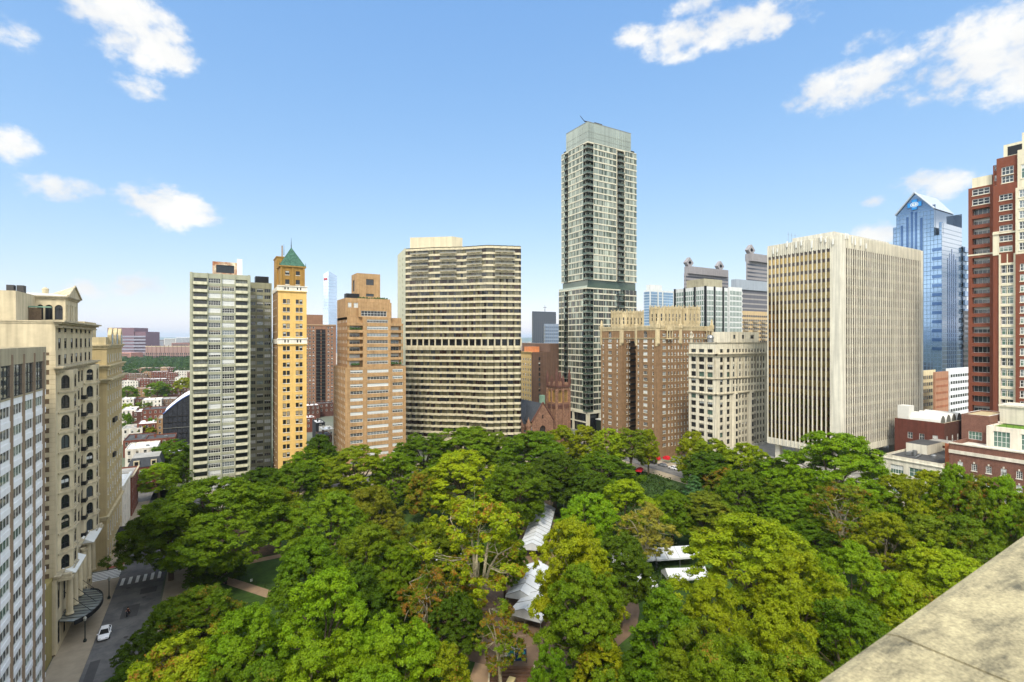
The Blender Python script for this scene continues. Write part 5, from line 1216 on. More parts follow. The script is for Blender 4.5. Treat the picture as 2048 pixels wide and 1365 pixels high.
# ---------------------------------------------------------------- row houses beyond the left gap
WALLS = [(M_RED, 'red brick'), (M_REDD, 'dark brick'), (M_TANB, 'tan brick'), (M_STUC, 'pale stucco'), (M_BRNS, 'brownstone')]
ROOFS = [(M_ROOFW, 'white'), (M_ROOFW, 'white'), (M_ROOFG, 'grey'), (M_ROOFW, 'white'), (M_ROOFD, 'black')]
ORD = ['first', 'second', 'third', 'fourth', 'fifth', 'sixth', 'seventh', 'eighth', 'ninth', 'tenth', 'eleventh', 'twelfth', 'thirteenth', 'fourteenth']
rowsp = [(905, 250, 318, 'row just behind the mansard house'), (880, 246, 322, 'second row behind the mansard house'), (850, 244, 326, 'row left of the netted building'), (820, 243, 326, 'row beside the netted roof'),
         (796, 243, 330, 'row just above the netted roof'), (776, 243, 382, 'row in front of the middle trees'), (760, 243, 382, 'row behind the middle trees'), (747, 243, 382, 'row nearing the railway trees'), (738, 243, 382, 'farthest row by the railway trees')]
for ri, (y, a, c, where) in enumerate(rowsp):
    h0 = 9.5; d = (EYE-h0)*F/(y-HY); v = None; px = a; k = 0
    while px < c and k < 14:
        h = h0+rr.uniform(-2.2, 2.6); wpx = rr.uniform(6.5, 13)*F/d*(1 if d < 450 else 1.4); wpx = max(wpx, 9)
        u0, v0 = pt(px, d+rr.uniform(-6, 6)); w = wpx*d/F*1.12
        Wm, wn = rr.choice(WALLS); Rm, rn = rr.choice(ROOFS)
        simple_row('row_house', '%s house, %s roof, %s in the %s' % (wn, rn, ORD[k], where), u0, u0+w-.3, v0, v0+rr.uniform(12, 20), h, Wm, Rm, 's', group='row houses seen past the pale green slab', sp=2.4, maxw=12 if d < 330 else 0)
        px += wpx+rr.choice([0, 0, 3]); k += 1
for i, (px0, px1, d, y, W, Rf, lb) in enumerate([(612,632,300,836,M_RED,M_ROOFW,'red brick turreted house just right of the yellow tower'),(632,650,275,846,mat('black_paint',(44,46,50),.7),M_ROOFW,'black painted house with white roof and window frames'),(646,668,262,860,M_STUC,M_ROOFW,'white house with white roof under the black painted house'),
        (640,664,240,872,M_BRNS,M_SLATE,'dark gabled brown house beside the orange buff tower'),(612,640,350,812,M_REDD,M_ROOFW,'long brick house with white roof under the brown tower'),(638,668,360,808,M_REDD,M_ROOFD,'brick house with black roof under the brown tower'),(612,640,400,800,M_RED,M_ROOFG,'flat brick house at the foot of the fire escapes'),(640,670,410,792,M_RED,M_CREAM,'brick house with cream roof at the foot of the fire escapes')]):
    u0, v0 = pt(px0, d); u1 = on_v(px1, v0); simple_row('row_house', lb, u0, u1, v0, v0+12, zof(y, d), W, Rf, 's', group='houses between yellow tower and orange tower', sp=2.6, maxw=20)
def b_netted():
    N1 = mat('scaffold_net', (40, 42, 48), .9, .25, 1.2, rgb2=(54, 56, 62), bsc=1.5); b = Bld('netted_building', 'building wrapped in black scaffold netting with curved white roof', 'building', (-20, 265))
    d = 262; u0, v0 = pt(326, d); u1 = on_v(400, v0); n = 8; m = MB(); r = MB()
    hs = [16.6+10.5*math.sin(math.pi/2*i/n) for i in range(n+1)]
    for i in range(n):
        a = u0+(u1-u0)*i/n; c = u0+(u1-u0)*(i+1)/n
        m.poly([(a,v0,0),(c,v0,0),(c,v0,hs[i+1]),(a,v0,hs[i])], N1); r.poly([(a,v0+.3,hs[i]-.6),(c,v0+.3,hs[i+1]-.6),(c,v0+26,hs[i+1]+.5),(a,v0+26,hs[i]+.5)], M_ROOFW)
        r.tube((a,v0-.1,hs[i]+.1), (c,v0-.1,hs[i+1]+.1), .3, .3, mat('tarp_blue', (70, 96, 150), .7), 6)
    m.poly([(u0,v0+26,0),(u0,v0,0),(u0,v0,hs[0]),(u0,v0+26,hs[0])], N1); b.part('netting', m); b.part('roof', r)
    for z in (3, 6, 9, 12, 15):
        k = MB(); k.box(u0-.2, u1, v0-.3, v0-.04, z, z+.18, M_GREYF if z == 9 else M_DARKF); b.part('scaffold_deck', k)
    for i in range(9): k = MB(); x = u0+(u1-u0)*i/8; k.tube((x,v0-.2,0),(x,v0-.2,hs[i]),.08,.08,M_DARKF,5); b.part('scaffold_pole', k)
    b.done()
b_netted()

# ================================================================ ground, roads, square
def sheet(name, polys, m, z, kind='structure'):
    mb = MB()
    for p in polys: mb.poly([(x, y, z) for x, y in p], m)
    o = mb.build(name); o['kind'] = kind; return o
def rect(u0, u1, v0, v1): return [(u0,v0),(u1,v0),(u1,v1),(u0,v1)]
M_CITY = mat('city_ground', (112, 112, 102), .95, .4, .01, rgb2=(78, 92, 62), bsc=.006)
g = MB(); ng = 1; g.poly([(-26000,-26000,0),(26000,-26000,0),(26000,26000,0),(-26000,26000,0)], M_CITY); o = g.build('ground'); o['kind'] = 'structure'
M_ASPH = mat('asphalt', (104, 102, 99), .9, .22, .25, rgb2=(84, 84, 84), bsc=.35, streak=0); M_PAVE = mat('pavement_concrete', (150, 138, 118), .9, .15, .5, streak=0); M_PATH = mat('path_paving', (150, 126, 100), .9, .14, .6, streak=0)
M_GRASS = mat('grass_green', (58, 82, 26), .95, .3, .3, streak=0, rgb2=(48, 70, 22), bsc=.8); M_EARTH = mat('earth', (84, 64, 46), .95, .25, .5, streak=0, rgb2=(60, 52, 34), bsc=1.2); M_LINE = mat('line_paint', (214, 214, 208), .7, .12, 1.5, streak=0); M_BRK = mat('ramp_brick', (150, 74, 58), .9, .15)
sheet('road', [rect(-19,-10,-40,226), rect(-90,-19,148.8,154.2), rect(-10,175,198,208), rect(162,171,-40,198), rect(-90,-10,213.5,226), rect(162,171,208,420), rect(-10,162,4,14)], M_ASPH, .01)
def slab(name, polys, m, z, km=M_CREAMD):
    mb = MB()
    for p in polys: mb.prism(p, 0, z, km, m)
    o = mb.build(name); o['kind'] = 'structure'; return o
slab('pavement', [rect(-24.2,-19,110,148.2), rect(-24.2,-19,40,110), rect(-24.2,-19,154.8,212.9), rect(-90,-24.2,146.9,148.2), rect(171,177.4,-40,300), rect(-10,161,208.6,215), rect(161.2,161.9,-40,197)], M_PAVE, .13)
slab('pavement', [rect(-9.6,161,16,196.8)], M_PAVE, .13)
sheet('lawn', [rect(-4,156,22,192)], M_GRASS, .145)
def strip(a, c, w):
    a, c = Vector(a), Vector(c); d = (c-a).normalized(); n = Vector((-d.y, d.x))*w/2
    return [tuple(a-n), tuple(c-n), tuple(c+n), tuple(a+n)]
sheet('path', [strip((-5,17+128),(12,119),2.6), strip((-2,141.6),(30,141.6),2.4), strip((30,60),(90,133),9), strip((90,133),(140,190),5)], M_PATH, .155)
cp = [(58+24*math.cos(t*math.pi/16), 92+24*math.sin(t*math.pi/16)) for t in range(32)]
sheet('plaza_paving', [cp], mat('plaza_brown', (112, 92, 74), .9, .2, .5, streak=0), .165)
sheet('earth', [[(-3,147),(14,143.2),(16,150),(2,156)], rect(0,20,160,190)], M_EARTH, .151)
zb = []
for i in range(8): zb.append(rect(-18.7+0*i, -18.7+0, 0, 0))
cw = []
for i in range(6): v = 148.7+i*.95; cw.append(rect(-24.8, -19.2, v, v+.5))
for i in range(6): u = -18.4+i*1.4; cw.append([(u, 143.2), (u+.62, 143.2), (u+.62, 147.2), (u, 147.2)])
sheet('road_markings', cw, M_LINE, .022)
sheet('road', [rect(-16.2, -13.4, 126, 131.5), rect(-18.4, -17, 100, 112), rect(-14, -11, 136, 139)], mat('asphalt_patch', (74, 73, 72), .9, .12, .5, streak=0), .016)
for u_, v_ in ((-14.2, 118), (-13.0, 134.2), (-16.6, 141), (-12.4, 103)):
    k = MB(); k.tube((u_, v_, .012), (u_, v_, .03), .38, .38, mat('manhole_iron', (58, 56, 54), .6), 14); k.tube((u_, v_, .03), (u_, v_, .034), .28, .28, M_DARKF, 12); o = k.build('manhole_cover'); tag(o, 'round iron manhole cover in the road, %s' % {118: 'nearest the white car', 134.2: 'midway to the crosswalk', 141: 'just before the crosswalk', 103: 'below the lower left trees'}[v_], 'manhole')
for u_, v_, tx in ((-21.4, 130.5, 'dark ribbed litter bin on the pavement by the marquee'), (-20.2, 158.5, 'dark litter bin at the beige hotel corner')):
    k = MB(); k.lathe((u_, v_, .13), [(.28,0),(.32,.1),(.34,.9),(.36,.95),(.2,1.05),(.16,1.0)], M_DARKF, 12); o = k.build('litter_bin'); tag(o, tx, 'litter bin')
sheet('kerb_ramp', [rect(-22.4,-20,155,156.2), rect(-20.8,-19.2,156.3,158)], M_BRK, .14)
# hedge bushes and ground cover under the trees
def cover():
    rg = np.random.default_rng(4); n = 46000
    u = rg.uniform(-3, 155, n*2); v = rg.uniform(22, 192, n*2)
    def near(a, c, w):
        a, c = np.array(a), np.array(c); d = c-a; L = np.hypot(*d); d = d/L; s = (u-a[0])*d[0]+(v-a[1])*d[1]; t = abs(-(u-a[0])*d[1]+(v-a[1])*d[0]); return (s > -2) & (s < L+2) & (t < w)
    bad = near((-5,145),(12,119),2.2) | near((-2,141.6),(30,141.6),2.2) | near((30,60),(90,133),6.5) | near((90,133),(140,190),3.5) | (np.hypot(u-58, v-92) < 25) | ((u < 22) & (v > 112) & (v < 152))
    blob = (np.sin(u*.21+1.3)*np.sin(v*.17+.4)+np.sin(u*.09-v*.13)) > -.1
    k = ~bad & blob; u = u[k][:n]; v = v[k][:n]; n = len(u)
    z = .15+rg.uniform(0, 1.6, n)*rg.random(n)
    return np.stack([u, v, z], 1), rg
# ================================================================ trees
def leafmat(name):
    m = bpy.data.materials.new(name); m.use_nodes = True; n = m.node_tree.nodes; l = m.node_tree.links; n.remove(n['Principled BSDF']); out = n['Material Output']
    oi = n.new('ShaderNodeObjectInfo'); g = n.new('ShaderNodeNewGeometry')
    a = n.new('ShaderNodeMapRange'); a.inputs[3].default_value = .76; a.inputs[4].default_value = 1.26; l.new(g.outputs['Random Per Island'], a.inputs[0])
    t = n.new('ShaderNodeTexNoise'); t.inputs['Scale'].default_value = .28; t.inputs['Detail'].default_value = 4; l.new(g.outputs['Position'], t.inputs['Vector'])
    # yellow shift by clump
    yl = n.new('ShaderNodeMapRange'); yl.inputs[1].default_value = .4; yl.inputs[2].default_value = .72; yl.inputs[4].default_value = .4; l.new(t.outputs[0], yl.inputs[0])
    mx = n.new('ShaderNodeMix'); mx.data_type = 'RGBA'; mx.blend_type = 'MULTIPLY'; mx.inputs[7].default_value = (1.55, 1.12, .55, 1); l.new(oi.outputs['Color'], mx.inputs[6]); l.new(yl.outputs[0], mx.inputs[0])
    v = n.new('ShaderNodeVectorMath'); v.operation = 'SCALE'; l.new(mx.outputs[2], v.inputs[0]); l.new(a.outputs[0], v.inputs['Scale'])
    # autumn leaves
    t2 = n.new('ShaderNodeTexNoise'); t2.inputs['Scale'].default_value = .33; t2.inputs['Detail'].default_value = 3; mp = n.new('ShaderNodeMapping'); mp.inputs['Location'].default_value = (37, 11, 5); l.new(g.outputs['Position'], mp.inputs[0]); l.new(mp.outputs[0], t2.inputs['Vector'])
    ad = n.new('ShaderNodeMath'); ad.operation = 'MULTIPLY_ADD'; l.new(g.outputs['Random Per Island'], ad.inputs[0]); ad.inputs[1].default_value = .3; l.new(t2.outputs[0], ad.inputs[2])
    al = n.new('ShaderNodeMath'); al.operation = 'MULTIPLY_ADD'; l.new(oi.outputs['Alpha'], al.inputs[0]); al.inputs[1].default_value = .43; l.new(ad.outputs[0], al.inputs[2])
    r = n.new('ShaderNodeMapRange'); r.inputs[1].default_value = 1.0; r.inputs[2].default_value = 1.1; l.new(al.outputs[0], r.inputs[0])
    m2 = n.new('ShaderNodeMix'); m2.data_type = 'RGBA'; m2.inputs[7].default_value = lin((150, 108, 40)) + (1,); l.new(r.outputs[0], m2.inputs[0]); l.new(v.outputs[0], m2.inputs[6])
    p = n.new('ShaderNodeBsdfPrincipled'); p.inputs['Roughness'].default_value = .5; p.inputs['Specular IOR Level'].default_value = .12; l.new(m2.outputs[2], p.inputs['Base Color'])
    tr = n.new('ShaderNodeBsdfTranslucent'); s = n.new('ShaderNodeVectorMath'); s.operation = 'MULTIPLY'; s.inputs[1].default_value = (1.25, 1.3, .5); l.new(m2.outputs[2], s.inputs[0]); l.new(s.outputs[0], tr.inputs['Color'])
    ms = n.new('ShaderNodeMixShader'); ms.inputs[0].default_value = .4; l.new(p.outputs[0], ms.inputs[1]); l.new(tr.outputs[0], ms.inputs[2]); l.new(ms.outputs[0], out.inputs['Surface'])
    return m
M_LEAF = leafmat('foliage')
M_BARKO = mat('bark_pale', (172, 162, 134), .9, .25, 1.5, rgb2=(122, 114, 88), bsc=1.6, streak=0); M_BARKP = mat('bark_plane', (104, 94, 72), .9, .25, 1.5, rgb2=(74, 66, 48), bsc=1.6, streak=0); M_BARK = mat('bark_brown', (84, 70, 54), .95, .25, 1.5, streak=0)
def npmesh(name, V, Q, m):
    me = bpy.data.meshes.new(name); nq = len(Q); k = Q.shape[1]
    me.vertices.add(len(V)); me.vertices.foreach_set('co', V.astype(np.float32).ravel())
    me.loops.add(nq*k); me.loops.foreach_set('vertex_index', Q.astype(np.int32).ravel())
    me.polygons.add(nq); me.polygons.foreach_set('loop_start', np.arange(0, nq*k, k, dtype=np.int32))
    me.materials.append(m); me.update(calc_edges=True); return me
def leaves(c, nrm, size, rg, asp=.62):
    """one folded diamond per leaf spray"""
    n = len(c); r = rg.normal(size=(n, 3)); t = np.cross(nrm, r); t /= np.linalg.norm(t, axis=1, keepdims=True)+1e-9; b = np.cross(nrm, t)
    s = size[:, None]; V = np.stack([c+t*s, c+b*s*asp+nrm*s*.18, c-t*s, c-b*s*asp+nrm*s*.18], 1).reshape(-1, 3)
    return V, np.arange(n*4).reshape(-1, 4)
def tree_proto(seed, H, R, bot, lumps, sub, per, leaf, shape='dome', rl=2.0, flat=.7, bark=None, limbs=7, inner=.5, rag=.18, visible=False):
    """crown of lumps of sprays of leaves, on limbs; returns crown and trunk meshes (height H, crown radius R)"""
    rg = np.random.default_rng(seed); hc = H-bot
    def prof(t):
        if shape == 'dome': return (1-t**2.4)**.55*(.62+.38*np.minimum(1, t/.3))
        if shape == 'cone': return (1-t)**.7*(.75+.25*np.minimum(1, t/.15))*1.05
        if shape == 'spruce': return (1-t)**1.0
        if shape == 'vase': return (1-t**3)**.6*(.35+.65*np.minimum(1, t/.55))
        return (1-t**2)**.5
    L = []
    ph = rg.uniform(0, 6.28); asym = rg.uniform(.75, 1.2, 7)
    k = 0
    while len(L) < lumps and k < 20000:
        k += 1; t = rg.uniform(0.02, .97)**.85; pr = prof(np.array(t)); 
        if rg.random() > pr+.18: continue
        a = rg.uniform(0, 2*np.pi); lobe = 1-rag+rag*2*(.5+.5*np.sin(3*a+ph+t*4))*asym[int(a/(2*np.pi)*7) % 7]*.8
        f = rg.uniform(inner, 1)**.6; r = R*pr*f*lobe-rl*.35; r = max(r, 0)
        p = np.array([r*np.cos(a), r*np.sin(a), bot+t*(hc-rl*.5)])
        if L and min(np.linalg.norm((q-p)*[1, 1, 1.3]) for q in L) < rl*.62: continue
        L.append(p)
    L = np.array(L); n = len(L)
    lr = rl*rg.uniform(.65, 1.25, n)
    # sprays on each lump: mostly on its upper and outer side
    d = rg.normal(size=(n*sub, 3)); out = np.repeat(L*[1, 1, 0], sub, 0); out /= np.linalg.norm(out, axis=1, keepdims=True)+1e-6
    d = d/np.linalg.norm(d, axis=1, keepdims=True)+out*.45+np.array([0, 0, .5]); d /= np.linalg.norm(d, axis=1, keepdims=True)
    sc = np.repeat(L, sub, 0)+d*np.repeat(lr, sub)[:, None]*rg.uniform(.65, 1.08, (n*sub, 1))*np.array([1, 1, flat])
    sr = rl*.30*rg.uniform(.6, 1.35, n*sub)
    m = n*sub; e = rg.normal(size=(m*per, 3)); e /= np.linalg.norm(e, axis=1, keepdims=True)
    c = np.repeat(sc, per, 0)+e*np.repeat(sr, per)[:, None]*rg.uniform(.25, 1.15, (m*per, 1))*np.array([1, 1, .7])
    nr = e*.7+np.repeat(d, per, 0)*.7+rg.normal(size=(m*per, 3))*.55+np.array([0, 0, .35]); nr /= np.linalg.norm(nr, axis=1, keepdims=True)
    V, Q = leaves(c, nr, leaf*rg.uniform(.6, 1.3, m*per), rg)
    crown = npmesh('crown', V, Q, M_LEAF)
    # trunk and limbs
    tb = MB(); bark = bark or M_BARK; r0 = .022*H; fork = bot*.85+.12*hc
    tb.tube((0, 0, -.1), (0, 0, fork*.5), r0*1.25, r0, bark, 9, False); tb.tube((0, 0, fork*.5), (0, 0, fork), r0, r0*.8, bark, 9, False)
    main = []
    for i in range(limbs):
        a = 2*np.pi*i/limbs+rg.uniform(-.3, .3); rr_ = R*rg.uniform(.35, .6) if i else 0; zt = bot+hc*rg.uniform(.5, .8)
        pts = [np.array([0, 0, fork*rg.uniform(.8, 1.)])]; e_ = np.array([rr_*np.cos(a), rr_*np.sin(a), zt]); S = 4
        for s in range(1, S+1):
            f = s/S; q = pts[0]*(1-f)+e_*f; q[2] += hc*.06*np.sin(f*np.pi); q[:2] *= (1-.25*np.sin(f*np.pi)); q += rg.normal(size=3)*.15*R/8; pts.append(q)
        rad = [r0*.5*(1-.78*s/S) for s in range(S+1)]
        for s in range(S): tb.tube(pts[s], pts[s+1], rad[s], rad[s+1], bark, 6, False)
        main.append((pts, rad))
    for p, l_ in zip(L, lr):
        best = None
        for pts, rad in main:
            for q, r in zip(pts[1:], rad[1:]):
                dd = np.linalg.norm(p-q)+max(0, q[2]-p[2])*1.5
                if best is None or dd < best[0]: best = (dd, q, r)
        q = best[1]; r = min(best[2]*.6, .065*H/20); mid = (q+p)/2+np.array([0, 0, -.08])*best[0]+rg.normal(size=3)*.2
        tb.tube(q, mid, r, r*.65, bark, 4, False); tb.tube(mid, p, r*.65, r*.25, bark, 4, False)
        if visible:
            for z in range(3):
                dv = rg.normal(size=3)*.7+[0, 0, .4]; tb.tube(p, p+dv*l_*.8, r*.3, .02, bark, 3, False)
    o = tb.build('trunk'); tm = o.data; bpy.data.objects.remove(o)
    return crown, tm, H, R
PR = {}
def protos():
    PR['plane'] = [tree_proto(s, 24, 8.5, 6, 92, 13, 88, .165, 'dome', 1.8, .75, M_BARKP, rag=.25) for s in (1, 2, 3)]
    PR['open'] = [tree_proto(s, 27, 8.5, 7, 66, 9, 52, .185, 'vase', 1.7, .65, M_BARKO, limbs=6, rag=.3, visible=True, inner=.35) for s in (11, 12)]
    PR['round'] = [tree_proto(s, 20, 7.5, 4.5, 92, 13, 84, .155, 'dome', 1.7, .8, M_BARK, rag=.15) for s in (21, 22, 23)]
    PR['cone'] = [tree_proto(s, 20, 6.2, 2.5, 96, 13, 72, .15, 'cone', 1.35, .7, M_BARK, rag=.1, inner=.7) for s in (31, 32)]
    PR['elm'] = [tree_proto(s, 23, 12, 5, 130, 13, 88, .175, 'dome', 2.0, .8, M_BARK, rag=.2) for s in (41,)]
    PR['spruce'] = [tree_proto(51, 15, 4.0, .8, 80, 9, 34, .19, 'spruce', .95, .55, M_BARK, rag=.05, inner=.75)]
    PR['small'] = [tree_proto(s, 9, 3.6, 1.6, 34, 10, 40, .2, 'dome', 1.25, .75, M_BARK) for s in (61, 62)]
    PR['far'] = [tree_proto(s, 14, 7, 2.5, 30, 9, 16, .5, 'dome', 2.3, .7, M_BARK) for s in (71, 72)]
protos()
# base leaf tints (real-world greens)
TI = {'dark': (.044, .072, .005), 'mid': (.067, .108, .005), 'bright': (.10, .155, .006), 'yellow': (.135, .155, .006), 'olive': (.088, .124, .007), 'lime': (.15, .19, .007), 'blue': (.045, .09, .045), 'brown': (.10, .112, .010), 'pale': (.15, .14, .03)}
nt = [0]
def tree(kind, px, ytop, wpx, h, tint, label, aut=0., group=None, var=None, cat='tree', name=None, dv=None):
    """px, ytop: where the crown's top stands against the survey; h its height; gives the tree its plot"""
    d = (EYE-h)*F/(ytop-HY)
    if group == GP:                       # keep the plot inside the square
        a, c = ray(px)
        while h < 32 and (a*d > 156 or c*d > 192 or (a*d > 146 and c*d < 60)): h += .5; d = (EYE-h)*F/(ytop-HY)
    rg = random.Random(nt[0]*13+5); nt[0] += 1
    u, v = pt(px, d); return tree_at(kind, u, v, h, wpx*d/F/2*1.18, tint, label, aut, group, rg, cat, name)
def tree_at(kind, u, v, h, r, tint, label, aut=0., group=None, rg=None, cat='tree', name=None):
    rg = rg or random.Random(int(u*31+v*17)); cm, tm, H_, R_ = rg.choice(PR[kind])
    nm = name or {'plane': 'plane_tree', 'open': 'plane_tree', 'round': 'leafy_tree', 'cone': 'linden_tree', 'elm': 'elm_tree', 'spruce': 'spruce_tree', 'small': 'small_tree', 'far': 'leafy_tree'}[kind]
    s = h/H_; sx = r/R_; sx = max(min(sx, s*1.7), s*.5)
    e = empty(nm, (u, v, .0), rg.uniform(0, 6.28)); e.scale = (sx, sx*rg.uniform(.92, 1.08), s); tag(e, label, cat, group)
    t = tuple(a*g for a, g in zip(TI[tint], (1.55, 1.7, 1.1))); k = rg.uniform(.9, 1.12); 
    c = bpy.data.objects.new('crown', cm); C.objects.link(c); c.parent = e; c.color = (t[0]*k*rg.uniform(.92,1.1), t[1]*k, t[2]*k, aut)
    b = bpy.data.objects.new('trunk', tm); C.objects.link(b); b.parent = e
    return e
GP = 'trees of the square'
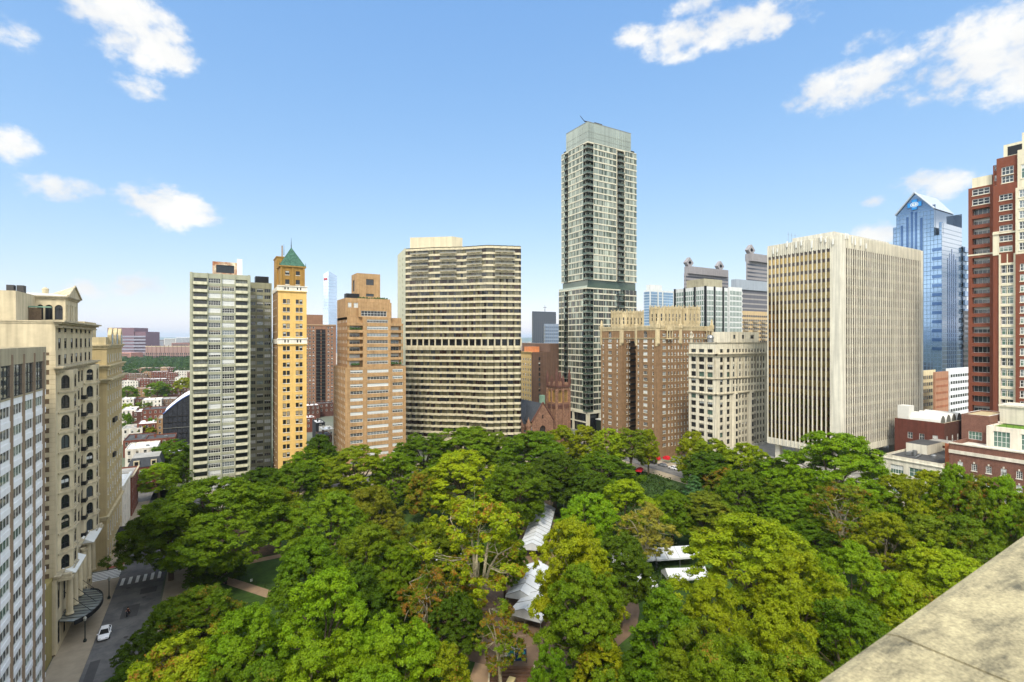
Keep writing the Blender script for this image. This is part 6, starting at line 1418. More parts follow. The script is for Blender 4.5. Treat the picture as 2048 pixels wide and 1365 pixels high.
T_ = [  # kind, px, ytop, width px, height, tint, autumn, label
 ('elm', 425, 958, 250, 23, 'mid', 0, 'very broad dark green elm at the street corner of the square'),
 ('elm', 342, 1006, 170, 18, 'dark', .1, 'dark drooping tree overhanging the crosswalks'),
 ('round', 522, 936, 96, 15, 'dark', 0, 'dark green tree at the foot of the pale green slab'),
 ('round', 632, 890, 100, 18, 'bright', 0, 'fresh green round tree below the yellow tower'),
 ('round', 590, 925, 100, 18, 'mid', .1, 'mid green tree in front of the yellow tower foot'),
 ('round', 558, 975, 90, 17, 'olive', .55, 'rust speckled tree between broad elm and yellow tower'),
 ('plane', 715, 893, 140, 22, 'yellow', .1, 'yellow-green plane tree in front of the orange buff tower'),
 ('plane', 790, 905, 90, 20, 'olive', .1, 'olive plane tree under the right edge of the orange buff tower'),
 ('round', 848, 866, 120, 20, 'mid', 0, 'deep green tree below the left end of the zigzag tower'),
 ('plane', 935, 848, 130, 23, 'olive', .1, 'olive plane tree hiding the base of the zigzag tower'),
 ('plane', 985, 858, 80, 21, 'olive', .25, 'olive and rusty plane tree right of the zigzag tower base trees'),
 ('plane', 925, 902, 145, 22, 'lime', .3, 'bright lime plane tree with an orange left shoulder'),
 ('round', 850, 935, 80, 18, 'olive', .75, 'orange tinged tree left of the bright lime plane'),
 ('round', 1068, 862, 150, 23, 'mid', 0, 'large deep green tree in front of the sandstone church'),
 ('round', 1030, 925, 130, 21, 'mid', 0, 'deep green tree in front of the church tree, above the white tents'),
 ('round', 1110, 905, 110, 20, 'dark', 0, 'dark green tree above the stage truss'),
 ('plane', 1122, 850, 70, 20, 'yellow', .15, 'small yellow-green plane below the church tower'),
 ('plane', 1168, 850, 66, 20, 'yellow', .1, 'yellow-green plane below the glass tower portal'),
 ('plane', 1215, 856, 66, 20, 'lime', .3, 'lime plane with orange flecks below the left brick wing'),
 ('plane', 1262, 852, 76, 20, 'olive', .1, 'olive plane below the gap of the two brick wings'),
 ('plane', 1297, 858, 44, 19, 'yellow', 0, 'yellow plane beside the three red awnings'),
 ('plane', 1388, 862, 70, 19, 'yellow', .1, 'yellow-green plane left of the classical block corner'),
 ('plane', 1425, 872, 80, 18, 'yellow', .05, 'yellow-green plane below the classical block corner'),
 ('round', 1420, 902, 112, 17, 'dark', 0, 'dark round tree in front of the classical block'),
 ('round', 1205, 905, 120, 18, 'mid', 0, 'deep green tree left of the red market canopy'),
 ('round', 1180, 940, 90, 16, 'dark', 0, 'dark feathery tree behind the stage truss'),
 ('plane', 1492, 886, 84, 15, 'lime', 0, 'thin lime tree in front of the parking podium slots'),
 ('round', 1542, 914, 100, 14, 'dark', 0, 'dark green tree standing before the parking podium'),
 ('spruce', 1388, 946, 62, 14, 'blue', 0, 'blue-green spruce in the middle of the far lawn'),
 ('round', 1448, 935, 74, 14, 'olive', .7, 'small orange tree right of the blue spruce'),
 ('cone', 1462, 962, 50, 12, 'mid', 0, 'small conical green tree below the orange one'),
 ('round', 1524, 955, 96, 15, 'mid', .3, 'round green tree with orange top near the podium canopy'),
 ('cone', 1548, 985, 60, 13, 'bright', 0, 'bright green conical tree right of the orange topped one'),
 ('plane', 1668, 864, 240, 23, 'bright', .05, 'tall wide plane tree in front of the concrete office tower'),
 ('open', 1682, 962, 140, 22, 'olive', .7, 'orange leaved plane tree with bare pale branches'),
 ('plane', 1800, 950, 120, 21, 'yellow', .1, 'yellow-green plane in front of the ivory clubhouse'),
 ('plane', 1862, 940, 110, 22, 'yellow', .2, 'yellow-green plane at the left corner of the rose brick block'),
 ('plane', 1905, 926, 90, 22, 'bright', .15, 'bright green plane against the rose brick block'),
 ('plane', 1955, 948, 100, 22, 'olive', .65, 'reddish brown tinged plane in front of the rose brick windows'),
 ('plane', 2015, 950, 90, 22, 'bright', .1, 'bright green plane near the stone parapet end'),
 ('plane', 2060, 975, 90, 22, 'mid', .5, 'reddish plane cut by the frame beside the stone parapet'),
 ('round', 1600, 985, 110, 14, 'bright', 0, 'low fresh green tree left of the bare branched orange plane'),
 ('round', 1640, 1040, 100, 12, 'mid', .1, 'low green tree under the bare branched orange plane'),
 ('plane', 1770, 1025, 120, 20, 'yellow', .1, 'yellow-green plane right of the bare branched orange plane'),
 ('plane', 1850, 1030, 120, 20, 'olive', .15, 'olive plane below the rose brick corner plane'),
 ('plane', 1930, 1030, 120, 20, 'mid', .35, 'mid green plane with rusty patches above the parapet'),
 ('plane', 1500, 1032, 240, 25, 'lime', .1, 'huge lime green plane tree right of the long white tents'),
 ('plane', 1600, 1105, 170, 23, 'yellow', .05, 'yellow-green plane leaning on the huge lime plane'),
 ('plane', 1700, 1085, 150, 21, 'bright', .05, 'bright green plane left of the parapet tree line'),
 ('round', 1890, 1092, 150, 18, 'lime', .15, 'lime round tree just above the stone parapet'),
 ('round', 1800, 1150, 130, 17, 'yellow', .35, 'yellow tree with orange patch above the stone parapet'),
 ('plane', 1700, 1200, 190, 21, 'mid', .1, 'mid green plane beside the middle of the parapet edge'),
 ('plane', 1560, 1215, 200, 23, 'yellow', .1, 'yellow-green plane below the huge lime plane'),
 ('plane', 1470, 1265, 190, 22, 'olive', .35, 'olive plane with rust patches right of the conical linden'),
 ('plane', 1600, 1310, 190, 20, 'olive', .3, 'olive plane at the lower end of the parapet'),
 ('plane', 1720, 1290, 140, 18, 'mid', .1, 'green plane hidden against the parapet edge'),
 ('cone', 1330, 1158, 160, 22, 'mid', 0, 'deep green conical linden in front of the long white tents'),
 ('cone', 1205, 1252, 120, 15, 'yellow', .5, 'conical yellow tree with orange spots at bottom centre'),
 ('plane', 1150, 1035, 150, 26, 'yellow', .15, 'tall yellow-green plane right of the white tents'),
 ('plane', 1170, 1130, 150, 22, 'olive', .15, 'olive plane behind the conical yellow tree'),
 ('round', 1240, 1060, 120, 19, 'dark', 0, 'dark green tree left of the long white tents'),
 ('plane', 1250, 960, 130, 20, 'lime', .05, 'lime plane above the pale brown leaved tree'),
 ('plane', 1180, 985, 110, 19, 'bright', 0, 'bright green plane right of the stage truss'),
 ('open', 1290, 1005, 120, 18, 'pale', .35, 'pale brown leaved tree before the long white tents'),
 ('round', 1345, 980, 90, 15, 'mid', 0, 'mid green tree with dark trunk on the far lawn'),
 ('plane', 1410, 985, 120, 15, 'brown', .3, 'brownish clustered tree behind the huge lime plane'),
 ('open', 955, 988, 200, 28, 'lime', .62, 'tall plane with white branches and orange leaves at centre'),
 ('open', 860, 1130, 130, 18, 'olive', .9, 'orange brown tree at the left foot of the white branched plane'),
 ('open', 1000, 1200, 110, 15, 'olive', .8, 'thin orange leaved tree right of the white branched trunk'),
 ('plane', 745, 975, 140, 20, 'brown', .1, 'brownish olive clustered tree behind the white branched plane'),
 ('plane', 655, 985, 160, 22, 'olive', .1, 'olive plane right of the rust speckled tree'),
 ('plane', 735, 1050, 160, 21, 'olive', .15, 'olive dome shaped tree left of the small white tent'),
 ('round', 790, 1085, 120, 18, 'mid', 0, 'green tree left of the small white tent'),
 ('round', 620, 1075, 140, 20, 'mid', 0, 'dark green layered tree right of the fenced lawn'),
 ('round', 700, 1120, 120, 18, 'dark', 0, 'dark green tree under the olive dome shaped tree'),
 ('plane', 650, 1142, 180, 23, 'bright', 0, 'bright green plane in the lower left of the square'),
 ('round', 405, 1172, 140, 14, 'mid', .55, 'green tree flecked orange beside the road'),
 ('small', 452, 1108, 60, 7, 'dark', 0, 'low dark shrub tree at the fork of the paths'),
 ('small', 400, 1128, 50, 6, 'dark', 0, 'low dark shrub next to the pavement by the broad elm'),
 ('plane', 500, 1215, 180, 20, 'bright', 0, 'fresh green plane between the orange flecked trees'),
 ('plane', 370, 1262, 190, 17, 'lime', .62, 'yellow tree with orange patches at the lower left'),
 ('round', 286, 1262, 90, 11, 'dark', 0, 'dark green tree beside the white car'),
 ('round', 345, 1195, 90, 11, 'mid', .15, 'green tree by the road above the yellow orange tree'),
 ('plane', 790, 1225, 190, 22, 'bright', 0, 'bright green plane left of the thin orange tree'),
 ('plane', 640, 1255, 190, 21, 'bright', .05, 'bright green plane at the bottom left centre'),
 ('plane', 870, 1290, 160, 17, 'yellow', .45, 'yellow plane with rust patch at the bottom centre'),
 ('plane', 740, 1325, 180, 19, 'bright', .05, 'bright green plane cut by the bottom edge'),
 ('plane', 540, 1320, 170, 18, 'mid', .25, 'mid green plane cut by the bottom edge left of centre'),
 ('plane', 1380, 1340, 150, 18, 'olive', .1, 'olive plane cut by the bottom edge right of the linden'),
 ('plane', 262, 1320, 90, 12, 'dark', 0, 'dark tree at the lower left corner by the street'),
 ('round', 1100, 1290, 70, 17, 'mid', .1, 'slender green tree right of the banner'),
 ('round', 930, 1080, 90, 14, 'dark', 0, 'dark tree hidden behind the white branched plane'),
 ('round', 1440, 1000, 80, 13, 'olive', .1, 'small olive tree left of the huge lime plane crown'),
 ('plane', 1425, 1160, 150, 20, 'yellow', .1, 'yellow-green plane right of the conical linden, below the tents'),
 ('plane', 1400, 1235, 150, 19, 'olive', .25, 'olive plane with rust tips right of the conical linden foot'),
 ('round', 1290, 1290, 110, 13, 'dark', 0, 'dark low tree between conical linden and conical yellow tree'),
 ('plane', 860, 1030, 120, 20, 'olive', .15, 'olive plane just left of the white branched plane crown'),
 ('round', 905, 1180, 110, 14, 'dark', 0, 'dark understorey tree left of the white branched trunk'),
 ('plane', 470, 1290, 130, 17, 'mid', .3, 'green plane with orange fleck right of the yellow orange tree'),
 ('round', 1010, 1050, 80, 16, 'mid', .1, 'green tree behind the right half of the white branched plane'),
 ('plane', 1590, 930, 80, 20, 'bright', 0, 'bright green plane beside the office tower column'),
 ('plane', 1480, 935, 80, 19, 'mid', 0, 'green plane in front of the left end of the podium'),
 ('plane', 1745, 960, 100, 20, 'bright', .05, 'bright green plane below the right end of the podium'),
 # town trees past the left gap
 ('round', 345, 880, 90, 15, 'mid', .05, 'tall green tree at the left foot of the pale green slab'),
 ('round', 318, 925, 70, 13, 'bright', 0, 'bright green tree beside the mansard house'),
 ('round', 375, 905, 60, 14, 'dark', 0, 'dark tree touching the pale green slab'),
 ('far', 312, 835, 44, 11, 'mid', 0, 'green tree left of the netted building'),
 ('far', 292, 850, 34, 9, 'yellow', .6, 'small yellow tree in the row house yards'),
 ('far', 252, 806, 26, 11, 'lime', 0, 'lime green tree beside the beige hotel edge'),
 ('far', 250, 826, 24, 10, 'mid', 0, 'green tree below the lime green tree at the beige hotel'),
 ('far', 315, 764, 46, 16, 'mid', 0, 'round green tree in the middle of the row houses'),
 ('far', 368, 756, 44, 18, 'yellow', 0, 'yellow-green tree touching the slab edge among the row houses'),
 ('far', 255, 772, 34, 13, 'mid', 0, 'green tree by the beige hotel in the middle distance'),
 ('far', 290, 800, 60, 8, 'mid', 0, 'low dark tree belt in front of the brick row'),
 ('round', 640, 868, 66, 11, 'dark', 0, 'dark street tree between yellow tower and orange tower'),
]
for k, px, y, w, h, tint, aut, lb in T_:
    tree(k, px, y, w, h, tint, lb, aut, GP if px > 400 or y > 950 else None)
# ground cover
P_, rg = cover()
nr = rg.normal(size=(len(P_), 3)); nr[:, 2] = abs(nr[:, 2])+.5; nr /= np.linalg.norm(nr, axis=1, keepdims=True)
V, Q = leaves(P_, nr, rg.uniform(.2, .5, len(P_)), rg); me = npmesh('ground_cover', V, Q, M_LEAF); o = bpy.data.objects.new('ground_cover', me); C.objects.link(o); o.color = (.03, .06, .012, .1); o['kind'] = 'stuff'; o['label'] = 'low green shrubs and ivy under the trees of the square'; o['category'] = 'ground cover'
# far woodland by the river
def woodland():
    rg = np.random.default_rng(9); pts = []
    for y, h, n in ((728, 13, 60), (720, 13, 60), (712, 14, 70), (704, 16, 80), (733, 9, 40)):
        for i in range(n):
            px = rg.uniform(236, 390); yy = y+rg.uniform(-4, 4); d = (EYE-h)*F/(yy-HY+2.0); u, v = pt(px, d); pts.append((u, v, h*rg.uniform(.7, 1.05)))
    for i in range(900):
        px = rg.uniform(590, 1300) if rg.random() < .4 else rg.uniform(-600, 2600); d = rg.uniform(900, 3600); u, v = pt(px, d); pts.append((u, v, rg.uniform(8, 14)))
    c = []; nn = []; sz = []
    for u, v, h in pts:
        k = 90; a = rg.normal(size=(k, 3)); a /= np.linalg.norm(a, axis=1, keepdims=True); a[:, 2] = abs(a[:, 2])
        c.append(np.array([u, v, h*.35])+a*np.array([h*.6, h*.6, h*.65])*rg.uniform(.7, 1.08, (k, 1))); nn.append(a); sz.append(rg.uniform(1., 2.2, k))
    V, Q = leaves(np.concatenate(c), np.concatenate(nn), np.concatenate(sz), rg, .8)
    o = bpy.data.objects.new('far_woodland', npmesh('far_woodland', V, Q, M_LEAF)); C.objects.link(o); o.color = (.04, .085, .02, .1); tag(o, 'hazy green belt of trees along the river and railway', 'woodland', kind='stuff')
woodland()
# distant low city, one mass
def city():
    rg = random.Random(3); m = MB(); W = [mat('city_a', (150, 128, 116), .9), mat('city_b', (188, 180, 170), .9), mat('city_c', (120, 112, 108), .9)]
    for i in range(3200):
        d = rg.uniform(650, 5200) if i < 1500 else rg.uniform(1500, 5200); px = rg.uniform(-700, 2800) if i >= 1500 else rg.choice([rg.uniform(590, 700), rg.uniform(1030, 1125), rg.uniform(230, 390), rg.uniform(590, 1300)])
        if px < 400 and d < 1350 or (225 < px < 392 and d < 2600): continue
        u, v = pt(px, d); w = rg.uniform(8, 26); h = rg.uniform(6, 15)+(rg.random() < .06)*rg.uniform(5, 22); m.box(u, u+w, v, v+rg.uniform(10, 30), 0, h, rg.choice(W), rg.choice([M_ROOFW, M_ROOFG]))
    o = m.build('far_city'); tag(o, 'hazy mass of low roofs running to the horizon', 'city', kind='stuff')
city()
h = MB(); n = 60
for i in range(n):
    a0, a1 = -600+4200*i/n, -600+4200*(i+1)/n; f = lambda x: 46+20*math.sin(x*.0011)+12*math.sin(x*.0043+1); d = 11000
    p, q = pt(a0, d), pt(a1, d); p2, q2 = pt(a0, d*1.35), pt(a1, d*1.35)
    h.poly([(p[0],p[1],0),(q[0],q[1],0),(q2[0],q2[1],f(a1)*1.6),(p2[0],p2[1],f(a0)*1.6)], mat('hill_green', (70, 92, 70), .95))
o = h.build('hills'); o['kind'] = 'structure'
# ---------------------------------------------------------------- light settings
SUN_E, SUN_A, SKY_E, EXPO, HAZE = 2.5, 12.0, .15, 0.72, 0.00006
SKY_TINT = (1, 1.0, 1.0, 1); CLOUD_LO = (3.2, 3.4, 3.9, 1); CLOUD_HI = (4.4, 4.45, 4.6, 1)
FILL_GAIN = 3.6; WARM = (1, .97, .89, 1)  # brightness gain of the added off-frame cloud fill; tint of all clouds
SKY_GRADE = ((.8, .95), (.56, 1.42), (.31, 2.5))
# ================================================================ street and square furniture
def lamp(u, v, label):
    r = empty('street_lamp', (u, v, .13)); tag(r, label, 'street lamp')
    m = MB(); G = mat('lamp_green', (28, 38, 34), .5, .05, streak=0); m.lathe((0,0,0), [(.28,0),(.28,.3),(.16,.5),(.09,.7),(.07,3.6),(.12,3.7),(.05,3.8)], G, 10); m.build('post', r)
    m = MB(); m.lathe((0,0,3.8), [(.08,0),(.22,.1),(.26,.5),(.3,.55),(.12,.75),(.03,.95)], mat('lamp_glass', (150,150,140), .3), 10); m.build('lantern', r)
lamp(*pt(170, 56*F/(1285-HY)), 'black street lamp in front of the cream apartment house marquee'); lamp(*pt(218, 56*F/(1199-HY)), 'black street lamp on the corner next to the crosswalk')
def signal():
    u, v = pt(241, 56*F/(1134-HY)); r = empty('traffic_signal', (u, v, .13)); tag(r, 'traffic signal pole with long arm at the beige hotel corner', 'traffic light')
    m = MB(); m.tube((0,0,0),(0,0,6),.11,.09,M_DARKF,8); m.build('pole', r); m = MB(); m.tube((0,0,5.8),(3.6,1.5,6.1),.07,.05,M_METAL,6); m.build('arm', r)
    m = MB(); m.box(3.2,3.5,1.2,1.5,5.0,6.0,M_BLACK); m.build('signal_head', r); m = MB(); m.box(-.25,.25,-.3,-.12,2.4,3.1,M_WHITEF); m.build('sign', r)
signal()
def car(u, v, z, rot, paint, label, group=None, name='parked_car'):
    r = empty(name, (u, v, z), rot); tag(r, label, 'car', group)
    st = [(-2.35,.42,.62,.70),(-2.2,.3,.78,.84),(-1.5,.24,.92,.9),(-.6,.22,.93,.91),(.5,.22,.92,.91),(1.3,.24,.86,.9),(2.0,.28,.74,.84),(2.35,.4,.58,.66)]
    m = MB(); n = 10; rings = []
    for x, zl, zh, w in st:
        ring = [(x, -w*.94, zl), (x, -w, (zl+zh)/2), (x, -w*.97, zh-.06), (x, -w*.84, zh), (x, -w*.3, zh+.03), (x, w*.3, zh+.03), (x, w*.84, zh), (x, w*.97, zh-.06), (x, w, (zl+zh)/2), (x, w*.94, zl)]; rings.append(ring)
    for a, b in zip(rings, rings[1:]):
        for k in range(n): m.poly([a[k], a[(k+1) % n], b[(k+1) % n], b[k]], paint)
    m.poly(rings[0][::-1], paint); m.poly(rings[-1], paint); bo = m.build('body', r)
    g = MB(); lo = [(-1.75,.78),(-1.1,.80),(.35,.80),(1.15,.76)]; hi = [(-1.1,.56),(-.9,.6),(.1,.6),(.3,.57)]; zl, zh = .9, 1.42
    gl = G_DARK
    a = [(lo[0][0],-lo[0][1],zl),(lo[3][0],-lo[3][1],zl),(lo[3][0],lo[3][1],zl),(lo[0][0],lo[0][1],zl)]; b = [(hi[0][0],-hi[0][1],zh),(hi[3][0],-hi[3][1],zh),(hi[3][0],hi[3][1],zh),(hi[0][0],hi[0][1],zh)]
    for k in range(4): g.poly([a[k], a[(k+1) % 4], b[(k+1) % 4], b[k]], gl)
    g.build('windows', r)
    t = MB(); t.box(-1.12,.32,-.58,.58,zh,zh+.05,paint)
    for sx in (-1, 1):
        for p, q in (((1.15,.77*sx,.91),(.3,.58*sx,1.43)), ((-1.75,.79*sx,.91),(-1.1,.57*sx,1.43)), ((-.35,.81*sx,.92),(-.35,.61*sx,1.43))): t.tube(p, q, .045, .045, paint, 5)
    t.build('roof', r)
    for x in (-1.45, 1.45):
        for s in (-1, 1):
            w = MB(); w.tube((x, s*.72, .33), (x, s*.93, .33), .33, .33, mat('tyre', (26,26,26), .9), 14); wo = w.build('wheel', r)
            w = MB(); w.tube((x, s*.9, .33), (x, s*.945, .33), .2, .2, M_METAL, 10); w.build('rim', wo)
    for s in (-1, 1):
        w = MB(); w.box(2.18,2.33,s*.5-.17,s*.5+.17,.55,.68,mat('lamp_lens',(190,196,200),.1)); w.build('headlight', r); w = MB(); w.box(-2.33,-2.2,s*.6-.15,s*.6+.15,.62,.74,mat('lamp_red',(130,20,16),.3)); w.build('tail_light', r)
        w = MB(); w.box(.75,.95,s*.98-.1,s*.98+.1,.86,1.0,paint); w.build('mirror', r)
    return r
PW = gmat('paint_white', (232, 232, 232), .2, 0, .6, 0, 0); PK = gmat('paint_black', (26, 28, 32), .15, 0, .6, 0, 0); PS = gmat('paint_silver', (150, 154, 158), .25, .5, .6, 0, 0)
cu_, cv_ = -17.7, 120.6
car(cu_, cv_, .012, R(-88), PW, 'white saloon car driving towards us beside the cream apartment house', name='car')
for i, (p, c, z, u, v, l) in enumerate([(PS,'silver',10.53,182,128,'silver car parked on the podium roof, nearest the classical block'),(PK,'black',10.53,182,125.2,'black car parked on the podium roof between two lighter cars'),(PW,'white',10.53,182,122.4,'white car parked on the podium roof nearest the office tower'),
      (PW,'white',.012,169.6,150,'white car parked at the kerb below the red awnings'),(PS,'silver',.012,169.6,156,'silver car parked behind the white car below the red awnings'),(PK,'black',.012,169.6,162,'black car parked at the kerb before the two brick wings')]):
    car(u, v, z, R(0 if z > 1 else 90), p, l, 'cars parked on the podium roof' if z > 1 else 'cars parked along the far kerb')
def person(name_root, pts, edges, rad, m, parent=None, loc=(0,0,0)):
    me = bpy.data.meshes.new('body'); me.from_pydata(pts, edges, []); me.materials.append(m); o = bpy.data.objects.new(name_root, me); C.objects.link(o)
    sk = o.modifiers.new('skin', 'SKIN'); sd = o.modifiers.new('sub', 'SUBSURF'); sd.levels = 1; sd.render_levels = 1
    for v, r in zip(me.skin_vertices[0].data, rad): v.radius = (r, r)
    me.skin_vertices[0].data[0].use_root = True
    if parent: o.parent = parent
    return o
SK = mat('skin', (176, 128, 100), .6, .03, streak=0); CL_W = mat('shirt_white', (214, 214, 212), .9, .04, streak=0); CL_D = mat('trousers_dark', (30, 32, 38), .9, .04, streak=0); HR = mat('hair_dark', (34, 26, 20), .9, streak=0)
def human(u, v, z, rot, label, top, low, ride=False, group=None):
    r = empty('person', (u, v, z), rot); tag(r, label, 'person', group)
    if not ride:
        P = [(0,0,.95),(0,0,1.2),(0,0,1.42),(0,0,1.5),(0,.02,1.62),(0,.02,1.74),(.19,0,1.4),(.25,.02,1.12),(.24,.1,.88),(-.19,0,1.4),(-.25,.0,1.12),(-.24,.08,.88),(.1,0,.9),(.12,.06,.5),(.12,-.02,.08),(.12,.16,.04),(-.1,0,.9),(-.12,-.04,.5),(-.12,-.16,.08),(-.12,.02,.04)]
    else:
        P = [(0,0,.85),(0,.08,1.08),(0,.2,1.28),(0,.24,1.36),(0,.28,1.48),(0,.28,1.6),(.19,.2,1.26),(.27,.42,1.08),(.3,.66,1.0),(-.19,.2,1.26),(-.27,.42,1.08),(-.3,.66,1.0),(.12,.04,.82),(.2,.4,.62),(.18,.3,.2),(.18,.44,.14),(-.12,.04,.82),(-.2,.4,.62),(-.18,.3,.2),(-.18,.44,.14)]
    E = [(0,1),(1,2),(2,3),(3,4),(4,5),(2,6),(6,7),(7,8),(2,9),(9,10),(10,11),(0,12),(12,13),(13,14),(14,15),(0,16),(16,17),(17,18),(18,19)]
    Rr = [.15,.14,.13,.06,.1,.09,.07,.055,.04,.07,.055,.04,.1,.07,.045,.04,.1,.07,.045,.04]
    person('body', P, E, Rr, SK, r)
    t = person('shirt', [P[0],P[1],P[2],P[6],P[7],P[9],P[10]], [(0,1),(1,2),(2,3),(3,4),(2,5),(5,6)], [.165,.16,.15,.085,.075,.085,.075], top, r)
    person('trousers', [P[0],P[12],P[13],P[14],P[16],P[17],P[18]], [(0,1),(1,2),(2,3),(0,4),(4,5),(5,6)], [.165,.12,.09,.07,.12,.09,.07], low, r)
    h = MB(); h.lathe((P[5][0],P[5][1]-.02,P[5][2]-.06), [(.12,0),(.13,.08),(.1,.17),(0,.2)], HR, 10); h.build('hair' if not ride else 'helmet', r)
    return r
u, v = pt(216, 56*F/(1143-HY)); human(u, v, .13, .4, 'person in white shirt and dark trousers at the beige hotel corner', CL_W, CL_D)
u, v = pt(257, 56*F/(1230-HY)); human(u, v, .012, R(170), 'rider in dark clothes sitting on the motorcycle in the road', mat('jacket_dark', (58,28,26), .8), CL_D, True)
def bike(u, v, rot):
    r = empty('motorcycle', (u, v, .012), rot); tag(r, 'small dark motorcycle under its rider in the road', 'motorcycle')
    for y in (-.65, .68):
        m = MB(); m.tube((-.06,y,.31),(.06,y,.31),.31,.31,mat('tyre',(26,26,26)),14); w = m.build('wheel', r); m = MB(); m.tube((-.07,y,.31),(.07,y,.31),.17,.17,M_METAL,10); m.build('rim', w)
    m = MB(); m.tube((0,-.65,.31),(0,-.1,.5),.06,.08,M_BLACK,6); m.tube((0,-.1,.5),(0,.4,.8),.1,.08,PK,6); m.tube((0,.4,.85),(0,.68,.31),.04,.04,M_METAL,6); m.build('frame', r)
    m = MB(); m.box(-.13,.13,-.45,.12,.7,.79,M_BLACK); m.build('seat', r); m = MB(); m.tube((-.33,.55,.98),(.33,.55,.98),.02,.02,M_BLACK,5); m.build('handlebar', r); m = MB(); m.lathe((0,.15,.62),[(.05,0),(.16,.08),(.14,.2),(0,.26)],mat('tank_red',(150,30,26),.3),10); m.build('fuel_tank', r)
bike(u, v, R(170))
# ---------------------------------------------------------------- white tents on the diagonal walk
TW = mat('tent_canvas', (190, 193, 194), .75, .05, .8, streak=.06)
def tent(a, c, w, label, ze=2.7, zr=4.2, posts=4, group='white event tents'):
    a, c = Vector(a), Vector(c); mid = (a+c)/2; d = (c-a); L = d.length; ang = math.atan2(d.y, d.x)
    r = empty('event_tent', (mid.x, mid.y, .16), ang); tag(r, label, 'tent', group); h = L/2; m = MB(); S = max(1, int(L/5)); q = w/2
    for i in range(S):
        x0, x1 = -h+L*i/S, -h+L*(i+1)/S; xm = (x0+x1)/2
        for s in (-1, 1):
            m.poly([(x0, s*q, ze), (xm, s*q, ze-.06), (xm, 0, zr-.12), (x0, 0, zr)], TW); m.poly([(xm, s*q, ze-.06), (x1, s*q, ze), (x1, 0, zr), (xm, 0, zr-.12)], TW)
            m.poly([(x0, s*q, ze), (x1, s*q, ze), (x1, s*(q+.02), ze-.4), (x0, s*(q+.02), ze-.4)], TW)
    for x in (-h, h): m.poly([(x,-q,ze),(x,q,ze),(x,0,zr)], TW); m.poly([(x,-q,ze-.4),(x,q,ze-.4),(x,q,ze),(x,-q,ze)], TW)
    m.build('roof', r)
    for i in range(S*2+1):
        x = -h+L*i/(S*2); k = MB()
        for s in (-1, 1): k.tube((x, s*q, ze+.03), (x, 0, zr+(.03 if i % 2 == 0 else -.08)), .045, .045, M_GREYF, 4)
        k.build('seam', r)
    for i in range(S+1):
        for s in (-1, 1): k = MB(); x = -h+L*i/S; k.tube((x*.99, s*(q-.1), 0), (x*.99, s*(q-.1), ze), .06, .06, M_METAL, 6); k.build('post', r)
tent(pt(1064, 127), pt(1090, 158), 6.5, 'long white tent running up the diagonal walk below the deep green trees')
tent(pt(1040, 103), pt(1078, 117), 6.4, 'white tent in the middle of the diagonal walk, joined to the long one')
tent(pt(1048, 96), pt(1080, 103), 7, 'wide white tent roof nearest the brown plaza')
tent(pt(866, 118), pt(925, 121), 5.5, 'small white tent left of the white branched plane trunk')
tent(pt(1212, 121), pt(1300, 124), 6, 'white tent behind the pale brown leaved tree')
tent(pt(1302, 124), pt(1392, 126), 6.5, 'longest white tent left of the huge lime plane')
tent(pt(1252, 109), pt(1300, 111), 6, 'low white tent behind the conical linden crown')
tent(pt(1330, 113), pt(1410, 114), 4.5, 'narrow white tent half hidden by the huge lime plane')
def truss():
    u, v = pt(1128, 160); r = empty('stage_truss', (u, v, .16), .3); tag(r, 'open metal stage truss rising among the dark trees', 'truss'); 
    for x in (-3.5, 3.5):
        for y in (-2.5, 2.5): m = MB(); m.tube((x,y,0),(x,y,6.5),.12,.12,M_METAL,6); m.build('post', r)
    for y in (-2.5, 2.5):
        m = MB(); m.tube((-4.6,y,6.4),(0,y,8.6),.1,.1,M_METAL,6); m.tube((0,y,8.6),(4.6,y,6.4),.1,.1,M_METAL,6); m.tube((-4.6,y,6.4),(4.6,y,6.4),.09,.09,M_METAL,6)
        for x in (-2.4, 0, 2.4): m.tube((x,y,6.4),(x*.5,y,8.0+.5*(x == 0)),.05,.05,M_METAL,5)
        m.build('roof_frame', r)
    m = MB(); m.box(-3.4,3.4,-2.4,2.4,0,1.1,M_DARKF); m.build('stage_deck', r)
truss()
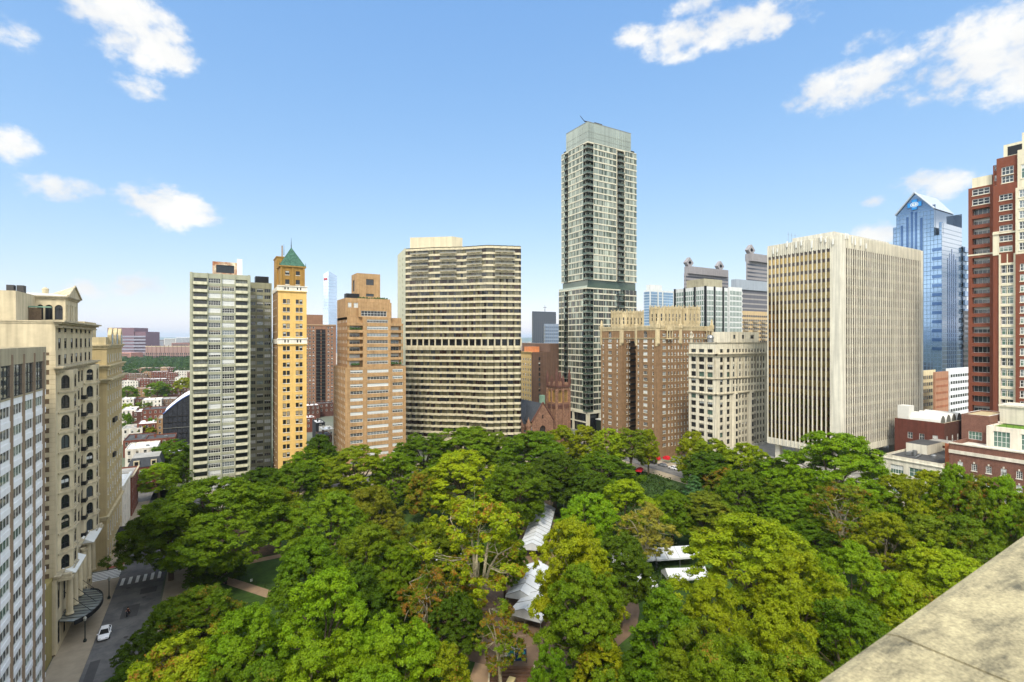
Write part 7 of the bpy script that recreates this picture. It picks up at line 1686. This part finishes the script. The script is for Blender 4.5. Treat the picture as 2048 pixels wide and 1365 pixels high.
def plaza_things():
    d = 56*F/(1330-HY); u, v = pt(1026, d); a = R(-30.7)
    r = empty('banner', (u, v, .17), a+.06); tag(r, 'wide white, blue and teal banner across the head of the steps', 'banner')
    m = MB(); m.box(-2.3,2.3,-.04,.04,.5,2.5,M_WHITEF)
    nv = mat('banner_navy',(24,52,92),.7,.03,streak=0); tl = mat('banner_teal',(40,130,140),.7,.03,streak=0); gn = mat('banner_green',(120,160,60),.7,.03,streak=0)
    m.build('panel', r); k = MB()
    k.poly([(-1.3,-.045,.5),(.2,-.045,.5),(.2,-.045,2.5),(-.7,-.045,2.5)], tl); k.poly([(.35,-.045,.5),(2.3,-.045,.5),(2.3,-.045,2.5),(.35,-.045,2.5)], nv)
    k.poly([(-.9,-.05,.9),(-.2,-.05,1.1),(0,-.05,1.9),(-.5,-.05,1.6)], nv); k.poly([(.6,-.05,.8),(1.2,-.05,1.9),(1.5,-.05,1.2)], gn); k.poly([(1.4,-.05,1.5),(2.1,-.05,1.7),(2.0,-.05,2.2)], tl)
    for i in range(5): k.box(-2.15, -1.5, -.052, -.045, 2.1-i*.3, 2.2-i*.3, nv)
    k.build('print', r)
    for x in (-2.3, 0, 2.3): k = MB(); k.tube((x,.05,0),(x,.05,2.6),.04,.04,M_BLACK,5); k.build('post', r)
    s = MB(); r2 = empty('steps', (*pt(1024, 82.2), .165), a); tag(r2, 'brown wooden steps descending below the banner', 'steps')
    wd = mat('step_brown', (104, 76, 56), .85, .15, 1.5, streak=0)
    for i in range(5): s.box(-3.6, 3.6, 1.8-.75*i, 2.45-.75*i, 0, .62-.12*i, wd)
    s.build('treads', r2); k = MB(); k.box(-3.9,-3.62,-2.4,2.6,0,.75,M_CREAMD); k.build('side_wall', r2); k = MB(); k.box(3.62,3.9,-2.4,2.6,0,.75,M_CREAMD); k.build('side_wall', r2)
    c = empty('serving_cart', (*pt(1016, 79.5), .17), a-.35); tag(c, 'long cream serving cart with two dark basins below the banner', 'cart')
    cr = mat('cart_cream', (214, 196, 140), .6, .05, streak=0); k = MB(); k.box(-.55,.55,-2.1,2.1,.75,1.0,cr); k.build('top', c)
    for x in (-.27, .27): k = MB(); k.box(x-.2,x+.2,-1.9,-1.3,1.0,1.04,M_BLACK); k.build('basin', c)
    for x in (-.5, .5):
        for y in (-2, 2): k = MB(); k.tube((x,y,0),(x,y,.75),.05,.05,M_METAL,6); k.build('leg', c)
    k = MB(); pl = empty('paving_plate', (*pt(1032, 56*F/(1298-HY)), .17), a); tag(pl, 'pale square metal plate on the brown paving above the banner', 'plate'); k.box(-1.1,1.1,-1.1,1.1,0,.08,M_METAL); k.box(-.95,.95,-.95,.95,.08,.1,M_ROOFG); k.build('cover', pl)
    w = empty('circular_wall', (58, 92, .17)); tag(w, 'low curved stone wall around the round planting of the plaza', 'wall'); k = MB(); S = 20
    for i in range(S):
        t0, t1 = math.pi*(1.05+.75*i/S), math.pi*(1.05+.75*(i+1)/S); f = lambda t, q: (q*math.cos(t), q*math.sin(t))
        A, B, C_, D_ = f(t0,9), f(t1,9), f(t1,9.5), f(t0,9.5)
        for z0, z1, a_, b_ in ((0,.6,A,B),(0,.6,D_,C_)): k.poly([a_+(z0,), b_+(z0,), b_+(z1,), a_+(z1,)], M_CREAMD)
        k.poly([A+(.6,), B+(.6,), C_+(.6,), D_+(.6,)], M_CREAMD)
    k.build('wall', w)
plaza_things()
def awnings():
    for px, l in ((1303, 'red dome awning nearest the left brick wing'), (1318, 'middle one of the three red dome awnings'), (1338, 'red dome awning farthest from the left brick wing')):
        v = on_u(px, UR); r = empty('entrance_awning', (UR-.6, v, 0)); tag(r, l, 'awning', 'red awnings on the brick block'); m = MB(); S = 8; z = zof(918, UR/ray(px)[0]); RD = mat('awning_red', (176, 24, 34), .8, .05, streak=0)
        for i in range(S):
            a, c = math.pi*i/S, math.pi*(i+1)/S
            f = lambda t, s: (-s, 1.7*math.cos(t), z+1.5*math.sin(t))
            m.poly([f(a,0), f(c,0), f(c,1.8), f(a,1.8)], RD); m.poly([f(a,1.8), f(c,1.8), (-2.3, 0, z)], RD)
        m.build('canopy', r); m = MB()
        for s in (-1.6, 1.6): m.tube((-1.9, s, -z+z), (-1.9, s, z), .05, .05, M_METAL, 5)
        m.build('posts', r)
awnings()
def market():
    d = 56*F/(952-HY); u, v = pt(1278, d); r = empty('market_canopy', (u, v, .15), .6); tag(r, 'long red canopy at the far edge of the square beside a plane trunk', 'canopy'); RD = mat('awning_red', (176, 24, 34)); m = MB()
    m.poly([(-3,-1.3,2.2),(3,-1.3,2.2),(3,0,2.9),(-3,0,2.9)], RD); m.poly([(-3,1.3,2.2),(-3,0,2.9),(3,0,2.9),(3,1.3,2.2)], RD); m.poly([(-3,-1.3,1.8),(3,-1.3,1.8),(3,-1.3,2.2),(-3,-1.3,2.2)], RD); m.poly([(-3,-1.3,2.2),(-3,0,2.9),(-3,1.3,2.2)], RD); m.build('roof', r)
    for x in (-2.8,2.8):
        for y in (-1.2,1.2): m = MB(); m.tube((x,y,0),(x,y,2.2),.04,.04,M_METAL,5); m.build('post', r)
market()
def fence():
    r = empty('lawn_fence', (5, 130, .15)); tag(r, 'thin wire fence along the path beside the lawn', 'fence')
    a, c = Vector((-1.2, 142.4-1.9)), Vector((13, 120.6)); n = 9; m = MB()
    for i in range(n+1): p = a+(c-a)*i/n; m.tube((p.x-5,p.y-130,0),(p.x-5,p.y-130,1.1),.04,.04,M_BLACK,4)
    for z in (.3,.7,1.05): m.tube((a.x-5,a.y-130,z),(c.x-5,c.y-130,z),.02,.02,M_BLACK,3)
    m.build('rails', r)
    for t, l in ((.25, 'a'), (.6, 'b')): p = a+(c-a)*t; m = MB(); m.box(p.x-5.25,p.x-4.75,p.y-130-.05,p.y-130+.0,.6,1.2,M_WHITEF); m.build('notice', r)
fence()
# ================================================================ the parapet we look over
def parapet():
    r = empty('roof_parapet', (1.6, .391, EYE-1.6), R(1.8)); tag(r, 'close weathered stone parapet coping running off the lower right', 'parapet')
    m = bpy.data.materials.new('weathered_coping'); m.use_nodes = True; n = m.node_tree.nodes; l = m.node_tree.links; p = n['Principled BSDF']; p.inputs['Roughness'].default_value = .9
    g = n.new('ShaderNodeNewGeometry'); t1 = n.new('ShaderNodeTexNoise'); t1.inputs['Scale'].default_value = 5; t1.inputs['Detail'].default_value = 10; t1.inputs['Roughness'].default_value = .72
    mp = n.new('ShaderNodeMapping'); mp.inputs['Scale'].default_value = (.8, 2.2, 1); l.new(g.outputs['Position'], mp.inputs[0]); l.new(mp.outputs[0], t1.inputs['Vector'])
    c = n.new('ShaderNodeValToRGB'); e = c.color_ramp.elements; e[0].position = .34; e[0].color = lin((84,80,62))+(1,); e[1].position = .66; e[1].color = lin((174,163,126))+(1,)
    q = c.color_ramp.elements.new(.46); q.color = lin((148,138,106))+(1,); q = c.color_ramp.elements.new(.54); q.color = lin((164,153,117))+(1,)
    l.new(t1.outputs[0], c.inputs[0])
    t2 = n.new('ShaderNodeTexNoise'); t2.inputs['Scale'].default_value = 130; t2.inputs['Detail'].default_value = 9; l.new(g.outputs['Position'], t2.inputs['Vector']); mr = n.new('ShaderNodeMapRange'); mr.inputs[1].default_value = .3; mr.inputs[2].default_value = .7; mr.inputs[3].default_value = .66; mr.inputs[4].default_value = 1.22; l.new(t2.outputs[0], mr.inputs[0])
    t3 = n.new('ShaderNodeTexNoise'); t3.inputs['Scale'].default_value = 2.2; t3.inputs['Detail'].default_value = 8; t3.inputs['Roughness'].default_value = .7; l.new(g.outputs['Position'], t3.inputs['Vector']); m3 = n.new('ShaderNodeMapRange'); m3.inputs[1].default_value = .52; m3.inputs[2].default_value = .68; m3.inputs[3].default_value = 1; m3.inputs[4].default_value = .5; l.new(t3.outputs[0], m3.inputs[0])
    mm = n.new('ShaderNodeMath'); mm.operation = 'MULTIPLY'; l.new(mr.outputs[0], mm.inputs[0]); l.new(m3.outputs[0], mm.inputs[1])
    v = n.new('ShaderNodeVectorMath'); v.operation = 'SCALE'; l.new(c.outputs[0], v.inputs[0]); l.new(mm.outputs[0], v.inputs['Scale']); l.new(v.outputs[0], p.inputs['Base Color'])
    b = n.new('ShaderNodeBump'); b.inputs['Strength'].default_value = .5; b.inputs['Distance'].default_value = .004; l.new(t2.outputs[0], b.inputs['Height']); l.new(b.outputs[0], p.inputs['Normal'])
    # coping slabs with mortar joints, a rounded nose
    zt = EYE-.757-(EYE-1.6); u = -4.0; k = 0; prof = [(.25,-.12),(.25,-.03),(.235,-.008),(.21,0),(-.25,.004),(-.27,-.02),(-.27,-.12)]
    for i, (x0, x1) in enumerate(((-5.,-1.3),(-1.29,1.5),(1.51,4.6),(4.61,9.0),(9.01,14))):
        s = MB(); pts = [(y, z+zt) for y, z in prof]; N_ = 12
        for a in range(N_):
            xa, xb = x0-1.6+(x1-x0)*a/N_, x0-1.6+(x1-x0)*(a+1)/N_
            for j in range(len(pts)):
                p0, p1 = pts[j], pts[(j+1) % len(pts)]; s.poly([(xa,p0[0],p0[1]), (xb,p0[0],p0[1]), (xb,p1[0],p1[1]), (xa,p1[0],p1[1])], m)
        for x in (x0-1.6, x1-1.6): s.poly([(x,y,z) for y, z in pts], m)
        s.build('coping_slab', r)
    w = MB(); w.box(-6.6, 12.4, -.2, .18, -2.2, zt-.12, M_CREAM); w.build('parapet_wall', r)
    b2 = Bld('stone_tower', 'cream stone wall of the building under the close parapet', 'building', (4, -8)); w = MB(); w.box(-7, 20, -14, .5, 0, EYE-3.8, M_CREAM); b2.part('wall', w); b2.done()
parapet()
# ================================================================ camera, light, sky, air
cam = bpy.data.cameras.new('camera'); co = bpy.data.objects.new('camera', cam); C.objects.link(co); co.location = (0, 0, EYE); co.rotation_euler = (R(90), 0, -YAW)
cam.sensor_width = 36; cam.lens = F/2048*36; cam.shift_y = -(682.5-HY)/2048; cam.clip_start = .1; cam.clip_end = 60000
cam.dof.use_dof = True; cam.dof.focus_distance = 140; cam.dof.aperture_fstop = 5.6
bpy.context.scene.camera = co
SUN = Vector((-.42, -.50, .80)).normalized()
sd = bpy.data.lights.new('sun', 'SUN'); sd.energy = SUN_E; sd.angle = R(SUN_A); sd.color = (1, .92, .78); so = bpy.data.objects.new('sun', sd); C.objects.link(so); so.rotation_euler = SUN.to_track_quat('Z', 'Y').to_euler()
w = bpy.data.worlds.new('World'); bpy.context.scene.world = w; w.use_nodes = True; n = w.node_tree.nodes; l = w.node_tree.links; bg = n['Background']
sk = n.new('ShaderNodeTexSky'); sk.sky_type = 'NISHITA'; sk.sun_disc = False; sk.sun_elevation = math.asin(SUN.z); sk.sun_rotation = math.atan2(SUN.x, SUN.y); sk.altitude = 50; sk.air_density = 1.; sk.dust_density = .5; sk.ozone_density = 1.5
tc = n.new('ShaderNodeTexCoord'); dirn = tc.outputs['Generated']
def vec(px, py):
    fw = Vector((SA, CA, 0)); rt = Vector((CA, -SA, 0)); return (fw+rt*((px-CX)/F)+Vector((0,0,1))*((HY-py)/F)).normalized()
def math_(op, a, b=None, c=None):
    m = n.new('ShaderNodeMath'); m.operation = op
    for i, x in enumerate((a, b, c)):
        if x is None: continue
        if isinstance(x, (int, float)): m.inputs[i].default_value = x
        else: l.new(x, m.inputs[i])
    return m.outputs[0]
def dot(v):
    m = n.new('ShaderNodeVectorMath'); m.operation = 'DOT_PRODUCT'; l.new(dirn, m.inputs[0]); m.inputs[1].default_value = v; return m.outputs['Value']
# clouds: direction, half width, half height (degrees) and weight
CL = [(230,25,100,48,1),(285,80,78,50,1),(335,110,48,34,.9),(285,178,55,24,.45),(15,290,48,36,.9),(15,60,60,50,.25),(132,380,62,24,1.15),(318,410,80,38,1.1),(378,425,62,26,.9),(430,440,26,18,.6),(270,571,62,26,1.1),(172,580,38,22,1.),
      (1460,50,130,42,1),(1370,80,80,34,.85),(1520,45,70,34,.95),(1265,72,52,22,.5),(1400,15,60,22,.5),(1970,115,140,72,1.1),(1880,150,110,55,1),(1740,165,110,48,1),(1640,190,70,42,.9),(1590,215,36,26,.6),(2060,100,120,90,1.1),(1730,82,52,26,.4),
      (1850,368,72,28,1),(1880,385,36,30,.8),(1745,401,30,15,.9),(1756,470,50,26,1)]
CL += [(2500,200,260,90,1),(-500,150,260,80,1),(-350,420,180,50,.9),(2700,480,200,50,.9)]  # added unseen clouds beyond both sides of the frame
acc = None
for px, py, a, b, wt in CL:
    c = vec(px, py); rt = Vector((c.y, -c.x, 0)).normalized(); up = rt.cross(c); sa, sb = a/F*c.dot(vec(CX,HY))**1.0, b/F
    dc = math_('MAXIMUM', dot(c), .05); x = math_('DIVIDE', math_('DIVIDE', dot(rt), dc), sa); y = math_('DIVIDE', math_('DIVIDE', dot(up), dc), sb*c.dot(vec(CX,HY)))
    q = math_('SUBTRACT', 1.0, math_('ADD', math_('MULTIPLY', x, x), math_('MULTIPLY', y, y))); q = math_('MAXIMUM', q, -3.); front = math_('GREATER_THAN', dot(c), .2)
    q = math_('MULTIPLY_ADD', q, .5, .12-.55*(1-wt)); q = math_('MULTIPLY', math_('ADD', q, 2.), front)
    acc = q if acc is None else math_('MAXIMUM', acc, q)
acc = math_('SUBTRACT', acc, 2.)
# added cloud cover outside the frame, brightened to fill the sunless facades
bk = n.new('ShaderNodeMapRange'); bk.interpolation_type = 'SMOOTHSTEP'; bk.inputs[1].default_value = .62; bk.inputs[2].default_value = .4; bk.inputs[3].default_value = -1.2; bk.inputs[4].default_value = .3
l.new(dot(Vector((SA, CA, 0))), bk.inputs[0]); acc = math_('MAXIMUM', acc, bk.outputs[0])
bb = n.new('ShaderNodeMapRange'); bb.inputs[1].default_value = .62; bb.inputs[2].default_value = .5; bb.inputs[3].default_value = 1; bb.inputs[4].default_value = FILL_GAIN
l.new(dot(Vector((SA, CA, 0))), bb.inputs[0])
mp = n.new('ShaderNodeMapping'); mp.inputs['Scale'].default_value = (1, 1, 1.5); l.new(dirn, mp.inputs[0])
nz = n.new('ShaderNodeTexNoise'); nz.inputs['Scale'].default_value = 7.5; nz.inputs['Detail'].default_value = 10; nz.inputs['Roughness'].default_value = .56; nz.inputs['Distortion'].default_value = .3; l.new(mp.outputs[0], nz.inputs['Vector'])
nz2 = n.new('ShaderNodeTexNoise'); nz2.inputs['Scale'].default_value = 34; nz2.inputs['Detail'].default_value = 7; nz2.inputs['Roughness'].default_value = .6; l.new(mp.outputs[0], nz2.inputs['Vector'])
nn = math_('MULTIPLY_ADD', math_('SUBTRACT', nz.outputs[0], .5), 2.4, math_('MULTIPLY', math_('SUBTRACT', nz2.outputs[0], .5), 1.5))
dn = math_('ADD', acc, nn); mr = n.new('ShaderNodeMapRange'); mr.interpolation_type = 'SMOOTHERSTEP'; mr.inputs[1].default_value = -.12; mr.inputs[2].default_value = .8; l.new(dn, mr.inputs[0])
cr = n.new('ShaderNodeMix'); cr.data_type = 'RGBA'
sh = n.new('ShaderNodeMapRange'); sh.inputs[1].default_value = .3; sh.inputs[2].default_value = .62; l.new(nz.outputs[0], sh.inputs[0]); cc = n.new('ShaderNodeMix'); cc.data_type = 'RGBA'; cc.inputs[6].default_value = CLOUD_LO; cc.inputs[7].default_value = CLOUD_HI; l.new(sh.outputs[0], cc.inputs[0])
tint = n.new('ShaderNodeMix'); tint.data_type = 'RGBA'; tint.blend_type = 'MULTIPLY'; tint.inputs[0].default_value = 1; tint.inputs[7].default_value = SKY_TINT; 
sp = n.new('ShaderNodeSeparateColor'); cb = n.new('ShaderNodeCombineColor'); l.new(sk.outputs[0], sp.inputs[0])
for i, (gm, kk) in enumerate(SKY_GRADE): l.new(math_('MULTIPLY', math_('POWER', sp.outputs[i], gm), kk), cb.inputs[i])
l.new(cb.outputs[0], tint.inputs[6])
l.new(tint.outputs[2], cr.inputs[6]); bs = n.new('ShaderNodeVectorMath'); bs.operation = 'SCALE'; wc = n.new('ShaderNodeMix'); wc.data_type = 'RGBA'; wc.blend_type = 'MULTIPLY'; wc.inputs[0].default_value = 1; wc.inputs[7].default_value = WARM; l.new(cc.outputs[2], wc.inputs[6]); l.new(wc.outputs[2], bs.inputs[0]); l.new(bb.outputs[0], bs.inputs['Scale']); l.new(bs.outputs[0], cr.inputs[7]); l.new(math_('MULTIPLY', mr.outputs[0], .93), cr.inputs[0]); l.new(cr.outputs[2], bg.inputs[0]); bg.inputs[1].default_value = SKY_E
if HAZE:
    hz = MB(); hm = bpy.data.materials.new('haze_air'); hm.use_nodes = True; hn = hm.node_tree.nodes; hn.remove(hn['Principled BSDF']); pv = hn.new('ShaderNodeVolumePrincipled'); pv.inputs['Color'].default_value = (.72, .86, 1, 1); pv.inputs['Density'].default_value = HAZE; pv.inputs['Anisotropy'].default_value = .2; hm.node_tree.links.new(pv.outputs[0], hn['Material Output'].inputs['Volume'])
    hz.box(-27000, 27000, -27000, 27000, -1, 260, hm); o = hz.build('haze'); o['kind'] = 'stuff'; o['label'] = 'thin blue summer haze over the whole city'; o['category'] = 'haze'
s = bpy.context.scene; s.view_settings.view_transform = 'Standard'; s.view_settings.look = 'None'; s.view_settings.exposure = EXPO; s.view_settings.gamma = 1
s.cycles.max_bounces = 6; s.cycles.diffuse_bounces = 3; s.cycles.glossy_bounces = 3; s.cycles.transmission_bounces = 3; s.cycles.volume_bounces = 0; s.cycles.use_denoising = True
